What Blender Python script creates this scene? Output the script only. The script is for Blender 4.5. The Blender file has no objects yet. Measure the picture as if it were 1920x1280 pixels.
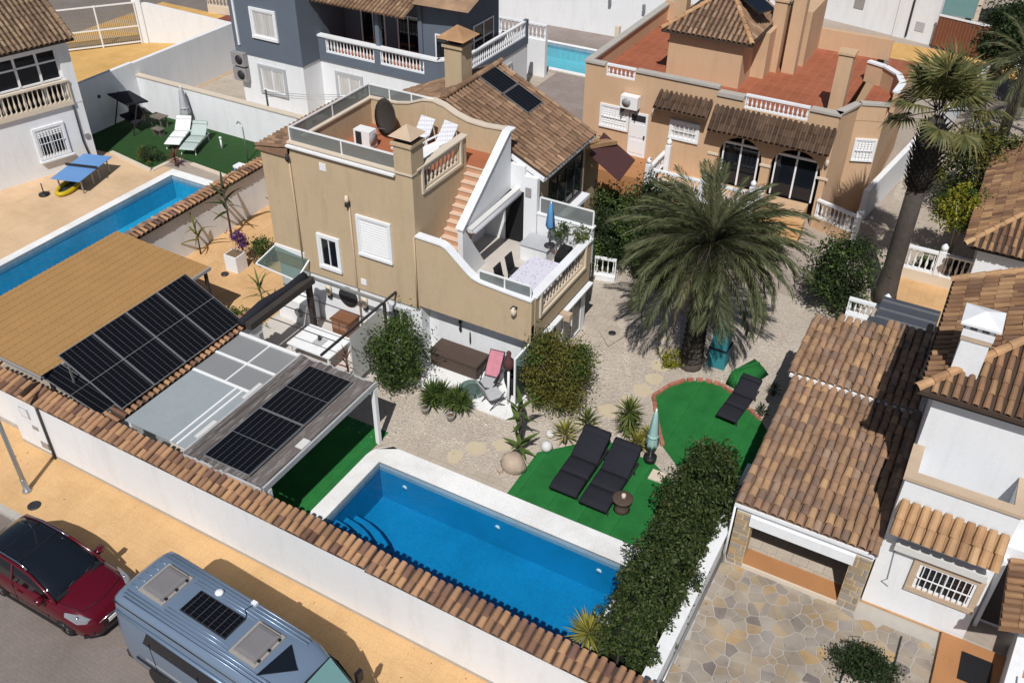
import bpy, math, random
import numpy as np
from mathutils import Vector, Matrix
rnd = random.Random(7)
nr = np.random.default_rng(11)
scene = bpy.context.scene
COL = scene.collection
# ---------------------------------------------------------------- camera
cam_d = bpy.data.cameras.new('camera'); cam = bpy.data.objects.new('camera', cam_d); COL.objects.link(cam)
scene.camera = cam
YAW, PIT, ROLL = -0.496074, 0.640938, 0.014257
fw = Vector((math.sin(YAW)*math.cos(PIT), math.cos(YAW)*math.cos(PIT), -math.sin(PIT)))
rt = fw.cross(Vector((0, 0, 1))).normalized(); up = rt.cross(fw)
cr, sr = math.cos(ROLL), math.sin(ROLL)
R_, U_ = cr*rt + sr*up, -sr*rt + cr*up
CAM = Vector((0, 0, 21))
cam.matrix_world = Matrix(((R_.x, U_.x, -fw.x, CAM.x), (R_.y, U_.y, -fw.y, CAM.y), (R_.z, U_.z, -fw.z, CAM.z), (0, 0, 0, 1)))
cam_d.sensor_fit = 'HORIZONTAL'; cam_d.sensor_width = 36.0; cam_d.lens = 36.0*1753.64/1920
cam_d.clip_start = 0.1; cam_d.clip_end = 2000
# ---------------------------------------------------------------- sky and sun
AZ = math.radians(159.5); EL = math.radians(52.5)
world = bpy.data.worlds.new('World'); scene.world = world; world.use_nodes = True
wn = world.node_tree; bg = wn.nodes['Background']
sky = wn.nodes.new('ShaderNodeTexSky'); sky.sky_type = 'NISHITA'; sky.sun_disc = False
sky.sun_elevation = EL; sky.sun_rotation = AZ
wn.links.new(sky.outputs[0], bg.inputs[0]); bg.inputs[1].default_value = 0.05
sd = bpy.data.lights.new('sun', 'SUN'); sun = bpy.data.objects.new('sun', sd); COL.objects.link(sun)
sd.energy = 4.0; sd.angle = math.radians(0.5); sd.color = (1.0, 0.98, 0.95)
sv = Vector((math.sin(AZ)*math.cos(EL), math.cos(AZ)*math.cos(EL), math.sin(EL)))
sun.rotation_mode = 'QUATERNION'; sun.rotation_quaternion = (-sv).to_track_quat('-Z', 'Y')
sun.location = (0, 0, 60)
vs = scene.view_settings; vs.view_transform = 'Standard'; vs.look = 'None'; vs.gamma = 1.0; vs.exposure = 0.1; vs.use_curve_mapping = False
# ---------------------------------------------------------------- materials
MATS = {}
def srgb(r, g, b):
    f = lambda c: (c/255/12.92 if c/255 <= .04045 else ((c/255+.055)/1.055)**2.4)
    return (f(r), f(g), f(b))
class NT:
    def __init__(s, name):
        s.m = bpy.data.materials.new(name); s.m.use_nodes = True; s.t = s.m.node_tree
        s.b = s.t.nodes['Principled BSDF']; s.out = s.t.nodes['Material Output']
        MATS[name] = s.m
    def n(s, typ, ins=None, **kw):
        nd = s.t.nodes.new(typ)
        for k, v in kw.items(): setattr(nd, k, v)
        for k, v in (ins or {}).items():
            if isinstance(v, bpy.types.NodeSocket): s.t.links.new(v, nd.inputs[k])
            else: nd.inputs[k].default_value = v
        return nd
    def set(s, k, v):
        if isinstance(v, bpy.types.NodeSocket): s.t.links.new(v, s.b.inputs[k])
        else: s.b.inputs[k].default_value = v
    def co(s): return s.n('ShaderNodeTexCoord').outputs['Object']
    def geo(s): return s.n('ShaderNodeNewGeometry').outputs['Position']
    def noise(s, vec, scale, detail=3, rough=.55):
        return s.n('ShaderNodeTexNoise', {'Vector': vec, 'Scale': scale, 'Detail': detail, 'Roughness': rough}).outputs['Fac']
    def ramp(s, fac, stops, interp='LINEAR'):
        r = s.n('ShaderNodeValToRGB', {'Fac': fac}); e = r.color_ramp; e.interpolation = interp
        while len(e.elements) < len(stops): e.elements.new(.5)
        for el, (p, c) in zip(e.elements, stops): el.position = p; el.color = (*c, 1)
        return r.outputs['Color']
    def mix(s, fac, a, b, mode='MIX'):
        n = s.n('ShaderNodeMix', data_type='RGBA', blend_type=mode)
        for i, v in ((0, fac), (6, a), (7, b)):
            if isinstance(v, bpy.types.NodeSocket): s.t.links.new(v, n.inputs[i])
            elif i == 0: n.inputs[0].default_value = v
            else: n.inputs[i].default_value = (*v, 1)
        return n.outputs[2]
    def bump(s, h, strength=.3, dist=.02):
        s.t.links.new(s.n('ShaderNodeBump', {'Height': h, 'Strength': strength, 'Distance': dist}).outputs[0], s.b.inputs['Normal'])
def sc(c, k): return tuple(min(1, max(0, x*k)) for x in c)
def mat(name, col, rough=.7, var=.12, scale=1.5, bump=.0, bscale=40, metal=0, dirt=None, spec=.3, coat=0):
    """plain surface with large soft tone variation, fine grain and (optionally) stains"""
    s = NT(name); g = s.geo()
    a = s.noise(g, scale, 4); b = s.noise(g, scale*14, 3)
    c = s.ramp(a, [(.3, sc(col, 1-var)), (.7, sc(col, 1+var*.7))])
    c = s.mix(.5, c, s.ramp(b, [(.35, sc(col, 1-var*.8)), (.65, sc(col, 1+var*.6))]))
    if dirt:
        st = s.n('ShaderNodeMapping', {'Vector': g, 'Scale': (1.1, 1.1, .18)})
        d = s.ramp(s.noise(st.outputs[0], 2.2, 6, .7), [(.5, (0, 0, 0)), (.74, (1, 1, 1))])
        f = s.n('ShaderNodeMath', {0: d, 1: dirt}, operation='MULTIPLY').outputs[0]
        c = s.mix(f, c, (col[0]*.5, col[1]*.46, col[2]*.4))
    s.set('Base Color', c); s.set('Roughness', rough); s.set('Metallic', metal)
    s.set('Specular IOR Level', spec); s.set('Coat Weight', coat)
    if bump: s.bump(s.noise(g, bscale, 4), bump, .02)
    return s.m
def tile_mat(name, cols, rough=.85):
    s = NT(name)
    oi = s.n('ShaderNodeObjectInfo').outputs['Random']
    isl = s.n('ShaderNodeNewGeometry').outputs['Random Per Island']
    f = s.n('ShaderNodeMath', {0: oi, 1: isl}, operation='ADD').outputs[0]
    f = s.n('ShaderNodeMath', {0: f}, operation='FRACT').outputs[0]
    c = s.ramp(f, [(i/(len(cols)-1), k) for i, k in enumerate(cols)])
    g = s.geo()
    c = s.mix(.22, c, s.ramp(s.noise(g, 9, 5, .7), [(.3, cols[0]), (.5, cols[len(cols)//2]), (.7, cols[-1])]))
    pt = s.ramp(s.noise(g, 1.1, 4), [(.35, (.78, .76, .74)), (.65, (1.12, 1.1, 1.06))])
    s.set('Base Color', s.mix(1, c, pt, 'MULTIPLY')); s.set('Roughness', rough); s.set('Specular IOR Level', .2)
    s.bump(s.noise(g, 45, 3), .35, .01)
    return s.m
def leaf_mat(name, cols, trans=.25, rough=.55):
    s = NT(name)
    isl = s.n('ShaderNodeNewGeometry').outputs['Random Per Island']
    c = s.ramp(isl, [(i/(len(cols)-1), k) for i, k in enumerate(cols)])
    s.set('Base Color', c); s.set('Roughness', rough); s.set('Specular IOR Level', .25)
    tr = s.n('ShaderNodeBsdfTranslucent', {'Color': s.mix(.5, c, (.1, .13, .01))})
    mx = s.n('ShaderNodeMixShader', {0: trans, 1: s.b.outputs[0], 2: tr.outputs[0]})
    s.t.links.new(mx.outputs[0], s.out.inputs['Surface'])
    return s.m
def glass_mat(name, tint, refl=.05, alpha=.6, rough=.03):
    """thin sheet: tinted transparency plus fresnel reflection"""
    s = NT(name)
    t = s.n('ShaderNodeBsdfTransparent', {'Color': (*tint, 1)})
    s.set('Base Color', (*sc(tint, .35), 1)); s.set('Roughness', rough); s.set('Specular IOR Level', .5)
    mx = s.n('ShaderNodeMixShader', {0: 1-alpha, 1: t.outputs[0], 2: s.b.outputs[0]})
    s.t.links.new(mx.outputs[0], s.out.inputs['Surface'])
    return s.m
def solar_mat():
    s = NT('solar_cells'); v = s.co()
    sep = s.n('ShaderNodeSeparateXYZ', {0: v})
    def lines(o, period, w):
        a = s.n('ShaderNodeMath', {0: sep.outputs[o], 1: period}, operation='DIVIDE').outputs[0]
        a = s.n('ShaderNodeMath', {0: a}, operation='FRACT').outputs[0]
        return s.n('ShaderNodeMath', {0: a, 1: w}, operation='LESS_THAN').outputs[0]
    l1 = lines('X', .2, .05); l2 = lines('Y', .105, .05)
    f = s.n('ShaderNodeMath', {0: s.n('ShaderNodeMath', {0: l2, 1: .25}, operation='MULTIPLY').outputs[0], 1: l1}, operation='MAXIMUM').outputs[0]
    f = s.n('ShaderNodeMath', {0: f, 1: .5}, operation='MULTIPLY').outputs[0]
    s.set('Base Color', s.mix(f, (.004, .0045, .007), (.2, .21, .23))); s.set('Roughness', .45); s.set('Specular IOR Level', .12)
    return s.m
# colours --------------------------------------------------------------
T = (.5, .38, .245)
mat('tan_render', T, .9, .08, .8, .25, 60, dirt=.3)
mat('ochre_render', (.56, .375, .235), .9, .07, .8, .25, 60, dirt=.25)
mat('white_paint', (.75, .76, .775), .75, .05, .7, .12, 50, dirt=.2)
mat('cream_stone', (.62, .53, .42), .8, .08, 2, .2, 50)
mat('blue_render', (.118, .142, .178), .85, .07, .8, .15, 50)
mat('white_metal', (.78, .78, .78), .4, .03, 3)
mat('beam_grey', (.42,.42,.42), .6, .2, 4)
mat('grey_metal', (.35, .36, .37), .35, .08, 3, metal=.6)
mat('dark_metal', (.03, .03, .035), .5, .1, 4)
mat('black_plastic', (.016, .016, .018), .45, .1, 4)
mat('dark_fabric', (.016, .016, .023), .9, .2, 6, .3, 120)
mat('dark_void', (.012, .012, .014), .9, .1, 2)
mat('stone_cap', (.5, .38, .27), .85, .12, 3, .3, 40)
mat('grout', (.4, .37, .33), .9, .1, 4, .3, 60)
mat('terrace_floor', (.52, .475, .43), .7, .08, 2)
mat('terracotta_floor', (.36, .125, .06), .7, .15, 3, .1, 40)
mat('tread_edge', (.6, .45, .34), .75, .1, 4)
mat('step_tread', (.5, .28, .18), .75, .1, 4)
mat('brown_awning', (.085, .035, .035), .8, .1, 3)
s = NT('turf'); g = s.geo(); sep = s.n('ShaderNodeSeparateXYZ', {0: g})
w_ = s.n('ShaderNodeMath', {0: s.n('ShaderNodeMath', {0: sep.outputs[0], 1: 1.05}, operation='DIVIDE').outputs[0]}, operation='FRACT').outputs[0]
c = s.ramp(w_, [(0, (.017, .125, .03)), (.02, (.024, .175, .042)), (.5, (.021, .16, .038)), (.98, (.026, .19, .046)), (1, (.017, .125, .03))])
c = s.mix(1, c, s.ramp(s.noise(g, 1.6, 5, .65), [(.25, (.72, .75, .7)), (.55, (1.02, 1, 1)), (.8, (1.25, 1.15, 1.1))]), 'MULTIPLY')
c = s.mix(1, c, s.ramp(s.noise(g, 60, 2), [(.3, (.8, .8, .8)), (.7, (1.2, 1.2, 1.2))]), 'MULTIPLY')
s.set('Base Color', c); s.set('Roughness', .9); s.set('Specular IOR Level', .15); s.bump(s.noise(g, 180, 2), .8, .02)
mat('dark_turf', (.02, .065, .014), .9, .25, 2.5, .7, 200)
mat('wood_grey', (.17, .14, .115), .85, .3, 3, .3, 30)
mat('wood_dark', (.045, .038, .034), .8, .2, 3, .2, 30)
mat('wicker', (.085, .058, .045), .8, .2, 6, .6, 90)
mat('wood_brown', (.2, .09, .045), .7, .2, 3)
mat('blue_table', (.13, .28, .55), .5, .05, 2)
mat('yellow_plastic', (.5, .36, .01), .4, .1, 3)
mat('concrete', (.42, .39, .35), .9, .12, 1.5, .3, 30)
mat('step_stone', (.52,.44,.31), .9, .1, 3, .2, 30)
mat('tan_stone', (.52,.4,.24), .9, .12, 3, .3, 30)
mat('soil', (.2, .13, .08), .95, .25, 2, .6, 30)
mat('bark', (.075, .062, .052), .95, .35, 5, .9, 30)
mat('brown_floor', (.4, .19, .08), .75, .15, 1.5, .15, 30)
mat('slate', (.055, .06, .075), .7, .15, 2, .1, 30)
mat('rubber', (.015, .015, .016), .8, .1, 5)
mat('pink_cloth', (.5, .2, .25), .9, .2, 6)
mat('cushion_red', (.3, .05, .03), .9, .1, 5)
mat('pale_green', (.4, .47, .44), .7, .08, 3)
mat('umbrella_green', (.32, .5, .46), .8, .12, 3, .2, 20)
mat('grey_cloth', (.42, .43, .45), .9, .12, 4, .2, 20)
mat('blue_cloth', (.1, .27, .52), .85, .15, 4)
mat('teal_tarp', (.03, .2, .24), .7, .15, 3)
mat('pot', (.35, .19, .12), .8, .15, 4, .2, 30)
mat('rock', (.42, .33, .25), .9, .25, 5, .7, 14)
mat('brick_edge', (.4, .15, .1), .85, .2, 4)
mat('red_paint', (.085, .003, .01), .22, .04, 2, spec=.4, coat=.35)
mat('van_paint', (.2, .27, .37), .3, .03, 1, metal=.35, spec=.5, coat=.3)
mat('chrome', (.7, .7, .72), .15, .02, 2, metal=1)
mat('lamp_glass', (.22, .23, .25), .12, .05, 3, spec=.6)
mat('dome_grey', (.19, .18, .185), .3, .08, 4)
mat('hatch_grey', (.3, .285, .28), .35, .06, 3)
mat('hatch_frame', (.33, .3, .27), .45, .2, 9)
mat('awning_white', (.6, .59, .57), .7, .06, 3)
mat('poly_grey', (.3, .335, .35), .45, .1, 1.2)
mat('poly_blue', (.3, .33, .36), .4, .1, 1.5)
mat('ochre_sheet', (.37, .215, .085), .6, .12, 1.2, .05, 20)
mat('maroon_floor', (.2, .06, .04), .6, .12, 1, .1, 20)
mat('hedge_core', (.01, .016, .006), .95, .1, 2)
mat('dead_frond', (.2, .14, .075), .95, .3, 6)
mat('flower_red', (.3, .04, .05), .9, .3, 6)
s = NT('dark_glass'); s.set('Base Color', (.008, .011, .016, 1)); s.set('Roughness', .06); s.set('Specular IOR Level', .5)
s = NT('shade_glass'); s.set('Base Color', (.05, .07, .085, 1)); s.set('Roughness', .12); s.set('Specular IOR Level', .5)
s = NT('teal_glass'); s.set('Base Color', (.16, .3, .3, 1)); s.set('Roughness', .08); s.set('Specular IOR Level', .5)
s = NT('curtain'); g = s.geo(); s.set('Base Color', s.ramp(s.noise(s.n('ShaderNodeMapping', {'Vector': g, 'Scale': (9, 9, .4)}).outputs[0], 2), [(.3, (.38, .37, .36)), (.7, (.62, .6, .57))])); s.set('Roughness', .5)
glass_mat('rail_glass', (.68, .73, .72), alpha=.4)
glass_mat('green_glass', (.5, .62, .58), alpha=.7)
glass_mat('smoke_poly', (.82, .83, .84), alpha=.22, rough=.3)
solar_mat()
# tiles
tile_mat('garage_tile', [(.22, .14, .1), (.4, .24, .145), (.3, .19, .125), (.54, .34, .18), (.25, .16, .12), (.46, .28, .15), (.18, .125, .1), (.4, .28, .2)])
tile_mat('house_tile', [(.12, .075, .05), (.25, .15, .1), (.18, .105, .07), (.38, .25, .16), (.14, .085, .06), (.29, .18, .11)])
tile_mat('white_house_tile', [(.12, .065, .045), (.32, .18, .095), (.22, .125, .075), (.44, .27, .14), (.15, .09, .065)])
tile_mat('wall_tile', [(.13, .07, .055), (.46, .26, .14), (.52, .31, .16), (.16, .09, .075), (.5, .29, .16), (.3, .17, .1)])
tile_mat('left_tile', [(.14, .095, .06), (.28, .19, .12), (.2, .13, .085), (.34, .25, .16)])
tile_mat('dark_tile', [(.04, .027, .02), (.1, .06, .04), (.06, .04, .03), (.14, .09, .06)])
tile_mat('orange_tile', [(.27, .15, .085), (.5, .31, .17), (.4, .235, .125), (.56, .38, .22)])
tile_mat('paving_stone', [(.32, .285, .245), (.42, .28, .13), (.36, .32, .28), (.25, .235, .235), (.4, .31, .19), (.31, .25, .19), (.33, .3, .265), (.13, .115, .12), (.38, .34, .29), (.27, .235, .2)], .75)
tile_mat('edge_brick', [(.3, .1, .07), (.45, .2, .14), (.35, .13, .09)])
s = NT('plank_grey'); g = s.geo(); st = s.n('ShaderNodeMapping', {'Vector': g, 'Scale': (9, .8, 9)}).outputs[0]
c = s.ramp(s.n('ShaderNodeObjectInfo').outputs['Random'], [(0, (.055, .045, .042)), (.5, (.1, .085, .08)), (1, (.14, .12, .11))])
c = s.mix(s.ramp(s.noise(st, 1.5, 5, .7), [(.5, (0, 0, 0)), (.72, (.85, .85, .85))]), c, (.36, .34, .33)); s.set('Base Color', c); s.set('Roughness', .9); s.bump(s.noise(st, 3, 3), .4, .01)
tile_mat('pebble_mix', [(.38,.32,.27),(.52,.46,.4),(.6,.55,.5),(.46,.4,.34)], .95)
mat('garage_bed', (.17, .105, .07), .95, .2, 3)
mat('tile_bed', (.06, .04, .03), .95, .2, 3)  # dark brown: darker channel tiles, plus painted-in shadow between the cap tiles
mat('mosaic_dark', (.003, .06, .18), .4, .1, 6)
# leaves
leaf_mat('palm_leaf', [(.055, .068, .03), (.11, .124, .055), (.17, .178, .088), (.08, .092, .042)])
leaf_mat('fan_leaf', [(.06, .075, .025), (.13, .13, .045), (.2, .18, .07), (.09, .1, .035)])
leaf_mat('hedge_leaf', [(.014, .026, .008), (.034, .055, .015), (.058, .085, .022), (.1, .11, .04)])
leaf_mat('dark_leaf', [(.012, .025, .01), (.03, .05, .018), (.05, .075, .025)])
leaf_mat('olive_leaf', [(.05, .06, .015), (.11, .11, .025), (.16, .15, .03), (.21, .18, .045)])
leaf_mat('green_leaf', [(.03, .062, .014), (.07, .115, .026), (.12, .165, .045)])
leaf_mat('yellow_leaf', [(.1, .13, .015), (.22, .22, .02), (.32, .28, .03)])
leaf_mat('yucca_leaf', [(.05, .085, .018), (.11, .14, .03), (.17, .18, .045)])
leaf_mat('yellow_yucca', [(.14, .15, .03), (.28, .26, .05), (.36, .3, .07)])
leaf_mat('banana_leaf', [(.04, .085, .02), (.08, .13, .03), (.12, .16, .04)])
leaf_mat('purple_leaf', [(.1, .03, .14), (.16, .05, .22), (.08, .03, .09)])
leaf_mat('red_leaf', [(.12, .03, .03), (.22, .05, .05), (.08, .03, .025)])
leaf_mat('brown_leaf', [(.05, .025, .02), (.09, .05, .035), (.12, .08, .05)])
# ground materials
s = NT('gravel'); g = s.geo()
v = s.n('ShaderNodeTexVoronoi', {'Vector': g, 'Scale': 26.0})
c = s.ramp(s.n('ShaderNodeSeparateColor', {0: v.outputs['Color']}).outputs[0], [(0, (.41, .355, .3)), (.45, (.48, .425, .365)), (1, (.57, .515, .45))])
c = s.mix(1, c, s.ramp(s.noise(g, .7, 4), [(.3, (.86, .83, .8)), (.7, (1.1, 1.08, 1.05))]), 'MULTIPLY')
s.set('Base Color', c); s.set('Roughness', .95); s.set('Specular IOR Level', .15); s.bump(v.outputs['Distance'], .9, .03)
def slab_mat(name, c1, c2, bw, bh, mortar=.012, off=.5, mc=.6, rough=.85):
    s = NT(name); g = s.geo()
    b = s.n('ShaderNodeTexBrick', {'Vector': g, 'Color1': (*c1, 1), 'Color2': (*c2, 1), 'Mortar': (*sc(c1, mc), 1), 'Scale': 1.0, 'Mortar Size': mortar, 'Brick Width': bw, 'Row Height': bh}, offset=off)
    c = s.mix(1, b.outputs[0], s.ramp(s.noise(g, .55, 6, .65), [(.25, (.8, .78, .76)), (.55, (1, 1, 1)), (.8, (1.1, 1.08, 1.06))]), 'MULTIPLY')
    c = s.mix(1, c, s.ramp(s.noise(g, 22, 3), [(.3, (.88, .88, .88)), (.7, (1.1, 1.1, 1.1))]), 'MULTIPLY')
    s.set('Base Color', c); s.set('Roughness', rough); s.set('Specular IOR Level', .2); s.bump(s.n('ShaderNodeMath', {0: b.outputs['Fac'], 1: -1.0}, operation='MULTIPLY').outputs[0], .25, .006)
slab_mat('pavement_yellow', (.6, .375, .18), (.615, .39, .19), .4, .4, .005, .0, .86)
slab_mat('road_mat', (.2, .168, .15), (.215, .18, .16), .22, .11, .006, .5, .9)
slab_mat('patio_orange', (.6, .37, .18), (.64, .4, .2), .5, .5, .008, .0, .85)
slab_mat('patio_left', (.6, .42, .26), (.63, .44, .28), .6, .6, .006, .0, .88)
slab_mat('driveway_ochre', (.58, .35, .12), (.62, .38, .14), .5, .5, .006, .0, .85)
slab_mat('coping_white', (.76, .76, .75), (.78, .78, .77), .5, .5, .004, .0, .93)
slab_mat('stone_beige', (.42, .36, .29), (.47, .4, .33), .45, .45, .01, .5, .75)
slab_mat('paving_purple', (.27, .22, .2), (.31, .26, .235), .3, .15, .01, .5, .75)
slab_mat('mosaic', (.006, .21, .41), (.009, .235, .44), .1, .1, .008, .0, 1.12, .35)
slab_mat('mosaic_light', (.025, .36, .53), (.035, .4, .58), .1, .1, .008, .0, 1.12, .35)
slab_mat('roof_red', (.3, .1, .055), (.34, .12, .065), .45, .45, .02, .0, 1.35, .7)
slab_mat('mosaic_pale', (.2, .27, .33), (.3, .36, .4), .06, .06, .01, .0, 1.4, .35)
slab_mat('mosaic_turquoise', (.12, .48, .52), (.15, .52, .56), .2, .2, .01, .0, 1.2, .35)
mat('ground_base', (.36, .3, .25), .95, .18, .35, .3, 12)
s = NT('water'); g = s.geo()
t = s.n('ShaderNodeBsdfTransparent', {'Color': (.72, .9, .97, 1)}); gl = s.n('ShaderNodeBsdfGlossy', {'Roughness': .03})
bm = s.n('ShaderNodeBump', {'Height': s.noise(g, 3.5, 3), 'Strength': .4, 'Distance': .06})
s.t.links.new(bm.outputs[0], gl.inputs['Normal'])
fr = s.n('ShaderNodeFresnel', {'IOR': 1.33}); s.t.links.new(bm.outputs[0], fr.inputs['Normal'])
mx = s.n('ShaderNodeMixShader', {0: fr.outputs[0], 1: t.outputs[0], 2: gl.outputs[0]}); s.t.links.new(mx.outputs[0], s.out.inputs['Surface'])
s = NT('floral_cloth'); g = s.geo()
v = s.n('ShaderNodeTexVoronoi', {'Vector': g, 'Scale': 7.0})
s.set('Base Color', s.ramp(v.outputs['Distance'], [(.12, (.3, .25, .4)), (.3, (.62, .6, .68))])); s.set('Roughness', .8)
s = NT('lattice'); g = s.geo()
v = s.n('ShaderNodeTexBrick', {'Vector': g, 'Color1': (.74, .74, .75, 1), 'Color2': (.74, .74, .75, 1), 'Mortar': (.55, .55, .6, 1), 'Scale': 1.0, 'Mortar Size': .02, 'Brick Width': .1, 'Row Height': .1})
s.set('Base Color', v.outputs[0]); s.set('Roughness', .6)
# ---------------------------------------------------------------- mesh building
I4 = Matrix.Identity(4)
W = {}
class MB:
    def __init__(s, T=None): s.v = []; s.f = []; s.m = []; s.T = T; s.sm = []
    def add(s, vs, fs, m=0, smooth=False, X=None):
        o = len(s.v); Tm = s.T
        for p in vs:
            p = Vector(p)
            if X is not None: p = X @ p
            if Tm is not None: p = Tm @ p
            s.v.append(p)
        for f in fs: s.f.append([o+i for i in f]); s.m.append(m); s.sm.append(smooth)
        return s
    def box(s, x0, x1, y0, y1, z0, z1, m=0, X=None):
        return s.add([(x0,y0,z0),(x1,y0,z0),(x1,y1,z0),(x0,y1,z0),(x0,y0,z1),(x1,y0,z1),(x1,y1,z1),(x0,y1,z1)],
            [(0,3,2,1),(4,5,6,7),(0,1,5,4),(1,2,6,5),(2,3,7,6),(3,0,4,7)], m, X=X)
    def bar(s, a, b, w, h=None, m=0):
        a, b = Vector(a), Vector(b); d = b-a; L = d.length; d.normalize(); h = h or w
        u = Vector((0,0,1)) if abs(d.z) < .95 else Vector((0,1,0))
        r = d.cross(u).normalized(); u = r.cross(d)
        X = Matrix(((d.x,r.x,u.x,a.x),(d.y,r.y,u.y,a.y),(d.z,r.z,u.z,a.z),(0,0,0,1)))
        return s.box(0, L, -w/2, w/2, -h/2, h/2, m, X)
    def prism(s, pts, a, b, axis='z', m=0):
        n = len(pts)
        def P(p, t): return (p[0], p[1], t) if axis == 'z' else ((p[0], t, p[1]) if axis == 'y' else (t, p[0], p[1]))
        return s.add([P(p, a) for p in pts]+[P(p, b) for p in pts],
            [tuple(range(n-1,-1,-1)), tuple(range(n, 2*n))]+[(i,(i+1)%n,n+(i+1)%n,n+i) for i in range(n)], m)
    def strip(s, pts, w, h, a, b, axis='y', m=0):
        """coping that follows a polyline (pts in the plane) with vertical thickness h, running from a to b on axis"""
        for p, q in zip(pts[:-1], pts[1:]):
            s.prism([(p[0],p[1]),(q[0],q[1]),(q[0],q[1]+h),(p[0],p[1]+h)], a, b, axis, m)
        return s
    def tube(s, pts, r, n=6, m=0, cap=True, smooth=True):
        pts = [Vector(p) for p in pts]; k = len(pts); rs = r if isinstance(r, (list, tuple)) else [r]*k
        vs = []; prev = None
        for i, p in enumerate(pts):
            d = (pts[min(i+1,k-1)]-pts[max(i-1,0)]).normalized()
            ref = Vector((0,0,1)) if abs(d.z) < .9 else Vector((1,0,0))
            a = d.cross(ref).normalized() if prev is None else (prev-d*prev.dot(d)).normalized()
            prev = a; b = d.cross(a)
            for j in range(n):
                t = 2*math.pi*j/n; vs.append(p+(a*math.cos(t)+b*math.sin(t))*rs[i])
        fs = [(i*n+j, i*n+(j+1)%n, (i+1)*n+(j+1)%n, (i+1)*n+j) for i in range(k-1) for j in range(n)]
        if cap: fs += [tuple(range(n-1,-1,-1)), tuple(range((k-1)*n, k*n))]
        return s.add(vs, fs, m, smooth)
    def lathe(s, prof, c=(0,0,0), n=10, m=0, smooth=True, X=None):
        vs = []; k = len(prof)
        for r, z in prof:
            for j in range(n):
                t = 2*math.pi*j/n; vs.append((c[0]+r*math.cos(t), c[1]+r*math.sin(t), c[2]+z))
        fs = [(i*n+j, i*n+(j+1)%n, (i+1)*n+(j+1)%n, (i+1)*n+j) for i in range(k-1) for j in range(n)]
        fs += [tuple(range(n-1,-1,-1)), tuple(range((k-1)*n, k*n))]
        return s.add(vs, fs, m, smooth, X)
    def quad(s, a, b, c, d, m=0): return s.add([a,b,c,d], [(0,1,2,3)], m)
    def sheet(s, pts, z, m=0): return s.add([(p[0],p[1],z) for p in pts], [tuple(range(len(pts)))], m)
    def loft(s, secs, m=0, smooth=True, cap=True):
        n = len(secs[0]); vs = [p for q in secs for p in q]; k = len(secs)
        fs = [(i*n+j, i*n+(j+1)%n, (i+1)*n+(j+1)%n, (i+1)*n+j) for i in range(k-1) for j in range(n)]
        if cap: fs += [tuple(range(n-1,-1,-1)), tuple(range((k-1)*n, k*n))]
        return s.add(vs, fs, m, smooth)
    def wall(s, u0, u1, z0, z1, t, holes=(), v0=0, m=0):
        """wall in the local x-z plane, front face at y=v0, thickness t, with rectangular openings"""
        us = sorted({u0, u1, *[h[0] for h in holes], *[h[1] for h in holes]}); zs = sorted({z0, z1, *[h[2] for h in holes], *[h[3] for h in holes]})
        us = [u for u in us if u0 <= u <= u1]; zs = [z for z in zs if z0 <= z <= z1]
        for a, b in zip(us[:-1], us[1:]):
            run = None
            for c, d in zip(zs[:-1], zs[1:]):
                hole = any(h[0] <= (a+b)/2 <= h[1] and h[2] <= (c+d)/2 <= h[3] for h in holes)
                if not hole: run = (run[0], d) if run else (c, d)
                if (hole or d == zs[-1]) and run: s.box(a, b, v0, v0+t, run[0], run[1], m); run = None
        return s
    def mesh(s, name, mats, inv=None):
        me = bpy.data.meshes.new(name)
        vs = [inv @ p for p in s.v] if inv is not None else s.v
        me.from_pydata([tuple(p) for p in vs], [], s.f); me.update()
        for mm in ([mats] if isinstance(mats, str) else mats): me.materials.append(MATS[mm])
        me.polygons.foreach_set('material_index', s.m); me.polygons.foreach_set('use_smooth', s.sm)
        return me
def link(name, me, parent=None):
    o = bpy.data.objects.new(name, me); COL.objects.link(o)
    if parent is not None: o.parent = parent; W[o.name] = W[parent.name]
    else: W[o.name] = I4
    return o
def part(name, mb, mats, parent, label=None, kind=None):
    o = link(name, mb.mesh(name, mats, W[parent.name].inverted()), parent)
    if label: o['label'] = label
    if kind: o['kind'] = kind
    return o
def inst(name, me, parent, M):
    """piece that shares its mesh; M is its world matrix"""
    o = bpy.data.objects.new(name, me); COL.objects.link(o); o.parent = parent
    o.matrix_local = W[parent.name].inverted() @ M; W[o.name] = W[parent.name]
    return o
def thing(name, label, cat, loc=(0,0,0), rz=0, group=None):
    o = bpy.data.objects.new(name, None); COL.objects.link(o); o.empty_display_size = .2
    o.location = loc; o.rotation_euler = (0,0,rz)
    W[o.name] = Matrix.Translation(loc) @ Matrix.Rotation(rz, 4, 'Z')
    o['label'] = label; o['category'] = cat
    if group: o['group'] = group
    return o
def single(name, mb, mats, label, cat, group=None):
    o = link(name, mb.mesh(name, mats)); o['label'] = label; o['category'] = cat
    if group: o['group'] = group
    return o
def struct(name, mb, mats, parent=None):
    o = link(name, mb.mesh(name, mats), parent)
    if parent is None: o['kind'] = 'structure'
    return o
def TR(x, y, z=0, rz=0): return Matrix.Translation((x,y,z)) @ Matrix.Rotation(math.radians(rz), 4, 'Z')
def dup(root, loc, rz=0, label=None):
    r = root.copy(); COL.objects.link(r); r.location = loc; r.rotation_euler = (0,0,rz)
    W[r.name] = Matrix.Translation(loc) @ Matrix.Rotation(rz, 4, 'Z')
    if label: r['label'] = label
    for ch in list(root.children):
        c = ch.copy(); COL.objects.link(c); c.parent = r; W[c.name] = W[r.name]
        for g in ch.children:
            d = g.copy(); COL.objects.link(d); d.parent = c; W[d.name] = W[r.name]
    return r
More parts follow.
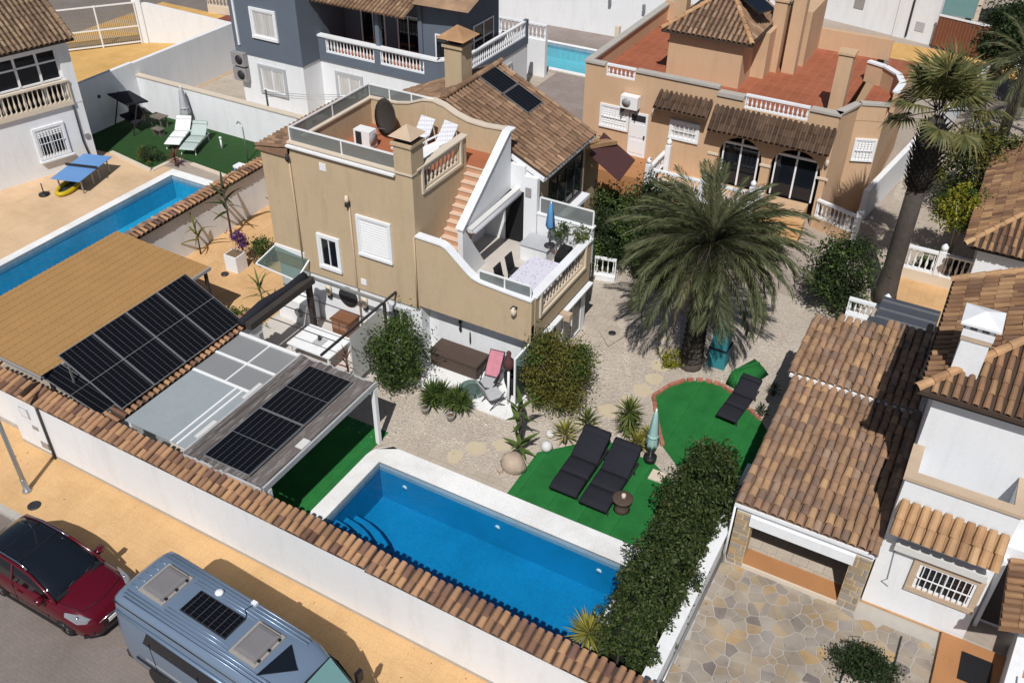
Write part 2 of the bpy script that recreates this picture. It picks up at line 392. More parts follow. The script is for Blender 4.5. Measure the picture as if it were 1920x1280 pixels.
# ---------------------------------------------------------------- shared pieces
def baluster_mesh(h, matn, r=.06, n=8):
    p = [(.9,0),(.9,.06),(.5,.1),(.55,.16),(1.0,.3),(.95,.42),(.45,.62),(.4,.78),(.6,.86),(.5,.9),(.9,.94),(.9,1)]
    return MB().lathe([(r*a, h*b) for a, b in p], n=n).mesh('baluster', matn)
def balustrade(parent, T, u0, u1, z0, z1, matn='white_paint', step=.2, w=.2, r=.06, v=0, name='balustrade'):
    """top and bottom rail plus turned balusters, along local x at depth v"""
    b = MB(T); b.box(u0, u1, v-w/2, v+w/2, z1-.09, z1); b.box(u0, u1, v-w/2+.02, v+w/2-.02, z0, z0+.07)
    for u in (u0, u1-.05): b.box(u, u+.05, v-w/2+.03, v+w/2-.03, z0+.07, z1-.09)
    o = part(name, b, matn, parent)
    h = z1-.09-(z0+.07); me = baluster_mesh(h, matn, r)
    n = max(2, int((u1-u0)/step))
    for i in range(n): inst('baluster', me, o, T @ Matrix.Translation((u0+(i+.5)*(u1-u0)/n, v, z0+.07)))
    return o
def tile_mesh(name, L, w, matn, seg=5, th=.018, arch=1.0):
    """one half-round clay tile: local x across, y down the slope, z up; the lower end is the wide one"""
    mb = MB(); vs = []
    for k, (y, f) in enumerate(((-L*.08, .84), (L, 1.0))):
        for rr in (1, 0):
            for j in range(seg+1):
                t = math.pi*(1-j/seg); R = w/2*f - (0 if rr else th)
                vs.append((R*math.cos(t), y, max(0.0, R*math.sin(t)*arch) + (.012 if k else -.004)))
    n = seg+1; fs = [(j, j+1, 2*n+j+1, 2*n+j) for j in range(seg)] + [(2*n+j, 2*n+j+1, 3*n+j+1, 3*n+j) for j in range(seg)]
    mb.add(vs, fs, 0, False)
    return mb.mesh(name, matn)
def tiles(parent, O, U, D, nu, nd, du, dd, matn, inside=None, cap=300, w=None, name='roof_tile', jit=.012, arch=1.0):
    """half-round tiles laid on a slope: O top corner, U along the ridge, D down the slope"""
    O, U, D = Vector(O), Vector(U).normalized(), Vector(D).normalized(); N = U.cross(D)
    if N.z < 0: N = -N
    me = tile_mesh(name, dd*1.12, w or du*.7, matn, arch=arch)
    spots = []
    for i in range(nu):
        for k in range(nd):
            u, d = (i+.5)*du, k*dd
            if inside and not inside(u, d+dd*.5): continue
            p = O + U*(u+rnd.uniform(-jit, jit)) + D*(d+rnd.uniform(-jit, jit)) + N*(.03+rnd.uniform(0, .008))
            a = rnd.uniform(-.035, .035)
            u2 = U*math.cos(a)+D*math.sin(a); d2 = D*math.cos(a)-U*math.sin(a)
            spots.append(((p-CAM).length, Matrix(((u2.x,d2.x,N.x,p.x),(u2.y,d2.y,N.y,p.y),(u2.z,d2.z,N.z,p.z),(0,0,0,1)))))
    spots.sort(key=lambda t: t[0])
    for _, M in spots[:cap]: inst(name, me, parent, M)
    rest = spots[cap:]
    if rest:
        mb = MB(); vv = [v.co.copy() for v in me.vertices]; ff = [tuple(p.vertices) for p in me.polygons]
        for _, M in rest: mb.add([M @ v for v in vv], ff)
        part('roof_tile_field', mb, matn, parent, kind='stuff')
    return len(spots)
def ridge(parent, a, b, matn, w=.24, step=.36, name='ridge_tile'):
    a, b = Vector(a), Vector(b); d = b-a; L = d.length; n = max(1, int(L/step)); d.normalize()
    me = tile_mesh(name, step*1.12, w, matn)
    u = d.cross(Vector((0,0,1))).normalized(); N = u.cross(d)
    if N.z < 0: N = -N
    for i in range(n):
        p = a + d*(i*L/n) + Vector((0,0,.05))
        inst(name, me, parent, Matrix(((u.x,d.x,N.x,p.x),(u.y,d.y,N.y,p.y),(u.z,d.z,N.z,p.z),(0,0,0,1))))
def window(parent, T, u0, u1, z0, z1, frame='white_metal', pane='dark_glass', mull=1, fw=.07, out=.05, surround=None, sw=.14, name='window', bars=None, shutter=None, grid=None):
    """window set on a wall whose outer face is local y=0 (outside is -y); frame > pane, bars, surround"""
    b = MB(T)
    if surround:
        b2 = MB(T); b2.box(u0-sw, u1+sw, -out-.03, 0.01, z1, z1+sw); b2.box(u0-sw, u1+sw, -out-.05, 0.01, z0-sw, z0)
        b2.box(u0-sw, u0, -out-.03, 0.01, z0, z1); b2.box(u1, u1+sw, -out-.03, 0.01, z0, z1)
    b.box(u0, u1, -out, 0, z1-fw, z1); b.box(u0, u1, -out, 0, z0, z0+fw)
    b.box(u0, u0+fw, -out, 0, z0+fw, z1-fw); b.box(u1-fw, u1, -out, 0, z0+fw, z1-fw)
    for k in range(mull):
        c = u0+(k+1)*(u1-u0)/(mull+1); b.box(c-fw*.4, c+fw*.4, -out+.004, 0, z0+fw, z1-fw)
    o = part(name, b, frame, parent)
    if surround: part('surround', b2, surround, o)
    ws = [u0+fw]+[u0+(k+1)*(u1-u0)/(mull+1) for k in range(mull)]+[u1-fw]
    for a, c in zip(ws[:-1], ws[1:]): part('pane', MB(T).box(a, c, -.015, -.006, z0+fw, z1-fw), pane, o)
    if shutter:
        h = (z1-z0-2*fw)*shutter; n = max(3, int(h/.1))
        for k in range(n):
            zz = z1-fw-(k+1)*h/n
            me = MB(T).add([(u0+fw,-.045,zz),(u1-fw,-.045,zz),(u1-fw,-.02,zz+h/n*.8),(u0+fw,-.02,zz+h/n*.8)], [(0,1,2,3)])
            part('slat', me, 'white_metal', o)
    if bars:
        mbm = MB().box(-.012,.012,-.012,.012,0,z1-z0-.06).mesh('bar', 'white_metal')
        for k in range(bars): inst('bar', mbm, o, T @ Matrix.Translation((u0+.05+(k+.5)*(u1-u0-.1)/bars, -out-.05, z0+.03)))
        part('cross_bar', MB(T).box(u0+.02,u1-.02,-out-.07,-out-.04,(z0+z1)/2-.012,(z0+z1)/2+.012), 'white_metal', o)
    return o
def solar_panel(parent, O, U, D, w, h, halves=True):
    """panel with its top-left corner at O, width along U, height along D: frame > cell sheets"""
    O, U, D = Vector(O), Vector(U).normalized(), Vector(D).normalized(); N = U.cross(D)
    if N.z < 0: N = -N
    M = Matrix(((U.x,D.x,N.x,O.x),(U.y,D.y,N.y,O.y),(U.z,D.z,N.z,O.z),(0,0,0,1)))
    b = MB(); b.box(0,w,0,h,0,.03); f = .022
    b.box(0,w,0,f,.03,.045); b.box(0,w,h-f,h,.03,.045); b.box(0,f,f,h-f,.03,.045); b.box(w-f,w,f,h-f,.03,.045)
    key = ('solar', round(w,2), round(h,2))
    if key not in MESHC:
        MESHC[key] = b.mesh('solar_panel', 'grey_metal')
        hh = h/2-f-.012 if halves else h-2*f
        MESHC[key+('c',)] = MB().box(0,w-2*f,0,hh,0,.008).mesh('cell_sheet', 'solar_cells')
    o = inst('panel', MESHC[key], parent, M)
    sheets = [f] + ([h/2+.012] if halves else [])
    for y0 in sheets:
        c = bpy.data.objects.new('cell_sheet', MESHC[key+('c',)]); COL.objects.link(c); c.parent = o; c.location = (f, y0, .03)
    return o
MESHC = {}
# ---------------------------------------------------------------- foliage
def leaf_obj(name, C, size, matn, parent=None, updir=.4, aspect=.45, N=None):
    """many small folded leaves at the points C (world)"""
    n = len(C); C = np.asarray(C, float)
    d = nr.normal(size=(n,3)); d[:,2] += updir*.3
    if N is not None: d = d*.8 + N*1.0
    d /= np.linalg.norm(d, axis=1)[:,None]
    r = nr.normal(size=(n,3)); s = np.cross(d, r); s /= np.linalg.norm(s, axis=1)[:,None]+1e-9
    nn = np.cross(d, s); L = size*nr.uniform(.6, 1.3, n)[:,None]
    a = C-d*L*.5; b = C+s*L*aspect*.5+nn*L*.08; c = C+d*L*.5; e = C-s*L*aspect*.5+nn*L*.08
    V = np.stack([a,b,c,e], 1).reshape(-1,3)
    if parent is not None:
        inv = np.array(W[parent.name].inverted()); V = V@inv[:3,:3].T+inv[:3,3]
    me = bpy.data.meshes.new(name); me.vertices.add(4*n); me.vertices.foreach_set('co', V.astype(np.float32).ravel())
    me.loops.add(4*n); me.loops.foreach_set('vertex_index', np.arange(4*n, dtype=np.int32))
    me.polygons.add(n); me.polygons.foreach_set('loop_start', np.arange(0, 4*n, 4, dtype=np.int32))
    me.update(calc_edges=True); me.materials.append(MATS[matn])
    return link(name, me, parent)
def clump_pts(c, rad, n, clumps=40, spread=.2, shell=.55, flat=0):
    c, rad = np.array(c, float), np.array(rad, float)
    d = nr.normal(size=(clumps,3)); d /= np.linalg.norm(d, axis=1)[:,None]
    if flat: d[:,2] = np.where(d[:,2] < -flat, -d[:,2], d[:,2])
    k = d*nr.uniform(shell, 1, clumps)[:,None]
    idx = nr.integers(0, clumps, n); sp = nr.uniform(.6, 1.4, clumps)[idx][:,None]
    p = k[idx] + nr.normal(size=(n,3))*spread*sp
    return c + p*rad
def bush(name, label, cat, loc, rad, n, size, matn, clumps=40, zc=None, stem='bark', group=None, spread=.2, extra=None, core=True, stems=4, tr=.03):
    """shrub or tree: foliage of single leaves around limbs"""
    t = thing(name, label, cat, loc, 0, group)
    zc = zc if zc is not None else rad[2]*.95
    c = (loc[0], loc[1], loc[2]+zc)
    P = clump_pts(c, rad, n, clumps, spread); P = P[P[:,2] > loc[2]+.04]
    leaf_obj('foliage', P, size, matn, t)
    if extra: 
        m2, k = extra; P2 = clump_pts(c, [r*1.02 for r in rad], k, max(6, clumps//3), spread*.8, .85); P2 = P2[P2[:,2] > loc[2]+.04]; leaf_obj('foliage', P2, size, m2, t)
    b = MB()
    for k in range(stems):
        a = 2*math.pi*k/stems + rnd.random(); e = (loc[0]+math.cos(a)*rad[0]*.6, loc[1]+math.sin(a)*rad[1]*.6, c[2]+rad[2]*.4)
        mid = (loc[0]+math.cos(a)*rad[0]*.18, loc[1]+math.sin(a)*rad[1]*.18, loc[2]+zc*.7)
        b.tube([loc, mid, e], [tr*1.5, tr, tr*.4], 6)
    part('trunk', b, stem, t)
    return t
def blade_mesh(L, w, droop, matn, seg=4, name='leaf', fold=.25):
    """one long strap leaf from the origin along +x, arching down"""
    mb = MB(); vs = []
    for i in range(seg+1):
        t = i/seg; x = L*t*(1-.12*droop*t); z = -droop*L*t*t*.5
        ww = w*(1-t)**.6*min(1, .5+2*t)/2 if t < 1 else .002
        vs += [(x, -ww, z+ww*fold), (x, 0, z), (x, ww, z+ww*fold)]
    fs = []
    for i in range(seg): a = 3*i; fs += [(a,a+1,a+4,a+3),(a+1,a+2,a+5,a+4)]
    mb.add(vs, fs, 0, True); return mb.mesh(name, matn)
def rosette(name, label, loc, R, n, w, matn, h=0.0, trunk_r=.07, group=None, elev=(-.3, 1.4), heads=None, cat='plant'):
    """yucca-like plant: stiff pointed leaves round one or more heads"""
    t = thing(name, label, cat, loc, 0, group)
    heads = heads or [(0, 0, h, 1.0)]
    b = MB(); mb = MB()
    for hx, hy, hz, k in heads:
        b.tube([(loc[0]+hx*.4, loc[1]+hy*.4, loc[2]), (loc[0]+hx, loc[1]+hy, loc[2]+hz+.05)], [trunk_r*1.2, trunk_r], 7)
        for i in range(n):
            az = i*2.39996+rnd.uniform(-.2, .2); el = elev[0]+(elev[1]-elev[0])*((i+.5)/n)**.8+rnd.uniform(-.1, .1)
            L = R*k*rnd.uniform(.8, 1.1); d = Vector((math.cos(az)*math.cos(el), math.sin(az)*math.cos(el), math.sin(el)))
            s_ = Vector((-math.sin(az), math.cos(az), 0)); o = Vector((loc[0]+hx, loc[1]+hy, loc[2]+hz+.05+.12*i/n)); nn = d.cross(s_)
            m = o+d*L*.5+Vector((0,0,-.02*L)); e = o+d*L+Vector((0,0,-.1*L))
            mb.add([o, m-s_*w/2-nn*w*.12, e, m+s_*w/2-nn*w*.12, m], [(0,1,4),(1,2,4),(2,3,4),(3,0,4)])
    part('foliage', mb, matn, t); part('trunk', b, 'bark', t)
    return t
def frond_mesh(L, bend, matn, n=56, ll=.55, name='frond', seed=0, w=.05, step=16):
    """feather palm leaf along +x that arches down by the angle bend; two rows of leaflets hang from the rachis"""
    r = random.Random(seed); mb = MB(); P = [Vector((0,0,0))]; A = []
    for i in range(step):
        a = -bend*((i+.5)/step)**1.25; A.append(a); P.append(P[-1]+Vector((math.cos(a),0,math.sin(a)))*(L/step))
    A.append(A[-1])
    mb.tube(P[::2], [.035*(1-.85*i/8) for i in range(len(P[::2]))], 4, 0)
    for i in range(n):
        t = .1+.9*(i+.5)/n; k = min(step-1, int(t*step)); f = t*step-k; p = P[k].lerp(P[k+1], f); a = A[k]
        tan = Vector((math.cos(a),0,math.sin(a))); nrm = Vector((-math.sin(a),0,math.cos(a)))
        l = ll*(math.sin(math.pi*min(.97, t*.8+.14))**.6)*r.uniform(.8, 1.15)
        for sg in (-1, 1):
            d = (Vector((0,sg,0))*r.uniform(.5,.8)+tan*(.75+.35*t)+nrm*r.uniform(-.05,.4)).normalized()
            g = Vector((0,0,-1)); q = p+d*l*.5+g*.05*l; e = p+d*l*.92+g*.3*l; ww = (tan*.6+Vector((0,0,1))*.3).normalized()*w
            mb.add([p, q-ww*.5, e, q+ww*.5], [(0,1,2,3)], 1)
    return mb.mesh(name, [matn if matn == 'dead_frond' else 'bark', matn])
def aim(p, az, el, roll=0):
    return Matrix.Translation(p) @ Matrix.Rotation(az, 4, 'Z') @ Matrix.Rotation(-el, 4, 'Y') @ Matrix.Rotation(roll, 4, 'X')
# ================================================================ ground
POOL = (-13.95, -5.28, 12.75, 17.0); NPOOL = (-34.35, -31.45, 15.5, 28.35); FPOOL = (-27.6, -22.6, 50.7, 54.7)
def holed(xs, ys, holes, z):
    xs = sorted({*xs, *[h[0] for h in holes], *[h[1] for h in holes]}); ys = sorted({*ys, *[h[2] for h in holes], *[h[3] for h in holes]})
    b = MB()
    for x0, x1 in zip(xs[:-1], xs[1:]):
        for y0, y1 in zip(ys[:-1], ys[1:]):
            if any(h[0] <= (x0+x1)/2 <= h[1] and h[2] <= (y0+y1)/2 <= h[3] for h in holes): continue
            b.quad((x0,y0,z),(x1,y0,z),(x1,y1,z),(x0,y1,z))
    return b
struct('ground', holed([-500, 500], [9.9, 800], [POOL, NPOOL, FPOOL], 0.0), 'ground_base')
struct('road', MB().quad((-500,-500,-.13),(500,-500,-.13),(500,9.7,-.13),(-500,9.7,-.13)), 'road_mat')
kerb = struct('kerb', MB().box(-60, 30, 9.72, 9.9, -.3, .006), 'grout')
km = MB().box(0, .985, 9.7, 9.92, -.2, .016).mesh('kerb_stone', 'concrete')
for i in range(36): inst('kerb_stone', km, kerb, Matrix.Translation((-30+i, rnd.uniform(-.006,.006), rnd.uniform(-.004,.004))))
struct('pavement', MB().quad((-60,9.9,.006),(-3.0,9.9,.006),(-3.0,12.4,.006),(-60,12.4,.006)), 'pavement_yellow')
struct('gravel_garden', holed([-16.2, -3.3], [12.3, 33], [(-14.6, -5.0, 12.3, 17.75)], .004), 'gravel')
b = MB().quad((-24,12.4,.004),(-16.2,12.4,.004),(-16.2,22.3,.004),(-24,22.3,.004)); struct('patio_paving', b, 'terrace_floor')
b = MB().quad((-28.4,19,.008),(-22.2,19,.008),(-22.2,30,.008),(-28.4,30,.008)); struct('side_patio', b, 'patio_orange')
b = holed([-60, -28.6], [12.4, 28.9], [NPOOL], .004); struct('neighbour_patio', b, 'patio_left')
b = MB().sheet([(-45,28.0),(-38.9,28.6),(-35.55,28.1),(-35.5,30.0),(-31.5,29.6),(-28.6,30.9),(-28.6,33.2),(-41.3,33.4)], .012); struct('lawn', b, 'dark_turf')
b = MB().quad((-55,30.2,.004),(-41.3,27,.004),(-41.3,48,.004),(-55,48,.004)); struct('driveway', b, 'driveway_ochre')
b = MB().quad((-80,36,.002),(-48,36,.002),(-41,60,.002),(-80,70,.002)); struct('back_road', b, 'road_mat')
b = MB().quad((-41.2,33.5,.004),(-24,33.5,.004),(-24,50,.004),(-41.2,50,.004)); struct('stone_terrace', b, 'stone_beige')
struct('purple_paving', MB().quad((-24.3,40,.008),(-17.4,40,.008),(-17.4,50.2,.008),(-24.3,50.2,.008)), 'paving_purple')
b = MB().quad((-40,54.9,.008),(-15,54.9,.008),(-15,58,.008),(-40,58,.008)); struct('upper_paving', b, 'paving_purple')
b = MB().quad((-3.2,28,.002),(6,28,.002),(6,50,.002),(-3.2,50,.002)); struct('side_yard', b, 'stone_beige')
b = MB().quad((-20,57.5,.006),(40,57.5,.006),(40,63.3,.006),(-20,63.3,.006)); struct('far_street', b, 'road_mat')
b = MB().quad((-20,63.3,.01),(40,63.3,.01),(40,66.5,.01),(-20,66.5,.01)); struct('far_pavement', b, 'driveway_ochre')
# artificial grass
g1 = struct('turf', MB().sheet([(-9.74,17.78),(-5.0,17.78),(-5.0,20.5),(-6.3,21.3),(-8.2,21.55),(-9.77,19.9)], .018), 'turf')
def arc(cx, cy, rx, ry, a0, a1, n): return [(cx+rx*math.cos(math.radians(a0+(a1-a0)*i/n)), cy+ry*math.sin(math.radians(a0+(a1-a0)*i/n))) for i in range(n+1)]
big = [(-7.55,24.35),(-7.3,25.15),(-6.9,25.75),(-6.3,26.1),(-5.7,26.15),(-5.2,25.9),(-4.7,25.5),(-3.9,25.0),(-3.4,24.4),(-3.4,21.0),(-5.0,21.0),(-5.8,21.7),(-6.5,22.3),(-7.0,23.3)]
struct('turf', MB().sheet(big, .02), 'turf')
struct('turf', MB().quad((-18.4,12.7,.014),(-14.5,12.7,.014),(-14.5,18.3,.014),(-18.4,18.3,.014)), 'turf')
# brick edging round the round lawn
edge = thing('lawn_edging', 'low red brick edging curving around the round green turf', 'edging', (-6, 24, 0))
me = MB().box(-.11,.11,-.06,.06,0,.12).mesh('brick', 'edge_brick')
seq = [(-6.35,22.15)]+[(-7.0,23.3),(-7.55,24.35),(-7.3,25.15),(-6.9,25.75),(-6.3,26.1),(-5.7,26.15),(-5.2,25.9),(-4.7,25.5),(-3.9,25.0)]
for (x0,y0),(x1,y1) in zip(seq[:-1], seq[1:]):
    L = math.hypot(x1-x0, y1-y0); n = max(1, int(L/.24)); a = math.atan2(y1-y0, x1-x0)
    for i in range(n):
        t = (i+.5)/n; inst('brick', me, edge, Matrix.Translation((x0+(x1-x0)*t+rnd.uniform(-.01,.01), y0+(y1-y0)*t+rnd.uniform(-.01,.01), 0)) @ Matrix.Rotation(a+rnd.uniform(-.08,.08), 4, 'Z'))
struct('pool_surround', MB().quad((-13.8,17.78,.012),(-9.76,17.78,.012),(-9.76,18.25,.012),(-13.8,18.25,.012)), 'stone_beige')
lk = thing('lawn_kerb', 'pale stone kerb between the dark lawn and the orange pool patio', 'kerb', (-36, 29, 0))
for (x0,y0),(x1,y1) in (((-38.9,28.7),(-35.55,28.2)),((-35.55,28.2),(-35.5,29.9)),((-34.4,29.75),(-31.6,29.55)),((-31.5,29.5),(-28.7,30.7))): part('kerb_stone', MB().bar((x0,y0,.03),(x1,y1,.03),.22,.07), 'cream_stone', lk)
# stepping stones in the gravel
path = struct('stepping_path', MB().box(-7.6,-7.5,26.5,26.6,-.02,.006), 'stone_cap')
for px, py, r in [(-11.6,19.1,.36),(-10.9,19.6,.3),(-12.0,18.4,.3),(-9.2,21.9,.3),(-8.6,22.9,.38),(-8.25,23.7,.36),(-8.05,24.5,.36),(-7.9,25.3,.34),(-7.95,26.1,.36),(-8.2,27.0,.34),(-8.6,27.9,.34)]:
    pts = [(px+r*rnd.uniform(.8,1.15)*math.cos(a), py+r*rnd.uniform(.8,1.15)*math.sin(a)) for a in [2*math.pi*i/8 for i in range(8)]]
    part('stepping_stone', MB().prism(pts, 0, .03), 'step_stone', path)
# loose pebbles
P = np.column_stack([nr.uniform(-16,-3.4,9000), nr.uniform(17.8,30,9000)])
b = MB()
for x, y in P:
    if -9.9 < x < -5 and y < 21.6: continue
    if x < -11.3 and y > 22: continue
    if -7.7 < x < -3.4 and 21 < y < 26.3: continue
    r = rnd.uniform(.018, .04); q = rnd.uniform(.4, .7)*r
    b.add([(x+r,y,.004),(x,y+r*.8,.004),(x-r,y,.004),(x,y-r*.8,.004),(x,y,.004+q)], [(0,1,4),(1,2,4),(2,3,4),(3,0,4)])
o = link('pebbles', b.mesh('pebbles', 'pebble_mix')); o['kind'] = 'stuff'
# ---------------------------------------------------------------- pools
def pool(P, depth, cop, matw, label, steps=None, copm='coping_white', lip=.0, round_left=False):
    x0, x1, y0, y1 = P
    t = thing('swimming_pool', label, 'pool', ((x0+x1)/2, (y0+y1)/2, 0))
    b = MB(); w = .04
    b.quad((x0,y0,-depth),(x1,y0,-depth),(x1,y1,-depth),(x0,y1,-depth))
    for a, c in (((x0,y0),(x1,y0)),((x1,y0),(x1,y1)),((x1,y1),(x0,y1)),((x0,y1),(x0,y0))): b.quad((*c,-depth),(*a,-depth),(*a,.02),(*c,.02))
    part('basin', b, matw, t)
    bb = MB(); o = .006
    bb.box(x0+o,x1-o,y1-.02,y1-o,-.28,.0); bb.box(x0+o,x0+.02,y0+o,y1-.021,-.28,.0); bb.box(x1-.02,x1-o,y0+o,y1-.021,-.28,0)
    part('waterline_band', bb, 'mosaic_pale', t)
    c0, c1, c2, c3 = cop
    cp = MB()
    if round_left:
        r = .75; L = [(x0-c0, y0)] + [(x0-c0, y1+c3-r)] + [(x0-c0+r-r*math.cos(a), y1+c3-r+r*math.sin(a)) for a in [math.pi/2*i/6 for i in range(1,7)]] + [(x0, y1+c3), (x0, y0)]
        cp.prism(L, -.05, .05); cp.box(x0, x1+c1, y1, y1+c3, -.05, .05)
        cp.box(x1, x1+c1, y0, y1, -.05, .05)
    else:
        cp.box(x0-c0, x1+c1, y1, y1+c3, -.05, .05); cp.box(x0-c0, x0, y0, y1, -.05, .05); cp.box(x1, x1+c1, y0, y1, -.05, .05)
    if c2: cp.box(x0-c0, x1+c1, y0-c2, y0, -.05, .05)
    part('coping', cp, copm, t)
    wv = MB().quad((x0+.001,y0+.001,-.14),(x1-.001,y0+.001,-.14),(x1-.001,y1-.001,-.14),(x0+.001,y1-.001,-.14))
    o = struct('pool_water', wv, 'water')
    return t
pl = pool(POOL, 1.55, (.55, .5, .12, .78), 'mosaic', 'blue mosaic swimming pool with broad white coping inside the garden wall', round_left=True)
for k, r in enumerate((2.7, 2.25, 1.8)):
    pts = [(-13.94, 12.76)] + [(-13.94+r*math.cos(a), 12.9+r*math.sin(a)) for a in [math.pi/2*i/8 for i in range(9)]]
    part('pool_step', MB().prism(pts, -1.54, -1.1+.33*k), 'mosaic', pl)
    part('step_nosing', MB().tube([(x+.005,y+.005,-1.1+.33*k) for x, y in pts[1:]], .022, 5), 'mosaic_dark', pl)
for x in (-13.0, -9.6, -6.2): part('pool_light', MB().lathe([(.09,0),(.09,.02)], n=10, X=Matrix.Translation((x,16.98,-.62)) @ Matrix.Rotation(math.pi/2,4,'X')), 'white_paint', pl)
pool(NPOOL, 1.2, (.42, .42, .4, .5), 'mosaic_light', 'long narrow blue swimming pool beside the ping pong table')
pool(FPOOL, .9, (.3, .3, .3, .3), 'mosaic_turquoise', 'turquoise swimming pool in the far courtyard behind the blue house')
# ================================================================ street wall
SW = TR(-24.6, 12.12, 0, -.75)
wt = thing('street_wall', 'long white street wall capped with two rows of clay tiles', 'wall', (-24.6, 12.12, 0), math.radians(-.75))
b = MB(SW); b.box(-3.2, 0, .4, .6, -.1, 2.16); b.box(0, 14.0, 0, .5, -.1, 2.16); b.box(14.0, 22.2, 0, .5, -.1, 2.1)
part('wall_body', b, 'white_paint', wt)
b = MB(SW); b.add([(-3.2,-.06,2.161),(14,-.06,2.161),(14,.54,2.32),(-3.2,.54,2.32),(-3.2,.54,2.16),(14,.54,2.16)], [(0,1,2,3),(3,2,5,4),(0,3,4),(1,5,2)])
b.add([(14,-.06,2.101),(22.2,-.06,2.101),(22.2,.54,2.26),(14,.54,2.26),(14,.54,2.1),(22.2,.54,2.1)], [(0,1,2,3),(3,2,5,4),(0,3,4),(1,5,2)])
cap = part('cap', b, 'tile_bed', wt)
for u0, n, z in ((-3.2, 74, 2.325), (14.0, 35, 2.265)):
    O = SW @ Vector((u0+.02, .555, z)); U = SW.to_3x3() @ Vector((1,0,0)); D = (SW.to_3x3() @ Vector((0,-1,-.25))).normalized()
    tiles(cap, O, U, D, n, 2, .2325, .305, 'wall_tile', cap=160, w=.2, name='cap_tile', jit=.02)
b = MB(SW); b.tube([(1.6,-.05,2.1),(1.6,-.05,0.0)], .035, 6); part('downpipe', b, 'dark_metal', wt)
b = MB(SW).box(.55,.95,-.03,0,1.35,1.75); mbx = part('meter_box', b, 'grey_cloth', wt); part('box_door', MB(SW).box(.6,.9,-.04,-.03,1.4,1.7), 'white_paint', mbx)
part('meter_box', MB(SW).box(1.05,1.4,-.03,0,.25,.5), 'hatch_grey', wt); part('letter_slot', MB(SW).box(.9,1.15,-.025,0,.95,1.1), 'hatch_grey', wt)
part('base_band', MB(SW).box(0,22.2,-.012,0,0,.12), 'concrete', wt)
# lamp post on the pavement
lp = thing('lamp_post', 'slim grey lamp post on the yellow pavement behind the red car', 'lamp post', (-22.6, 10.66, 0))
part('pole', MB().tube([(-22.6,10.66,0),(-22.6,10.66,.9),(-22.6,10.66,6.2)], [.075,.07,.05], 10), 'grey_metal', lp)
part('base', MB().lathe([(.14,0),(.14,.04),(.085,.06),(.085,.5),(.075,.52)], (-22.6,10.66,.006), 10), 'grey_metal', lp)
hd = part('lamp_head', MB().bar((-22.6,10.66,6.2),(-22.6,9.7,6.35),.07).box(-22.72,-22.48,9.2,9.75,6.32,6.42), 'grey_metal', lp)
b = MB()
for i in range(220):
    x, y = rnd.choice(((rnd.uniform(-25,-7), rnd.uniform(10.1,11.8)), (rnd.uniform(-16,-4), rnd.uniform(18.3,30)), (rnd.uniform(-3,3), rnd.uniform(12.5,18.4)))); a = rnd.uniform(0,6.28); r = rnd.uniform(.015,.035)
    b.add([(x+r*math.cos(a),y+r*math.sin(a),.034),(x-r*.4*math.sin(a),y+r*.4*math.cos(a),.045),(x-r*math.cos(a),y-r*math.sin(a),.034),(x+r*.4*math.sin(a),y-r*.4*math.cos(a),.036)], [(0,1,2,3)])
o = link('fallen_leaves', b.mesh('fallen_leaves', 'brown_leaf')); o['kind'] = 'stuff'
single('drain_cover', MB().lathe([(.2,0),(.2,.014),(.12,.018)], (-21.9,10.35,.006), 12), 'dark_metal', 'small dark drain cover on the pavement near the lamp post', 'drain cover')
# dividing walls
pw = thing('party_wall', 'low tile-topped wall between the ochre carport and the glazed pergola', 'wall', (-20.6, 15.5, 0))
part('wall_body', MB().box(-20.75,-20.4,12.75,19.2,0,2.1), 'white_paint', pw)
c_ = part('cap', MB().box(-20.85,-20.3,12.7,19.25,2.1,2.16), 'tile_bed', pw)
tiles(c_, (-20.84,12.75,2.22), (0,1,0), (1,0,-.18), 29, 1, .2245, .5, 'wall_tile', name='cap_tile')
pw = thing('party_wall', 'tile-topped grey wall in shade beside the narrow neighbouring pool', 'wall', (-28.5, 24, 0))
part('wall_body', MB().box(-28.6,-28.3,19,31.3,0,2.0), 'white_paint', pw)
c_ = part('cap', MB().box(-28.75,-28.15,19,31.3,2.0,2.06), 'tile_bed', pw)
tiles(c_, (-28.46,20.2,2.16), (0,1,0), (1,0,-.25), 49, 1, .2245, .32, 'wall_tile', name='cap_tile')
tiles(c_, (-28.44,20.2,2.16), (0,1,0), (-1,0,-.25), 49, 1, .2245, .32, 'wall_tile', name='cap_tile')
hw = thing('hedge_wall', 'white garden wall with thin coping between the dark hedge and paved drive', 'wall', (-3.3, 16, 0))
part('wall_body', MB().box(-3.42,-3.17,12.9,21.5,0,1.15), 'white_paint', hw); part('coping', MB().box(-3.46,-3.1,12.9,21.5,1.15,1.21), 'white_paint', hw)
part('gutter_pipe', MB().tube([(-3.08,13.0,.35),(-3.08,18.4,.35)], .035, 6), 'grey_metal', hw)
bw = thing('back_wall', 'sunlit white back wall behind the lawn loungers and striped parasol', 'wall', (-36, 33.3, 0))
part('wall_body', MB().box(-41.4,-22.4,33.3,33.55,0,2.02), 'white_paint', bw); part('coping', MB().box(-41.45,-22.35,33.25,33.6,2.02,2.08), 'cream_stone', bw)
sw_ = thing('side_wall', 'long white side wall half in shade below the ochre driveway', 'wall', (-41.4, 36, 0))
part('wall_body', MB().box(-41.65,-41.4,25,33.25,0,2.75).box(-41.65,-41.4,33.25,33.6,0,2.7).box(-41.65,-41.4,33.6,44.4,0,2.7), 'white_paint', sw_)
part('wall_vent', MB().lathe([(.1,0),(.1,.02)], n=8, X=Matrix.Translation((-41.395,30.7,1.75)) @ Matrix.Rotation(math.pi/2,4,'Y')), 'dark_metal', sw_)
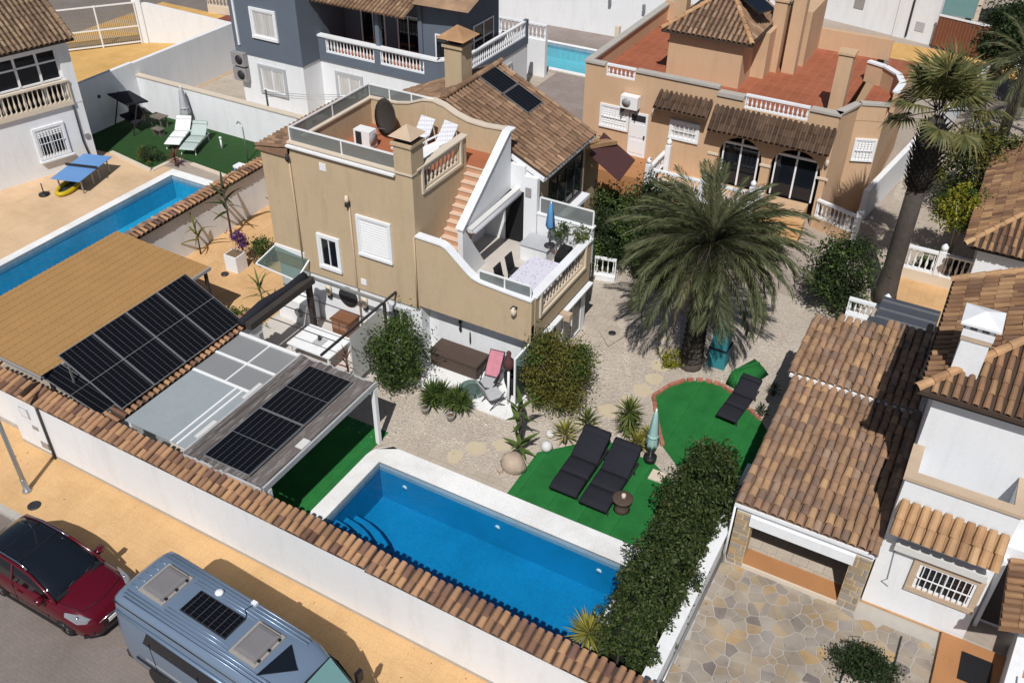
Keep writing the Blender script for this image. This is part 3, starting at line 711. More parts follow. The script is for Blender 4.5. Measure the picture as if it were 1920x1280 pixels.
# ================================================================ main house
H = thing('main_house', 'tan flat-topped villa with roof terrace, outside stair and dining terrace', 'house', (-17.0, 24.5, 0))
gw = MB(); gw.box(-22.3,-15.85,22.48,27.0,0,2.05); gw.box(-15.85,-11.5,22.98,27.0,0,2.2)
part('ground_wall', gw, 'white_paint', H)
tw = MB()
tw.box(-22.3,-15.86,22.4,26.99,2.05,6.2)
tw.box(-20.95,-15.86,22.4,22.62,6.2,7.22)           # front parapet
tw.box(-20.95,-20.75,22.62,26.9,6.2,7.25)           # left parapet
tw.box(-22.3,-20.95,22.4,26.99,6.2,6.75)
# right parapet with balustrade opening
tw.box(-16.06,-15.86,22.62,22.98,6.2,7.3); tw.box(-16.06,-15.86,22.98,25.3,6.2,6.45); tw.box(-16.06,-15.86,25.3,25.75,6.2,7.3)
tw.box(-16.06,-15.86,22.98,25.3,7.22,7.3)
back = [(-20.95,7.26),(-19.6,7.3),(-19.0,7.42),(-18.4,7.66),(-17.95,7.72),(-17.5,7.62),(-17.0,7.4),(-16.5,7.26),(-15.8,7.22),(-14.9,7.28)]
for (x0,z0),(x1,z1) in zip(back[:-1], back[1:]): tw.prism([(x0,5.0),(x1,5.0),(x1,z1),(x0,z0)], 26.9, 27.12, 'y')
part('tower_wall', tw, 'tan_render', H)
cpm = MB(); cpm.strip(back, .3, .06, 26.86, 27.16)
cpm.box(-20.98,-15.83,22.34,22.66,7.22,7.28); cpm.box(-20.99,-20.7,22.66,26.86,7.25,7.31); cpm.box(-16.1,-15.8,22.66,25.79,7.3,7.36)
part('parapet_coping', cpm, 'cream_stone', H)
part('ledge', MB().box(-20.98,-16.5,22.25,22.4,7.1,7.17), 'white_paint', H)
part('roof_floor', MB().box(-20.75,-16.06,22.62,26.9,6.2,6.25).box(-16.06,-14.95,25.76,26.9,6.05,6.25), 'terracotta_floor', H)
balustrade(H, TR(-15.96,22.98,0,90), 0.02, 2.3, 6.46, 7.21, 'cream_stone', .24, .16, .06)
part('balustrade_frame', MB().box(-15.86,-15.8,22.9,25.4,6.36,6.46).box(-15.86,-15.8,22.9,23.0,6.46,7.3).box(-15.86,-15.8,25.3,25.4,6.46,7.3), 'cream_stone', H)
def glass_rail(parent, T, u0, u1, z0, z1, n, gl='rail_glass'):
    b = MB(T); b.box(u0,u1,-.025,.025,z1-.05,z1)
    for i in range(n+1): u = u0+(u1-u0)*i/n; b.box(u-.025,u+.025,-.024,.024,z0,z1-.05)
    o = part('glass_rail', b, 'white_metal', parent)
    for i in range(n): part('glass_pane', MB(T).box(u0+(u1-u0)*i/n+.026,u0+(u1-u0)*(i+1)/n-.026,-.006,.006,z0+.03,z1-.051), gl, o)
    return o
glass_rail(H, TR(0,22.5,0,0), -20.92, -16.52, 7.28, 7.8, 2)
glass_rail(H, TR(-20.85,22.5,0,90), 0.03, 4.5, 7.31, 7.8, 2)
glass_rail(H, TR(0,27.0,0,0), -20.9, -17.95, 7.34, 7.8, 3)
# tile strip on the low left wing
lw = part('wing_roof', MB().add([(-22.45,22.3,6.72),(-20.96,22.3,6.98),(-20.96,27.1,6.98),(-22.45,27.1,6.72),(-22.45,22.3,6.68),(-22.45,27.1,6.68),(-20.96,22.3,6.68)], [(0,1,2,3),(0,3,5,4),(0,4,6,1)]), 'house_tile', H)
tiles(lw, (-20.98,22.32,7.0), (0,1,0), (-1,0,-.175), 21, 4, .228, .37, 'house_tile')
# roof chimney at the corner
ch = part('chimney', MB().box(-16.52,-15.84,22.36,23.06,7.28,8.2).box(-16.58,-15.78,22.3,23.12,8.2,8.3), 'tan_render', H)
part('chimney_core', MB().box(-16.45,-15.91,22.43,22.99,8.3,8.5), 'dark_void', ch)
part('chimney_cap', MB().add([(-16.62,22.26,8.5),(-15.74,22.26,8.5),(-15.74,23.16,8.5),(-16.62,23.16,8.5),(-16.18,22.71,8.84)], [(3,2,1,0),(0,1,4),(1,2,4),(2,3,4),(3,0,4)]), 'stone_cap', ch)
# stairs
n = 15
for k in range(n):
    y0 = 22.9+k*.2; z1 = 2.95+(k+1)*.218
    o = part('stair_step', MB().box(-15.84,-14.92,y0,y0+.6,z1-.218,z1-.03), 'step_tread', H)
    part('tread', MB().box(-15.84,-14.92,y0-.03,y0+.21,z1-.03,z1), 'tread_edge', o)
part('stair_wall', MB().prism([(23.55,4.85),(26.92,5.05),(26.92,7.3),(26.75,7.3),(23.6,5.02),(23.55,4.95)], -14.92, -14.72, 'x').prism([(23.55,2.85),(25.1,2.85),(23.75,4.85),(23.55,4.85)], -14.92, -14.72, 'x'), 'white_paint', H)
part('stair_recess_wall', MB().box(-15.86,-15.8,23.5,26.9,2.85,4.2), 'white_paint', H)
part('stair_coping', MB().strip([(23.5,4.98),(26.75,7.3),(27.16,7.3)], .28, .06, -14.97, -14.67, 'x'), 'white_paint', H)
# dining terrace
tf = MB(); tf.box(-15.86,-11.4,22.42,27.1,2.2,2.85); part('terrace_slab', tf, 'terrace_floor', H)
prof = [(-15.86,5.0),(-14.85,4.97),(-14.65,4.9),(-13.85,4.2),(-13.65,4.06),(-13.35,3.98),(-12.4,3.91),(-11.4,3.86)]
fp = MB()
for (x0,z0),(x1,z1) in zip(prof[:-1], prof[1:]): fp.prism([(x0,2.2),(x1,2.2),(x1,z1),(x0,z0)], 22.38, 22.6, 'y')
fp.box(-11.6,-11.38,22.6,23.0,2.2,3.86); fp.box(-11.6,-11.38,23.0,26.4,2.2,3.02); fp.box(-11.6,-11.38,26.4,26.95,2.2,3.86)
part('terrace_parapet', fp, 'tan_render', H)
part('terrace_coping', MB().strip(prof, .3, .06, 22.33, 22.65).box(-11.65,-11.33,22.65,26.98,3.86,3.93), 'white_paint', H)
balustrade(H, TR(-11.49,23.0,0,90), 0.02, 3.38, 3.03, 3.86, 'cream_stone', .24, .17, .06)
part('balustrade_frame', MB().box(-11.38,-11.32,22.9,26.5,2.93,3.03).box(-11.38,-11.32,22.9,23.0,3.03,3.86).box(-11.38,-11.32,26.4,26.5,3.03,3.86), 'cream_stone', H)
glass_rail(H, TR(0,22.5,0,0), -13.45, -11.5, 3.95, 4.4, 2)
part('terrace_end_wall', MB().box(-13.6,-11.4,26.95,27.15,2.2,4.3), 'white_paint', H)
part('end_coping', MB().box(-13.62,-11.36,26.92,27.2,4.3,4.35), 'white_paint', H)
glass_rail(H, TR(0,27.06,0,0), -13.55, -11.42, 4.35, 4.98, 1)
part('corner_post', MB().box(-14.15,-13.62,26.9,27.1,2.85,5.72), 'white_paint', H)
part('terrace_back_wall', MB().box(-15.86,-14.98,26.93,27.1,2.85,5.9).box(-14.98,-14.15,26.93,27.1,5.05,6.05), 'white_paint', H)
part('terrace_door', MB().box(-14.98,-14.15,27.03,27.08,2.86,5.05), 'dark_void', H)
aw = part('awning_box', MB().bar((-14.55,23.75,4.92),(-14.42,26.95,5.12),.2,.16), 'awning_white', H)
part('awning_roll', MB().tube([(-14.42,23.8,4.86),(-14.3,26.9,5.02)], .08, 8), 'grey_cloth', aw)
part('wall_lamp', MB().box(-14.08,-13.85,26.86,27.0,4.95,5.3), 'hatch_grey', H)
# front windows
F = TR(0, 22.4, 0, 0); F0 = TR(0, 22.48, 0, 0)
window(H, F, -20.05, -19.3, 2.62, 3.8, fw=.045, surround='white_paint', sw=.13, shutter=None)
window(H, F, -18.2, -16.95, 3.7, 5.1, surround='white_paint', sw=.1, pane='hatch_grey', mull=0, shutter=.98)
window(H, F0, -17.12, -16.4, .75, 1.68, fw=.045, surround='grey_cloth', sw=.1)
for x, z, w in ((-19.54,6.65,.14),(-18.25,2.42,.12)): part('wall_plate', MB().box(x-w,x+w,22.38,22.4,z-w,z+w), 'white_paint', H)
part('downpipe', MB().tube([(-18.54,22.35,5.5),(-18.56,22.35,2.1),(-18.56,22.42,2.0),(-18.56,22.42,.3)], .035, 6), 'stone_cap', H)
part('downpipe', MB().tube([(-15.9,22.34,5.0),(-15.9,22.34,2.1)], .03, 6), 'tan_render', H)
part('downpipe', MB().tube([(-20.98,22.34,6.7),(-20.98,22.34,2.2)], .035, 6), 'tan_render', H)
wl = part('wall_lantern', MB().box(-18.62,-18.5,22.22,22.4,5.45,5.6), 'dark_metal', H); part('lantern_glass', MB().lathe([(.05,0),(.09,.1),(.05,.28)], (-18.56,22.28,5.6), 6), 'cream_stone', wl)
wl = part('wall_lantern', MB().box(-12.1,-11.92,22.2,22.38,3.45,3.5), 'dark_metal', H); part('lantern_glass', MB().lathe([(.05,0),(.11,.1),(.11,.25),(.04,.32)], (-12.0,22.24,3.2), 6), 'cream_stone', wl)
part('wall_lantern', MB().lathe([(.05,0),(.09,.1),(.05,.28)], (-20.98,22.28,6.55), 6), 'dark_metal', H)
part('white_band', MB().box(-22.3,-20.9,22.34,22.4,2.55,2.85), 'white_paint', H)
# glass canopy on the left of the ground floor
gc = part('glass_canopy', MB().bar((-22.3,22.35,2.75),(-22.6,21.55,2.3),.05).bar((-22.6,21.55,2.3),(-20.7,21.55,2.15),.05).bar((-20.7,22.35,2.6),(-20.7,21.55,2.15),.05), 'white_metal', H)
part('canopy_pane', MB().quad((-22.3,22.35,2.77),(-22.6,21.55,2.32),(-20.7,21.55,2.17),(-20.7,22.35,2.62)), 'green_glass', gc)
# veranda below the terrace
part('veranda_floor', MB().box(-15.86,-11.3,20.75,22.98,0,.06), 'coping_white', H)
gs = part('wind_screen', MB().box(-11.5,-11.44,21.4,21.46,0.06,2.15).box(-11.5,-11.44,22.9,22.96,.06,2.15).box(-11.5,-11.44,21.46,22.9,2.1,2.15), 'white_metal', H)
part('glass_pane', MB().box(-11.48,-11.46,21.46,22.9,.1,2.1), 'green_glass', gs)
part('wall_ornament', MB().lathe([(.03,0),(.06,.1),(.03,.3),(.07,.45)], (-14.5,22.9,1.25), 6), 'dark_metal', H); part('wall_ornament', MB().lathe([(.02,0),(.03,.2),(.02,.5)], (-14.1,22.9,.85), 6), 'dark_metal', H)
part('wall_lamp_round', MB().lathe([(.1,0),(.2,.06),(.2,.14),(.05,.2)], (-14.7,22.75,1.95), 8), 'white_paint', H)
# side of the ground floor and the side awning
E_ = TR(-11.5, 23.0, 0, 90)
window(H, E_, .3, 1.5, .6, 2.0, pane='shade_glass', mull=1)
window(H, E_, 2.0, 3.6, .1, 2.0, pane='shade_glass', mull=1)
part('side_canopy', MB().box(-11.5,-11.22,23.2,24.5,2.02,2.08).box(-11.5,-11.22,24.85,27.0,2.02,2.08), 'white_paint', H)
part('side_corbel', MB().box(-11.5,-11.0,24.55,24.8,1.85,2.12), 'stone_cap', H)
# gabled rear block
gb = MB(); gb.box(-22.1,-13.8,27.12,31.35,0,5.55)
gb.prism([(-22.1,5.55),(-13.8,5.55),(-17.7,7.5)], 27.14, 31.33, 'y'); part('rear_wall', gb, 'tan_render', H)
part('gable_fascia', MB().strip([(-14.95,6.25),(-13.45,5.58)], .2, .14, 27.05, 27.2).strip([(-13.45,5.58),(-13.44,5.58)], .1, .1, 27.2, 31.4), 'white_paint', H)
part('front_gable_white', MB().prism([(-14.72,5.3),(-13.8,5.3),(-13.8,5.65),(-14.72,6.1)], 27.08, 27.13, 'y'), 'white_paint', H)
rz_, re_ = 7.72, 5.72
rf = MB()
rf.add([(-17.7,27.16,rz_),(-13.45,27.16,re_),(-13.45,31.5,re_),(-17.7,31.5,rz_),(-22.3,27.16,re_-.05),(-22.3,31.5,re_-.05)]+[(-17.7,27.16,rz_-.12),(-13.45,27.16,re_-.12),(-13.45,31.5,re_-.12),(-17.7,31.5,rz_-.12),(-22.3,27.16,re_-.17),(-22.3,31.5,re_-.17)],
    [(0,1,2,3),(3,5,4,0),(6,9,8,7),(9,6,10,11),(0,6,7,1),(1,7,8,2),(2,8,9,3),(0,4,10,6),(3,9,11,5),(4,5,11,10)])
roof = part('roof', rf, 'tile_bed', H)
dE = Vector((4.25,0,-2.0)).normalized(); dW = Vector((-4.6,0,-2.05)).normalized()
tiles(roof, (-17.7,27.2,rz_), (0,1,0), dE, 19, 13, .226, .36, 'house_tile', cap=247)
tiles(roof, (-17.7,27.2,rz_), (0,1,0), dW, 19, 14, .226, .36, 'house_tile', cap=40)
ridge(roof, (-17.7,27.2,rz_+.05), (-17.7,31.5,rz_+.05), 'house_tile')
ch = part('chimney', MB().box(-18.75,-18.0,29.0,29.75,7.2,8.95).box(-18.82,-17.93,28.93,29.82,8.95,9.05), 'tan_render', H)
part('chimney_core', MB().box(-18.6,-18.15,29.15,29.6,9.05,9.3), 'dark_void', ch)
part('chimney_cap', MB().add([(-18.98,28.77,9.3),(-17.77,28.77,9.3),(-17.77,29.98,9.3),(-18.98,29.98,9.3),(-18.38,29.38,9.72)], [(3,2,1,0),(0,1,4),(1,2,4),(2,3,4),(3,0,4)]), 'orange_tile', ch)
E2 = TR(-13.8, 27.2, 0, 90)
window(H, E2, 1.0, 3.9, 3.3, 5.1, frame='dark_metal', pane='dark_glass', mull=3)
part('window_sill', MB().box(-13.8,-13.45,28.0,31.3,3.05,3.2), 'white_paint', H)
# rear porch tiles beyond the gable and the maroon awning
pr = part('porch_roof', MB().add([(-17.2,31.5,5.2),(-14.2,31.5,5.0),(-13.6,34.2,4.3),(-17.2,34.2,4.3),(-17.2,31.5,4.9),(-14.2,31.5,4.8),(-13.6,34.2,4.15),(-17.2,34.2,4.15)], [(0,1,2,3),(0,4,5,1),(1,5,6,2),(2,6,7,3),(3,7,4,0)]), 'orange_tile', H)
tiles(pr, (-17.1,31.6,5.2), (1,0,-.05), (0,1,-.33), 14, 8, .226, .36, 'orange_tile', cap=112)
part('porch_wall', MB().box(-17.0,-14.3,31.36,34.0,0,4.4), 'tan_render', H)
part('shade_awning', MB().add([(-13.9,32.0,4.55),(-12.6,32.2,3.6),(-12.9,34.6,3.45),(-14.3,34.3,4.5),(-13.9,32.0,4.5),(-12.6,32.2,3.55),(-12.9,34.6,3.4),(-14.3,34.3,4.45)], [(0,1,2,3),(7,6,5,4),(0,4,5,1),(1,5,6,2),(2,6,7,3),(3,7,4,0)]), 'brown_awning', H)
# solar panels on the tiled roof
ra = thing('solar_array', 'two black solar panels on the brown tiled roof beside the chimney', 'solar panels', (-16.7, 30.2, 7.2))
for k in range(2): solar_panel(ra, Vector((-17.75,30.85,rz_+.12))+dE*(.05+k*1.24), (0,-1,0), dE, 1.2, 1.2, False)
# ================================================================ stone garage (right)
G = thing('stone_garage', 'low stone-fronted garage with two-step clay tile roof and open door', 'garage', (-1.2, 21, 0))
st = MB()
st.box(-3.0,-2.55,18.65,19.1,0,2.05); st.box(.12,.64,18.65,19.1,0,2.05)
sf = part('stone_pillar', MB().box(-3.0,-2.55,18.65,19.1,0,2.05), 'tan_stone', G); sf2 = part('stone_pillar', MB().box(.12,.64,18.65,19.1,0,2.05), 'tan_stone', G)
# rough stones on the pillars and sides
def stones_rect(parent, T, u0, u1, z0, z1, s, matn='paving_stone', th=.03, gap=.02, v=0.0):
    """irregular stones on a wall, local x-z plane, proud of the joint"""
    z = z0; 
    while z < z1-.05:
        h = min(s*rnd.uniform(.7,1.2), z1-z); u = u0
        while u < u1-.04:
            w = min(s*rnd.uniform(.7,1.5), u1-u)
            if u1-(u+w) < .1: w = u1-u
            g = gap/2; j = lambda: rnd.uniform(0,.03)
            if w-2*g > .05 and h-2*g > .05:
                pts = [(u+g+j(),z+g+j()),(u+w-g-j(),z+g+j()),(u+w-g-j(),z+h-g-j()),(u+g+j(),z+h-g-j())]
                part('stone', MB(T).prism(pts, v-th*rnd.uniform(.6,1.2), v-.001, 'y'), matn, parent)
            u += w
        z += h
stones_rect(sf, TR(0,18.65), -3.0, -2.55, 0, 2.05, .24); stones_rect(sf2, TR(0,18.65), .12, .64, 0, 2.05, .26)
part('lintel', MB().box(-2.6,.2,18.56,19.0,1.72,2.06), 'white_paint', G)
part('side_wall', MB().box(-3.0,-2.85,19.1,26.4,0,2.35).box(.45,.6,19.1,27.3,0,2.35).box(-2.85,.45,26.4,26.6,0,2.6).box(-3.0,.64,18.65,18.9,2.06,2.36), 'white_paint', G)
part('garage_floor', MB().box(-2.85,.45,19.25,26.4,0,.17), 'stone_beige', G)
part('threshold', MB().box(-2.55,.12,18.66,19.25,0,.14), 'brown_floor', G)
part('step_edge', MB().box(-2.55,.12,18.6,18.66,0,.12), 'cream_stone', G)
part('fascia', MB().box(-3.08,.66,18.5,18.6,2.3,2.4).box(-3.08,-3.0,18.6,23.9,2.3,2.42), 'white_paint', G)
part('gutter_pipe', MB().tube([(-3.05,18.5,2.3),(-3.05,18.45,0.1)], .035, 6), 'white_paint', G)
part('roller_door', MB().tube([(-2.5,19.2,1.75),(.1,19.2,1.75)], .16, 8), 'grey_metal', G)
ez, rz1 = 2.44, 3.02
r1 = MB().add([(-3.1,23.95,rz1),(.62,23.95,rz1),(.62,18.55,ez),(-3.1,18.55,ez),(-3.1,23.95,rz1-.08),(.62,23.95,rz1-.08),(.62,18.55,ez-.03),(-3.1,18.55,ez-.03)], [(0,3,2,1),(4,5,6,7),(0,4,7,3),(1,2,6,5),(3,7,6,2)])
r1.add([(-3.3,26.8,3.38),(.55,27.9,3.49),(.55,23.95,3.1),(-3.25,23.95,3.1),(-3.3,26.8,3.28),(.55,27.9,3.39),(.55,23.95,2.95),(-3.25,23.95,2.95)], [(0,3,2,1),(4,5,6,7),(0,4,7,3),(1,2,6,5),(3,7,6,2)])
gr = part('roof', r1, 'garage_bed', G)
D1 = Vector((0,-5.4,-(rz1-ez))).normalized(); D2 = Vector((0,-4.05,-.4)).normalized()
tiles(gr, (-3.1,23.93,rz1+.02), (1,0,0), D1, 16, 15, .2325, .362, 'garage_tile', cap=240, w=.225, jit=.02, arch=.8)
tiles(gr, (-3.28,27.98,3.52), (1,0,0), D2, 16, 11, .2375, .37, 'garage_tile', inside=lambda u, d: 27.98-d*.995 < 26.85+u*.286, cap=58, w=.23, jit=.02, arch=.8)
part('mortar_line', MB().box(-3.2,.6,23.86,24.02,3.02,3.13), 'white_paint', G)
ridge(gr, (.6,23.95,rz1+.03), (.6,18.4,ez+.03), 'garage_tile', .2, .38)
# ================================================================ white house (right)
WH = thing('white_house', 'white two-storey villa with clay hip roof and tall white chimney', 'house', (4, 23, 0))
b = MB(); b.wall(.7,3.32,0,4.72,.22,[], 19.1)
b.box(.7,.9,19.32,20.4,0,4.72); b.box(3.14,3.32,19.32,20.4,0,4.72)
b.box(.9,3.14,19.32,20.4,0,3.05)
b.box(.72,9,20.4,25.3,0,6.62); b.box(3.32,9,20.0,20.4,0,2.9)
part('wall', b, 'white_paint', WH)
part('terrace_coping', MB().box(.64,3.38,19.03,19.33,4.72,4.82).box(.64,.92,19.33,20.38,4.72,4.82).box(3.12,3.38,19.33,20.38,4.72,4.82), 'stone_cap', WH)
FW = TR(0,19.1)
w = window(WH, FW, 1.72, 3.1, 1.3, 2.2, surround='stone_cap', sw=.16, pane='dark_glass', mull=1, bars=9)
part('roller_box', MB().box(1.0,3.2,18.86,19.1,2.5,2.72), 'awning_white', WH)
part('cable', MB().tube([(1.02,19.07,2.6),(1.12,19.07,1.2),(1.0,19.07,1.05),(1.2,19.07,.95)], .012, 5), 'grey_metal', WH)
part('base_line', MB().box(.7,3.5,19.06,19.1,0,.06), 'orange_tile', WH)
ar = part('window_roof', MB().add([(.75,19.1,3.98),(3.3,19.1,3.98),(3.3,18.56,3.36),(.75,18.56,3.36),(.75,19.1,3.7),(3.3,19.1,3.7),(3.3,18.56,3.28),(.75,18.56,3.28)], [(0,3,2,1),(4,5,6,7),(0,4,7,3),(1,2,6,5),(3,7,6,2)]), 'white_house_tile', WH)
tiles(ar, (.74,19.12,4.0), (1,0,0), (0,-.54,-.62), 10, 2, .257, .43, 'orange_tile', cap=40, w=.23)
# right entrance recess and porch
part('porch_wall', MB().box(3.5,3.6,19.75,20.0,0,2.6).box(4.5,9,17.5,17.7,0,1.1), 'white_paint', WH)
po = part('porch_roof', MB().add([(3.62,17.5,2.62),(5.2,17.5,3.3),(5.2,19.9,3.3),(3.62,19.9,2.62),(3.62,17.5,2.54),(5.2,17.5,3.2),(5.2,19.9,3.2),(3.62,19.9,2.54)], [(0,1,2,3),(7,6,5,4),(0,4,5,1),(0,3,7,4),(3,2,6,7)]), 'white_house_tile', WH)
tiles(po, (5.1,17.5,3.28), (0,1,0), (-1.48,0,-.64), 10, 4, .236, .38, 'white_house_tile', cap=44)
part('entrance_step', MB().box(2.8,5.5,17.0,19.0,0,.16), 'brown_floor', WH)
part('entrance_door', MB().box(3.62,4.5,19.9,19.98,.2,2.3), 'wood_dark', WH)
part('side_parapet', MB().prism([(4.1,16.0),(4.45,16.0),(4.75,19.6),(4.45,19.6)], 0, 1.0), 'white_paint', WH)
# hip roof
ew, ey, ez = .3, 20.0, 6.72
apx = (5.0, 24.6, 9.0)
rfm = MB(); ap2 = (9.4, 24.6, 9.0)
V = [(ew,ey,ez),(9.4,ey,ez),(ew,25.5,ez),apx,ap2,(5.0,25.5,9.0),(ew,ey,ez-.12),(9.4,ey,ez-.12),(ew,25.5,ez-.12)]
rfm.add(V, [(0,1,4,3),(0,3,5,2),(0,6,7,1),(0,2,8,6)]); rfm.add([(5.0,24.6,9.0),(9.4,24.6,9.0),(9.4,25.5,9.0),(5.0,25.5,9.0)], [(0,1,2,3)])
hr = part('roof', rfm, 'tile_bed', WH)
part('eave_board', MB().box(.42,9,20.08,20.4,6.5,6.6), 'wood_dark', WH)
Dn = Vector((0,-4.6,-2.28)); Ln = Dn.length
tiles(hr, (ew,24.6,9.0), (1,0,0), Dn, 28, 13, .236, .39, 'white_house_tile', inside=lambda u, d: u > (Ln-d)/Ln*4.6 and u < 6.5, cap=190)
Dl = Vector((-4.7,0,-2.28)); Ll = Dl.length
tiles(hr, (apx[0],ey,9.0), (0,1,0), Dl, 23, 13, .239, .39, 'white_house_tile', inside=lambda u, d: u > (Ll-d)/Ll*4.6, cap=110)
ridge(hr, apx, (ew,ey,ez+.02), 'orange_tile', .26, .4); ridge(hr, (ew,25.45,6.76), (5.0,25.45,9.05), 'orange_tile', .24, .4)
cx0, cx1, cy0, cy1 = .84, 1.46, 20.65, 21.3
c = part('chimney', MB().box(cx0,cx1,cy0,cy1,6.6,8.02).box(cx0-.04,cx1+.04,cy0-.04,cy1+.04,8.14,8.32), 'white_paint', WH)
part('chimney_band', MB().box(cx0-.03,cx1+.03,cy0-.03,cy1+.03,8.02,8.14), 'stone_cap', c)
part('flue', MB().box(cx0+.08,cx1-.08,cy0+.08,cy1-.08,8.32,8.46), 'dark_void', c)
for x, y in ((cx0,cy0),(cx1-.1,cy0),(cx0,cy1-.1),(cx1-.1,cy1-.1),(1.1,cy0)): part('cap_post', MB().box(x,x+.1,y,y+.1,8.32,8.48), 'white_paint', c)
part('chimney_cap', MB().add([(cx0-.13,cy0-.13,8.48),(cx1+.13,cy0-.13,8.48),(cx1+.13,cy1+.13,8.48),(cx0-.13,cy1+.13,8.48),(cx0-.13,cy0-.13,8.54),(cx1+.13,cy0-.13,8.54),(cx1+.13,cy1+.13,8.54),(cx0-.13,cy1+.13,8.54),(cx0+.31,cy0+.32,8.72)], [(3,2,1,0),(0,1,5,4),(1,2,6,5),(2,3,7,6),(3,0,4,7),(4,5,8),(5,6,8),(6,7,8),(7,4,8)]), 'white_paint', c)
part('white_duct', MB().tube([(.52,22.2,2.7),(.5,23.6,2.75)], .12, 8), 'white_paint', WH)
# ================================================================ rear right house with brown roof
RH = thing('far_right_house', 'white house behind with dark brown hip roof at the right edge', 'house', (3.5, 39, 0))
part('wall', MB().box(.95,9,35.55,45.5,0,2.9), 'white_paint', RH)
b = MB().add([(.42,35.05,3.0),(9.5,35.05,3.0),(9.5,39.2,5.33),(4.45,39.2,5.33),(.46,45.0,3.0),(4.45,45.0,5.33)], [(0,1,2,3),(0,3,5,4)])
q = part('roof', b, 'tile_bed', RH)
part('eave', MB().box(.62,9,35.15,35.55,2.84,2.94).box(.62,.95,35.55,44.9,2.84,2.94), 'wood_dark', RH)
Df = Vector((0,-4.15,-2.33)); Lf = Df.length; tiles(q, (.42,39.2,5.33), (1,0,0), Df, 22, 12, .25, .397, 'white_house_tile', inside=lambda u, d: u > (Lf-d)/Lf*4.03 and u < 3.8, cap=60)
Dl2 = Vector((-4.03,0,-2.33)); Ll2 = Dl2.length; tiles(q, (4.45,35.05,5.33), (0,1,0), Dl2, 39, 12, .25, .388, 'white_house_tile', inside=lambda u, d: u > (Ll2-d)/Ll2*4.15, cap=200)
ridge(q, (4.45,39.2,5.35), (.42,35.05,3.02), 'orange_tile', .24, .4)
# yard wall, balustrade and slate shed between the houses
yw = thing('yard_fence', 'white balustrade fence with urn post behind the tall bare palm trunk', 'fence', (-.2, 36.6, 0))
part('fence_wall', MB().box(-1.75,1.0,36.7,36.95,0,.5), 'cream_stone', yw)
balustrade(yw, TR(0,36.82), -1.75, -.35, .5, 1.5, 'white_paint', .2, .2, .055); balustrade(yw, TR(0,36.82), -.1, 1.0, .5, 1.5, 'white_paint', .2, .2, .055)
part('post', MB().box(-.35,-.1,36.68,36.96,.5,1.6).lathe([(.05,0),(.14,.1),(.14,.22),(.03,.34)], (-.22,36.82,1.6), 8), 'white_paint', yw)
struct('raised_patio', MB().box(-1.7,1.6,33.0,36.7,0,.03), 'patio_orange')
sl = thing('slate_shed', 'small shed with flat dark slate roof in shade beside the garage', 'shed', (-.6, 30.2, 0))
part('shed_wall', MB().box(-1.5,.3,29.6,30.8,0,2.12), 'white_paint', sl)
b = MB(); b.add([(-1.62,29.45,2.15),(.35,29.45,2.15),(.35,30.95,2.4),(-1.62,30.95,2.4),(-1.62,29.45,2.08),(.35,29.45,2.08),(.35,30.95,2.33),(-1.62,30.95,2.33)], [(0,1,2,3),(7,6,5,4),(0,4,5,1),(1,5,6,2),(2,6,7,3),(3,7,4,0)]); r = part('roof', b, 'slate', sl)
for k in range(3): part('roof_batten', MB().bar((-1.6,29.8+.45*k,2.23+.075*k),(.33,29.8+.45*k,2.23+.075*k),.05), 'grey_metal', r)
gw = thing('garden_screen', 'white lattice balustrade wall with ball finial next to the dark shrub', 'fence', (-2.1, 31.3, 0))
part('screen_wall', MB().box(-2.75,-1.5,31.2,31.4,0,1.1), 'white_paint', gw); balustrade(gw, TR(0,31.3), -2.75, -1.62, 1.1, 1.75, 'white_paint', .17, .18, .05)
part('post', MB().box(-1.62,-1.36,31.15,31.45,0,2.0).lathe([(.04,0),(.13,.1),(.13,.2),(.02,.32)], (-1.49,31.3,2.0), 8), 'white_paint', gw)
# ================================================================ beige house (back right)
B = thing('beige_house', 'ochre villa with red tiled roof terraces and two white-framed arches', 'house', (-11, 43, 0))
part('porch_floor', MB().box(-17.0,-13.1,37.0,39.2,0,1.32), 'brown_floor', B)
part('porch_terrace', MB().box(-13.1,-8.3,37.2,39.2,0,1.0).box(-8.3,-6.2,38.05,39.2,0,1.0), 'ochre_render', B)
part('porch_edge', MB().box(-13.1,-8.26,37.14,37.2,.88,1.0), 'white_paint', B)
for k in range(3): part('door_step', MB().box(-8.15,-6.0,37.98-.3*k-.3,38.05-.3*k,0,.8-.26*k), 'patio_orange', B)
b = MB(); AR = [(-10.62,-8.62),(-8.2,-5.98)]
# front wall with two arched openings
b.box(-17.5,-16.45,39.2,39.4,0,5.4); b.box(-16.45,-15.0,39.2,39.4,0,4.94); b.box(-15.0,-11.0,39.2,39.4,0,5.4); b.box(-11.0,-10.62,39.2,39.5,0,4.74); b.box(-8.62,-8.2,39.2,39.5,0,4.74); b.box(-5.98,-5.72,39.2,39.5,0,4.74); b.box(-11.0,-9.8,39.2,39.5,4.74,5.1); b.box(-7.0,-5.72,39.2,39.5,4.74,5.25)
for a, c in AR:
    r = (c-a)/2; m = (a+c)/2; sp = 2.42
    pts = [(m+r*math.cos(t), sp+.95*math.sin(t)) for t in [math.pi*i/12 for i in range(13)]]
    for (x0,z0),(x1,z1) in zip(pts[:-1], pts[1:]): b.prism([(x1,z1),(x0,z0),(x0,4.74),(x1,4.74)], 39.2, 39.5, 'y')
b.box(-17.5,-17.3,39.4,50,0,5.4); b.box(-17.3,-5.8,49.8,50,0,5.4)
b.prism([(-5.72,39.25),(-5.3,40.9),(-5.5,41.0),(-5.9,39.5)], 0, 5.25); b.prism([(-5.3,40.9),(-4.2,41.35),(-4.2,49.5),(-5.45,49.5),(-5.45,41.0)], 0, 4.55)
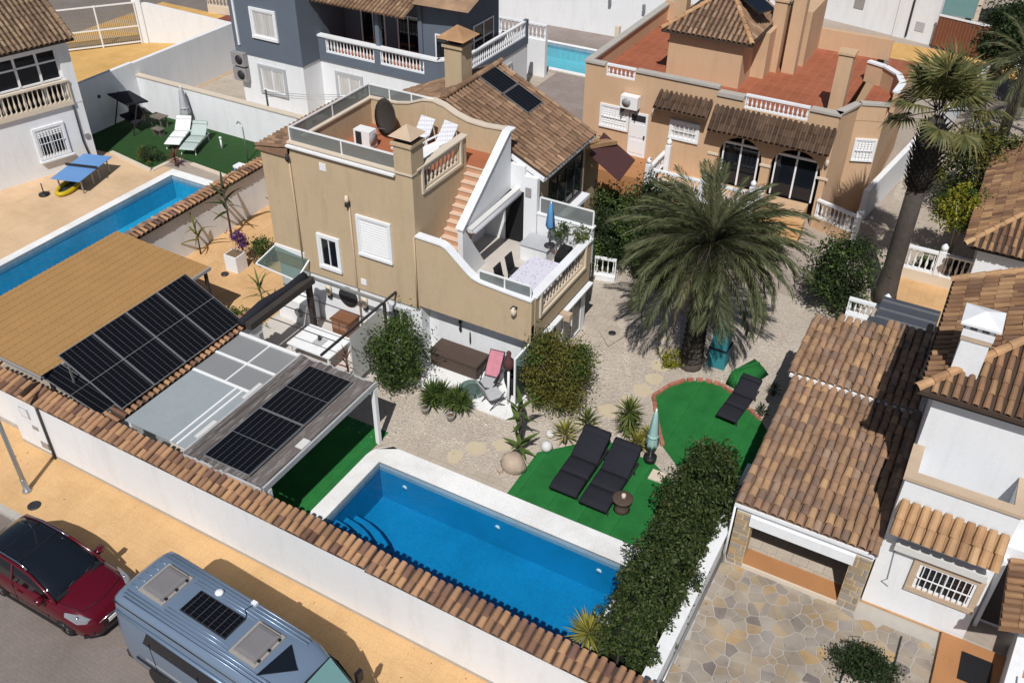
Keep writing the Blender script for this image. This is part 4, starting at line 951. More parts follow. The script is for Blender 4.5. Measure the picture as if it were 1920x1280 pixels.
b.prism([(-5.3,40.88),(-4.2,41.33),(-4.2,41.55),(-5.35,41.1)], 4.55, 5.25)
part('wall', b, 'ochre_render', B)
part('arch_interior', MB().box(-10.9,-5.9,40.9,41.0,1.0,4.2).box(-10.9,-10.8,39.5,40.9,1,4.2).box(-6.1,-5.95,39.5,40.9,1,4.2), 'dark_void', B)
for bx in ((-17.55,-16.5,39.12,39.48,5.4,5.5),(-14.95,-11.0,39.12,39.48,5.4,5.5),(-11.05,-9.85,39.12,39.55,5.1,5.27),(-6.95,-5.65,39.12,39.55,5.25,5.35),(-17.58,-17.22,39.48,50,5.4,5.5)): part('parapet_coping', MB().box(*bx), 'concrete', B)
part('parapet_coping', MB().prism([(-5.72,39.15),(-5.2,40.85),(-5.5,40.95),(-6.0,39.56)], 5.25, 5.35), 'concrete', B); part('parapet_coping', MB().prism([(-5.18,40.87),(-4.1,41.3),(-4.1,41.6),(-5.35,41.15)], 5.255, 5.355), 'concrete', B)
part('roof_floor', MB().box(-17.3,-6.0,39.5,49.8,4.5,4.6).prism([(-5.45,41.1),(-4.25,41.5),(-4.25,49.4),(-5.45,49.4)], 4.55, 4.6), 'roof_red', B)
balustrade(B, TR(0,39.3), -16.45, -15.0, 4.95, 5.5, 'white_paint', .2, .16, .055)
balustrade(B, TR(0,39.3), -9.8, -7.0, 4.75, 5.38, 'white_paint', .2, .16, .055)
part('upper_block', MB().box(-14.4,-10.85,41.6,47,4.6,6.75).box(-10.85,-10.2,43.4,47,4.6,6.75), 'ochre_render', B)
b = MB().add([(-14.7,41.2,6.8),(-10.4,41.2,6.8),(-10.4,47,6.8),(-14.7,47,6.8),(-12.5,44.0,8.25),(-14.7,41.2,6.7),(-10.4,41.2,6.7),(-10.4,47,6.7),(-14.7,47,6.7)], [(0,1,4),(1,2,4),(2,3,4),(3,0,4),(5,6,1,0),(6,7,2,1),(8,7,6,5),(5,0,3,8)])
ur = part('upper_roof', b, 'tile_bed', B)
Du = Vector((0,-2.8,-1.45)); Lu = Du.length
tiles(ur, (-14.7,44,8.25), (1,0,0), Du, 18, 8, .24, .39, 'house_tile', inside=lambda u, d: abs(u-2.2) < 2.2*d/Lu, cap=80)
De = Vector((2.1,0,-1.45)); Le = De.length
tiles(ur, (-12.5,41.2,8.25), (0,1,0), De, 24, 6, .24, .4, 'house_tile', inside=lambda u, d: abs(u-2.8) < 2.8*d/Le, cap=60)
ridge(ur, (-12.5,44,8.27), (-10.4,41.2,6.82), 'orange_tile', .24, .4); ridge(ur, (-12.5,44,8.27), (-14.7,41.2,6.82), 'orange_tile', .24, .4)
part('solar_heater', MB().add([(-12.2,43.6,8.35),(-10.7,42.6,7.85),(-10.3,43.6,7.85),(-11.8,44.6,8.35),(-12.2,43.6,8.25),(-10.7,42.6,7.75),(-10.3,43.6,7.75),(-11.8,44.6,8.25)], [(0,1,2,3),(7,6,5,4),(0,4,5,1),(1,5,6,2),(2,6,7,3),(3,7,4,0)]), 'dark_glass', B)
for x, y, z1 in ((-14.6,43.5,8.6),(-10.2,44.8,7.9),(-9.4,45.0,8.6),(-6.25,41.0,7.3)):
    part('chimney', MB().box(x-.3,x+.3,y-.3,y+.3,4.6,z1).box(x-.36,x+.36,y-.36,y+.36,z1,z1+.1), 'ochre_render', B)
part('stair_bulkhead', MB().box(-10.1,-9.0,46.0,49.0,4.6,7.2), 'ochre_render', B)
part('rear_parapet', MB().box(-9.0,-5.5,49.0,49.2,4.6,5.6).box(-17.5,-10.2,49.2,49.4,4.6,5.6), 'ochre_render', B)
BF = TR(0,39.2)
w_ = window(B, BF, -16.5, -15.2, 2.55, 3.5, surround='white_paint', sw=.1, mull=1, pane='awning_white', shutter=.9, bars=8)
d_ = part('front_door', MB().box(-15.05,-14.15,39.14,39.2,1.32,3.5), 'white_paint', B); part('door_grille', MB().box(-14.95,-14.25,39.12,39.14,3.1,3.4), 'dark_metal', d_); part('door_handle', MB().box(-14.28,-14.22,39.06,39.14,2.3,2.45), 'dark_metal', d_)
for k in range(2):
    for m in range(2): part('door_panel', MB().box(-14.95+.38*k,-14.63+.38*k,39.12,39.14,1.5+.8*m,2.15+.8*m), 'white_metal', d_)
window(B, BF, -12.95, -11.75, 2.75, 3.45, surround='white_paint', sw=.12, mull=1, pane='curtain', bars=5)
ac = part('air_conditioner', MB().box(-15.45,-14.6,38.75,39.15,3.75,4.35), 'white_metal', B); part('fan_grille', MB().lathe([(.22,0),(.22,.02)], n=12, X=Matrix.Translation((-15.15,38.75,4.05)) @ Matrix.Rotation(math.pi/2,4,'X')), 'hatch_grey', ac); part('bracket', MB().box(-15.4,-15.35,38.75,39.2,3.5,3.75).box(-14.7,-14.65,38.75,39.2,3.5,3.75), 'dark_metal', ac)
def lean_roof(parent, x0, x1, y, z0, z1, dep, matn, n, nd):
    o = part('window_roof', MB().add([(x0,y,z1),(x1,y,z1),(x1,y-dep,z0),(x0,y-dep,z0),(x0,y,z1-.18),(x1,y,z1-.18),(x1,y-dep,z0-.08),(x0,y-dep,z0-.08)], [(0,3,2,1),(4,5,6,7),(0,4,7,3),(1,2,6,5),(3,7,6,2)]), matn, parent)
    tiles(o, (x0,y+.02,z1+.02), (1,0,0), (0,-dep,z0-z1), n, nd, (x1-x0)/n, math.hypot(dep,z1-z0)/nd, matn, cap=n*nd)
lean_roof(B, -13.75, -11.2, 39.2, 4.25, 4.75, .7, 'dark_tile', 11, 2)
lean_roof(B, -11.1, -5.7, 39.2, 3.78, 4.62, .72, 'dark_tile', 23, 3)
for a, c in AR:
    f = MB(); m = (a+c)/2; r = (c-a)/2-.15
    f.box(m-r,m-r+.07,39.3,39.38,1.0,3.0).box(m+r-.07,m+r,39.3,39.38,1.0,3.0).box(m-.04,m+.04,39.3,39.38,1.0,3.3).box(m-r,m+r,39.29,39.39,2.95,3.05)
    o = part('arch_frame', f, 'white_metal', B)
    for x0, x1 in ((m-r+.07,m-.04),(m+.04,m+r-.07)): part('glass_pane', MB().box(x0,x1,39.33,39.345,1.0,2.95), 'dark_glass', o)
for x in (-10.85,-8.41,-5.85): part('impost', MB().box(x-.25,x+.25,39.14,39.2,2.3,2.4), 'cream_stone', B)
balustrade(B, TR(0,37.32), -10.5, -8.4, 1.0, 1.85, 'white_paint', .2, .18, .055)
balustrade(B, TR(0,37.32), -13.0, -10.65, 1.0, 1.85, 'white_paint', .2, .18, .055)
balustrade(B, TR(-13.1,37.0,0,90), .05, 2.1, 1.32, 2.0, 'white_paint', .2, .18, .055)
balustrade(B, TR(-8.38,37.3,0,70), .12, .95, 1.0, 1.85, 'white_paint', .2, .18, .055)
for x, y, z in ((-13.1,37.0,2.2),(-12.9,38.9,2.4),(-8.35,37.3,2.15),(-10.57,37.32,2.0)): part('newel_post', MB().box(x-.12,x+.12,y-.12,y+.12,0,z).lathe([(.05,0),(.13,.1),(.13,.2),(.03,.32)], (x,y,z), 8), 'white_paint', B)

balustrade(B, TR(-5.9,39.15,0,-20), .1, 2.1, .55, 1.4, 'white_paint', .2, .18, .055)
part('ramp_wall', MB().prism([(-5.9,39.25),(-3.95,38.55),(-3.95,38.35),(-5.9,39.05)], 0, .55), 'ochre_render', B)
part('newel_post', MB().box(-4.0,-3.75,38.25,38.5,0,1.6), 'white_paint', B)
RF = TR(-5.3,40.9,0,22.2)
window(B, RF, .25, 1.05, 2.75, 3.65, surround='white_paint', sw=.08, pane='awning_white', mull=1, shutter=.95, bars=5)
part('wall_lamp', MB().lathe([(.04,0),(.08,.1),(.08,.25),(.03,.32)], (-5.78,39.05,3.0), 6), 'cream_stone', B); part('wall_lamp', MB().lathe([(.04,0),(.08,.1),(.08,.25),(.03,.32)], (-13.9,39.08,3.55), 6), 'cream_stone', B)
# ================================================================ blue and white house (back)
L = thing('blue_house', 'slate blue and white house with white balustrade balcony', 'house', (-30, 40, 0))
part('lower_wall', MB().box(-37.5,-33.0,37.2,44,0,2.85).box(-33.0,-25.4,38.7,44,0,2.82).prism([(-25.4,38.7),(-24.5,39.6),(-24.5,46.6),(-25.4,46.6)], 0, 2.82), 'white_paint', L)
up = MB(); up.box(-37.6,-32.95,37.15,44,2.85,7.0); up.box(-32.95,-27.2,41.0,44,2.82,7.2); up.box(-27.2,-24.9,39.9,44,2.82,7.2)
up.box(-32.95,-25.4,38.6,38.85,2.82,3.28); up.prism([(-25.4,38.6),(-24.45,39.55),(-24.65,39.7),(-25.5,38.85)], 2.82, 4.1); up.box(-24.65,-24.45,39.7,46.6,2.82,3.3); up.box(-29.3,-28.95,38.6,38.85,3.28,4.1); up.box(-32.95,-32.5,38.6,38.85,3.28,4.1); up.box(-26.2,-25.4,38.6,38.85,3.28,4.1); up.box(-24.65,-24.45,46.3,46.6,3.3,4.2)
up.box(-29.25,-29.0,38.75,39.0,3.28,6.2); up.box(-27.3,-27.05,39.8,40.0,2.85,6.5)
part('upper_wall', up, 'blue_render', L)
part('balcony_floor', MB().box(-32.95,-25.4,38.85,41.0,2.82,2.9).box(-25.4,-24.65,39.7,46.3,2.82,2.9), 'terracotta_floor', L)
part('balcony_coping', MB().box(-33.05,-25.35,38.55,38.9,4.1,4.2).prism([(-25.4,38.55),(-24.4,39.55),(-24.7,39.75),(-25.5,38.9)], 4.1, 4.2), 'white_paint', L)
balustrade(L, TR(0,38.72), -32.5, -29.3, 3.28, 4.1, 'white_paint', .21, .18, .06); balustrade(L, TR(0,38.72), -28.95, -26.2, 3.28, 4.1, 'white_paint', .21, .18, .06)
balustrade(L, TR(-24.55,39.8,0,90), 0, 6.5, 3.3, 4.15, 'white_paint', .21, .18, .06)
part('corner_trim', MB().box(-37.3,-37.18,37.08,37.15,3.3,6.9), 'white_paint', L)
LF = TR(0,37.15); LW = TR(0,37.2)
window(L, LF, -36.0, -34.5, 4.05, 5.4, surround='white_paint', sw=.14, pane='curtain', mull=0)
window(L, LW, -36.0, -34.4, 1.0, 2.3, surround='grey_cloth', sw=.16, pane='curtain', mull=1)
window(L, TR(0,38.7), -31.9, -30.4, 1.0, 2.2, surround='grey_cloth', sw=.16, pane='curtain', mull=1)
window(L, TR(0,41.0), -31.8, -30.2, 2.95, 5.2, pane='dark_glass', mull=1); window(L, TR(0,41.0), -29.4, -28.0, 2.95, 5.2, pane='dark_glass', mull=1)
window(L, TR(0,39.9), -26.3, -25.5, 2.95, 5.0, pane='dark_glass', mull=0)
window(L, TR(-24.9,41.0,0,90), .3, 2.4, 2.95, 5.2, pane='dark_glass', mull=1); window(L, TR(-24.5,42,0,90), .6, 2.6, .9, 2.2, surround='grey_cloth', sw=.14)
for k, (z, y) in enumerate(((2.2,36.85),(1.35,36.85))):
    ac = part('air_conditioner', MB().box(-37.75,-36.85,y,y+.35,z,z+.72), 'hatch_grey', L); part('fan_grille', MB().lathe([(.26,0),(.26,.02)], n=12, X=Matrix.Translation((-37.2,y,z+.36)) @ Matrix.Rotation(math.pi/2,4,'X')), 'dark_metal', ac)
er = part('eave_roof', MB().add([(-33.4,38.2,6.15),(-27.0,38.2,6.15),(-27.0,44,8.2),(-33.4,44,8.2),(-33.4,38.2,6.05),(-27.0,38.2,6.05),(-23.9,39.2,6.6),(-27.0,39.0,6.6),(-23.9,44,8.2),(-27,44,8.2)], [(0,1,2,3),(4,5,1,0),(7,6,8,9)]), 'house_tile', L)
tiles(er, (-33.4,41,7.14), (1,0,0), (0,-2.8,-1.0), 27, 8, .237, .38, 'house_tile', cap=216)
lo = single('sun_chair', MB().box(-25.35,-24.85,43.2,44.5,3.2,3.26).add([(-25.35,44.5,3.26),(-24.85,44.5,3.26),(-24.85,45.2,3.8),(-25.35,45.2,3.8),(-25.35,44.5,3.2),(-24.85,44.5,3.2),(-24.85,45.2,3.74),(-25.35,45.2,3.74)], [(0,1,2,3),(7,6,5,4),(0,4,7,3),(1,2,6,5)]).box(-25.3,-25.24,43.3,43.36,2.9,3.2).box(-24.96,-24.9,43.3,43.36,2.9,3.2).box(-25.3,-25.24,44.4,44.46,2.9,3.2).box(-24.96,-24.9,44.4,44.46,2.9,3.2), 'white_metal', 'white sun chair on the blue house balcony beside dark doors', 'sun lounger')
wm = thing('washing_line', 'thin grey posts and cords of a washing line by the blue house', 'washing line', (-32.6, 36.2, 0))
for x, y in ((-33.2,34.4),(-29.0,36.5)): part('post', MB().tube([(x,y,0),(x,y,2.5)], .05, 6), 'dark_metal', wm)
for k in range(3): part('cord', MB().tube([(-33.2,34.4,2.4-.12*k),(-31.1,35.4,2.3-.12*k),(-29.0,36.5,2.4-.12*k)], .012, 4), 'grey_metal', wm)
# ================================================================ left neighbour house
C0 = (-38.75, 27.77); N_ = TR(C0[0], C0[1], 0, math.degrees(math.atan2(.957,.29)))
Q = thing('left_house', 'white house with glazed upper gallery and cream balustrade at left', 'house', (C0[0], C0[1], 0))
b = MB(N_); b.box(-9,0,0,.25,0,3.1); b.box(-9,0,.25,7,0,3.0); b.box(-.55,0,-.02,.25,3.1,6.1); b.box(-9,-.55,0,.25,5.75,6.1); b.box(-9,0,2.5,7,3.0,6.1); b.box(-.3,0,.25,2.5,3.0,6.1)
part('wall', b, 'white_paint', Q)
part('balcony_edge', MB(N_).box(-9,-.45,-.14,0,3.1,3.28), 'cream_stone', Q)
balustrade(Q, N_, -9, -.45, 3.28, 4.32, 'cream_stone', .225, .2, .065, v=-.05)
part('gallery_glass', MB(N_).box(-9,-.55,.2,.22,3.3,5.75), 'dark_glass', Q)
fr = MB(N_); fr.box(-9,-.55,.12,.24,5.2,5.27); fr.box(-9,-.55,.12,.24,4.32,4.4)
for u in (-.6,-1.5,-2.5,-3.5,-4.5,-5.5): fr.box(u-.05,u+.05,.12,.25,3.3,5.75)
part('gallery_frame', fr, 'white_metal', Q)
window(Q, N_, -2.55, -1.3, .95, 2.3, surround='white_paint', sw=.12, shutter=.25, mull=1, bars=8, pane='dark_glass')
part('sill', MB(N_).box(-2.7,-1.1,-.2,0,.72,.8), 'white_paint', Q)
part('downpipe', MB(N_).tube([(-.5,-.06,3.0),(-.5,-.06,1.2),(-.35,-.06,.1)], .04, 6), 'dark_metal', Q)
part('wall_bracket', MB(N_).box(-.35,-.15,-.08,0,1.3,1.5), 'grey_metal', Q)
part('fascia', MB(N_).box(-9,.12,-.35,0,6.1,6.22), 'white_paint', Q)
b = MB(N_); b.add([(-9,-.5,6.2),(.2,-.5,6.2),(.2,4.2,8.6),(-9,4.2,8.6),(-9,-.5,6.1),(.2,-.5,6.1),(.2,4.2,8.5)], [(0,1,2,3),(4,5,1,0),(5,6,2,1)])
qr = part('roof', b, 'tile_bed', Q)
N3 = N_.to_3x3()
tiles(qr, N_ @ Vector((-5.6,4.2,8.62)), N3 @ Vector((1,0,0)), N3 @ Vector((0,-4.7,-2.4)), 25, 14, .232, .378, 'left_tile', cap=300)
ridge(qr, N_ @ Vector((.15,4.1,8.62)), N_ @ Vector((.15,-.5,6.24)), 'left_tile', .22, .38)
# ================================================================ far back: gate, walls, fences
gt = thing('sliding_gate', 'grey barred sliding gate with white rails beyond the ochre driveway', 'gate', (-50, 38, 0))
a0, a1 = Vector((-53.0,36.8,0)), Vector((-49.7,41.1,0)); dg = (a1-a0).normalized()
GT = Matrix(((dg.x,-dg.y,0,a0.x),(dg.y,dg.x,0,a0.y),(0,0,1,0),(0,0,0,1))); Lg = (a1-a0).length
part('gate_rail', MB(GT).box(0,Lg,-.04,.04,2.55,2.63).box(0,Lg,-.04,.04,1.1,1.18).box(0,Lg,-.04,.04,.1,.18), 'white_metal', gt)
for u in (0,Lg*.55,Lg-.08): part('gate_post', MB(GT).box(u,u+.09,-.05,.05,0,2.65), 'white_metal', gt)
me = MB().box(-.025,.025,-.015,.015,.15,2.58).mesh('bar','grey_metal')
for k in range(46): inst('bar', me, gt, GT @ Matrix.Translation((.1+k*(Lg-.2)/45,0,0)))
w1 = thing('boundary_wall', 'sloping white wall with a square pillar beside the barred gate', 'wall', (-48, 43, 0))
b = MB(); p0, p1 = Vector((-49.6,41.3,0)), Vector((-43.6,44.2,0)); dd = (p1-p0).normalized(); WT = Matrix(((dd.x,-dd.y,0,p0.x),(dd.y,dd.x,0,p0.y),(0,0,1,0),(0,0,0,1)))
part('wall_body', MB(WT).prism([(0,0),((p1-p0).length,0),((p1-p0).length,1.2),(.5,2.5),(0,2.5)], 0, .25, 'y'), 'white_paint', w1)
part('pillar', MB(WT).box(-.35,.2,-.1,.4,0,3.2), 'white_paint', w1)
fb = thing('far_balustrade', 'cream balustrade along the far courtyard behind the white sloping wall', 'fence', (-43, 52, 0))
balustrade(fb, TR(-50.5,48.0,0,10), 0, 9, .5, 1.5, 'cream_stone', .28, .2, .07); part('fence_base', MB(TR(-50.5,48.0,0,10)).box(0,9,-.12,.12,0,.5), 'cream_stone', fb)
struct('rear_yard', MB().quad((-49,44.6,.012),(-38,44.6,.012),(-38,50,.012),(-49,48.5,.012)), 'maroon_floor')
fw = thing('courtyard_wall', 'tall white courtyard wall behind the turquoise pool', 'wall', (-24, 58.2, 0))
part('wall_body', MB(TR(-34,57.6,0,2)).box(0,22,0,.3,0,3.3), 'white_paint', fw)
balustrade(fw, TR(-24,58.1,0,2), 0, 7, 3.3, 4.2, 'white_paint', .25, .2, .06)
for x in (-27.5,-24.4,-22): part('wall_light', MB().box(x,x+.18,57.6,57.75,2.2,2.5), 'grey_metal', fw)
bp = single('courtyard_post', MB().box(-23.2,-22.9,56.2,56.5,0,1.3), 'cream_stone', 'small cream post on the paving above the turquoise pool', 'post')
lowf = thing('low_balustrade', 'white scrolled railing at the end of the blue house terrace', 'fence', (-26, 50, 0))
balustrade(lowf, TR(0,49.2), -27.8, -24.6, 2.2, 3.1, 'white_paint', .25, .2, .07); part('fence_base', MB().box(-27.8,-24.6,49.05,49.35,0,2.2), 'white_paint', lowf)
# white walls and buildings along the top right
f1 = thing('far_wall', 'long white wall with stepped tile coping across the far street', 'wall', (-9, 67, 0))
FW1 = TR(-17, 70.2, 0, -14)
part('wall_body', MB(FW1).box(0,6.0,0,.35,0,4.3).box(6.0,9.5,0,.35,0,3.6).box(9.5,12.2,-.1,.3,0,3.0), 'white_paint', f1)
part('coping', MB(FW1).box(5.6,9.6,-.2,.55,3.6,3.9).box(2,6.2,-.2,.55,4.3,4.6), 'left_tile', f1)
part('wall_grille', MB(FW1).box(6.4,7.1,-.05,0,1.2,2.6), 'hatch_grey', f1); part('wall_pipe', MB(FW1).box(10.4,10.5,-.2,-.1,.2,2.6), 'dark_metal', f1); part('meter_box', MB(FW1).box(10.9,11.5,-.13,-.1,.7,1.3), 'grey_cloth', f1)
f2 = thing('brown_fence', 'brown lattice fence with white rail along the far pavement', 'fence', (-2.6, 66, 0))
F2 = TR(-5.1, 66.6, 0, -14)
part('fence_panel', MB(F2).box(0,5.4,.02,.05,.2,2.1), 'wood_brown', f2); part('top_rail', MB(F2).box(0,5.4,-.04,.08,2.1,2.2), 'white_paint', f2)
me = MB().box(-.03,.03,-.02,.02,.0,2.1).mesh('slat','maroon_floor')
for k in range(26): inst('slat', me, f2, F2 @ Matrix.Translation((.1+k*.21,0,0)))
part('gate_pillar', MB(F2).box(5.4,6.0,-.2,.3,0,3.0), 'white_paint', f2)
f3 = thing('carport', 'white-framed carport with glazed side and brown deck at top right', 'carport', (-1, 71, 0))
part('roof_beam', MB().bar((-3.2,72.5,4.2),(2.2,68.5,4.2),.35,.4).bar((-3.2,72.5,4.2),(-3.2,78,4.2),.3), 'cream_stone', f3)
part('roof_deck', MB().add([(-3.2,72.6,4.42),(2.2,68.6,4.42),(9,74,4.6),(3,80,4.6)], [(0,1,2,3)]), 'maroon_floor', f3)
for x, y in ((-3.2,72.5),(1.9,68.7)): part('post', MB().box(x-.15,x+.15,y-.15,y+.15,0,4.0), 'cream_stone', f3)
part('glass_panel', MB().box(-6.4,-3.35,72.4,72.45,.6,2.2), 'teal_glass', f3); part('deck', MB().box(-6.5,4,68.6,72.3,0,.25), 'wood_brown', f3)
part('shed_wall', MB().box(-12,-3.4,74.0,74.3,0,3.2), 'concrete', f3); part('side_roof', MB().add([(-12,73.5,3.25),(-3.4,73.5,3.25),(-3.4,80,3.6),(-12,80,3.6)], [(0,1,2,3)]), 'concrete', f3)
f4 = single('side_lane_wall', MB(TR(-3.95,40.6,0,82)).box(0,20,0,.25,0,1.6), 'white_paint', 'low white wall running back past the ochre villa side', 'wall')
cs = thing('corner_parapet', 'curved ochre roof parapet with white coping beyond the villa chimney', 'parapet', (-4.6, 46, 0))
pts = [(-6.0,45.6),(-5.2,45.3),(-4.5,44.6),(-4.15,43.6),(-4.2,42.4)]
b = MB(); c2 = MB()
for (x0,y0),(x1,y1) in zip(pts[:-1], pts[1:]):
    dx, dy = x1-x0, y1-y0; l = math.hypot(dx,dy); nx, ny = dy/l*.2, -dx/l*.2
    b.prism([(x0,y0),(x1,y1),(x1-nx,y1-ny),(x0-nx,y0-ny)], 4.6, 5.5); c2.prism([(x0+nx*.3,y0+ny*.3),(x1+nx*.3,y1+ny*.3),(x1-nx*1.2,y1-ny*1.2),(x0-nx*1.2,y0-ny*1.2)], 5.5, 5.58)
part('parapet_wall', b, 'ochre_render', cs); part('coping', c2, 'white_paint', cs)
# ================================================================ carport, arrays and pergola
oc = thing('ochre_carport', 'ochre sheet-metal carport roof with fine ribs beside the solar panels', 'carport', (-26, 16, 0))
z = 2.5
b = MB(); b.add([(-28.4,12.95,2.65),(-23.7,12.95,2.5),(-23.7,20.3,2.5),(-28.4,20.3,2.65),(-28.4,12.95,2.6),(-23.7,12.95,2.45),(-23.7,20.3,2.45),(-28.4,20.3,2.6)], [(0,1,2,3),(7,6,5,4),(0,4,5,1),(1,5,6,2),(2,6,7,3),(3,7,4,0)])
ro = part('roof_sheet', b, 'ochre_sheet', oc)
me = MB().box(0,7.9,-.018,.018,0,.022)
def rz_at(x): return 2.5+(-23.7-x)*.032
for k in range(36):
    y = 13.05+k*.202; xl = -28.4
    part('roof_rib', MB().bar((xl,y,rz_at(xl)+.012),(-23.72,y,2.512),.035,.024), 'ochre_sheet', ro)
part('edge_beam', MB().box(-23.72,-23.62,13,20.3,2.38,2.5).bar((-28.4,12.9,2.58),(-23.65,12.9,2.42),.06,.1), 'hatch_grey', oc)
for k in range(13): part('sheet_seam', MB().box(-28.2+k*.36,-28.185+k*.36,12.97,20.28,rz_at(-28.2+k*.36)+.001,rz_at(-28.2+k*.36)+.014), 'ochre_sheet', ro)
for x, y in ((-23.75,13.2),(-23.75,20.1),(-28.3,13.2),(-28.3,19.9)): part('post', MB().box(x-.05,x+.05,y-.05,y+.05,0,2.4), 'wood_dark', oc)
sa = thing('solar_array', 'tilted row of four large black solar panels beside the ochre carport roof', 'solar panels', (-22, 16, 0))
Ua = Vector((0,1,0)); Da = Vector((2.33,0,-1.15)).normalized()
for k in range(4): solar_panel(sa, (-22.78,13.12+k*1.33,3.5), Ua, Da, 1.31, 2.6)
b = MB()
for y in (13.3,15.8,18.2): b.bar((-22.7,y,3.42),(-22.7,y,.1),.05).bar((-22.75,y,3.43),(-20.55,y,2.33),.05)
part('support_frame', b, 'grey_metal', sa)
sp = thing('solar_array', 'single shaded solar panel hanging at the near end of the tilted row', 'solar panels', (-22.6,12.9,0))
solar_panel(sp, (-23.6,12.85,2.55), (0,1,0), Vector((2.5,-.05,-.55)), .75, 2.5); part('rail', MB().bar((-23.6,13.2,2.45),(-21.1,13.15,1.9),.05), 'grey_metal', sp)
# glazed pergola between the party wall and the slat pergola
gp = thing('glazed_pergola', 'low glazed roof of grey and clear sheets between party wall and slat pergola', 'pergola', (-18.8, 15.5, 0))
def sheet_(x0, x1, y0, y1, z, m): return MB().box(x0,x1,y0,y1,z,z+.02)
part('opaque_sheet', MB().box(-20.2,-18.35,12.95,15.75,2.16,2.18).box(-18.29,-18.1,12.95,15.75,2.16,2.18).box(-18.04,-17.5,12.95,15.75,2.16,2.18), 'poly_grey', gp)
for x0, x1, y0, y1 in ((-20.2,-18.9,15.85,16.8),(-18.85,-17.5,15.85,16.8),(-20.2,-18.9,16.88,17.95),(-18.85,-17.5,16.88,17.95)): part('clear_sheet', MB().box(x0,x1,y0,y1,2.16,2.175), 'smoke_poly', gp)
part('glazing_bar', MB().box(-18.35,-18.29,12.95,15.8,2.15,2.21).box(-18.1,-18.04,12.95,15.8,2.15,2.21).box(-20.2,-17.5,16.8,16.88,2.14,2.22).box(-20.2,-17.5,17.95,18.05,2.12,2.24).box(-20.2,-17.5,15.75,15.85,2.12,2.2).box(-18.9,-18.85,15.85,17.95,2.14,2.2), 'white_metal', gp)
for x, y in ((-20.15,17.9),(-17.6,17.9),(-20.15,13.1),(-17.6,13.1)): part('post', MB().box(x-.05,x+.05,y-.05,y+.05,0,2.14), 'white_metal', gp)
# slat pergola carrying three solar panels
pg = thing('slat_pergola', 'weathered grey slatted pergola with white corner posts beside the pool', 'pergola', (-16, 15.2, 0))
zp = 2.45
for k in range(24):
    x = -17.36+k*.121; o = part('roof_slat', MB().box(x,x+.1195,12.6+rnd.uniform(-.06,.06),17.8+rnd.uniform(-.08,.05),zp,zp+.03), 'plank_grey', pg)
part('frame_beam', MB().box(-17.42,-17.36,12.6,17.85,zp-.18,zp+.06).box(-14.5,-14.44,12.6,17.85,zp-.14,zp+.05).box(-17.36,-14.52,17.8,17.87,zp-.18,zp-.005).box(-17.36,-14.52,12.55,12.62,zp-.18,zp-.005).box(-17.36,-14.52,15.1,15.18,zp-.15,zp-.005), 'beam_grey', pg)
for x, y in ((-14.5,17.75),(-14.5,12.8),(-17.4,17.75),(-17.4,12.8)): part('post', MB().box(x-.07,x+.07,y-.07,y+.07,0,zp-.18), 'white_metal', pg)
for x0, x1, y0, y1 in ((-17.55,-17.4,13.2,14.0),(-17.55,-17.42,15.2,16.0),(-14.75,-14.5,14.3,14.7)): part('flashing', MB().box(x0,x1,y0,y1,zp+.061,zp+.09), 'awning_white', pg)
s3 = thing('solar_array', 'two large flat black solar panels on the weathered slat pergola', 'solar panels', (-15.8, 15.2, zp))
for k in range(2): solar_panel(s3, (-16.72,12.72+k*2.36,zp+.1), (1,0,0), (0,1,0), 1.68, 2.33)
part('mount_rail', MB().box(-16.4,-16.34,12.7,17.4,zp+.032,zp+.098).box(-15.5,-15.44,12.7,17.4,zp+.032,zp+.098), 'grey_metal', s3)
# dark framed pergola by the house, table, plants
df = thing('dark_pergola', 'dark steel pergola frame with thin wires over the white table', 'pergola', (-18.4, 20, 0))
part('beam', MB().box(-20.1,-19.85,18.2,21.6,2.3,2.55), 'wood_dark', df)
part('folded_canopy', MB().tube([(-20.3,18.2,2.45),(-20.35,19.4,2.5),(-20.3,20.6,2.45),(-20.2,21.5,2.55)], [.15,.2,.16,.19], 7), 'dark_fabric', df)
part('beam', MB().box(-16.85,-16.78,18.1,22.35,2.45,2.52), 'dark_metal', df); part('beam', MB().box(-20.0,-16.8,21.55,21.65,2.45,2.53), 'grey_metal', df)
for x, y in ((-20.1,21.5),(-16.8,21.6)): part('post', MB().box(x-.09 if x < -19 else x-.045,x+.09 if x < -19 else x+.045,y-.09 if x < -19 else y-.045,y+.09 if x < -19 else y+.045,0,2.45), 'wood_dark', df)
for y in (19.0,19.8,20.6): part('wire', MB().tube([(-19.9,y,2.4),(-16.8,y,2.42)], .018, 5), 'dark_metal', df)
part('shade_panel', MB().box(-16.84,-16.82,19.6,21.5,.3,2.3), 'awning_white', df)
tb = thing('garden_table', 'white rectangular garden table under the dark steel pergola', 'table', (-18.9, 20.3, 0))
part('tabletop', MB().box(-19.9,-18.0,19.75,21.1,.72,.77), 'white_paint', tb)
for x in (-19.8,-18.1):
    for y in (19.85,21.0): part('leg', MB().box(x-.04,x+.04,y-.04,y+.04,0,.72), 'white_metal', tb)
tr = thing('tray', 'grey tray with dark candle on the white garden table', 'tray', (-18.9,20.4,.77)); part('tray_base', MB().box(-19.1,-18.7,20.2,20.6,.775,.8), 'grey_cloth', tr); part('candle', MB().lathe([(.06,0),(.06,.18)], (-18.95,20.45,.8), 8), 'wood_dark', tr)
cr_ = thing('wooden_crate', 'small red-brown wooden cabinet against the white wall', 'cabinet', (-19.0,22.0,0))
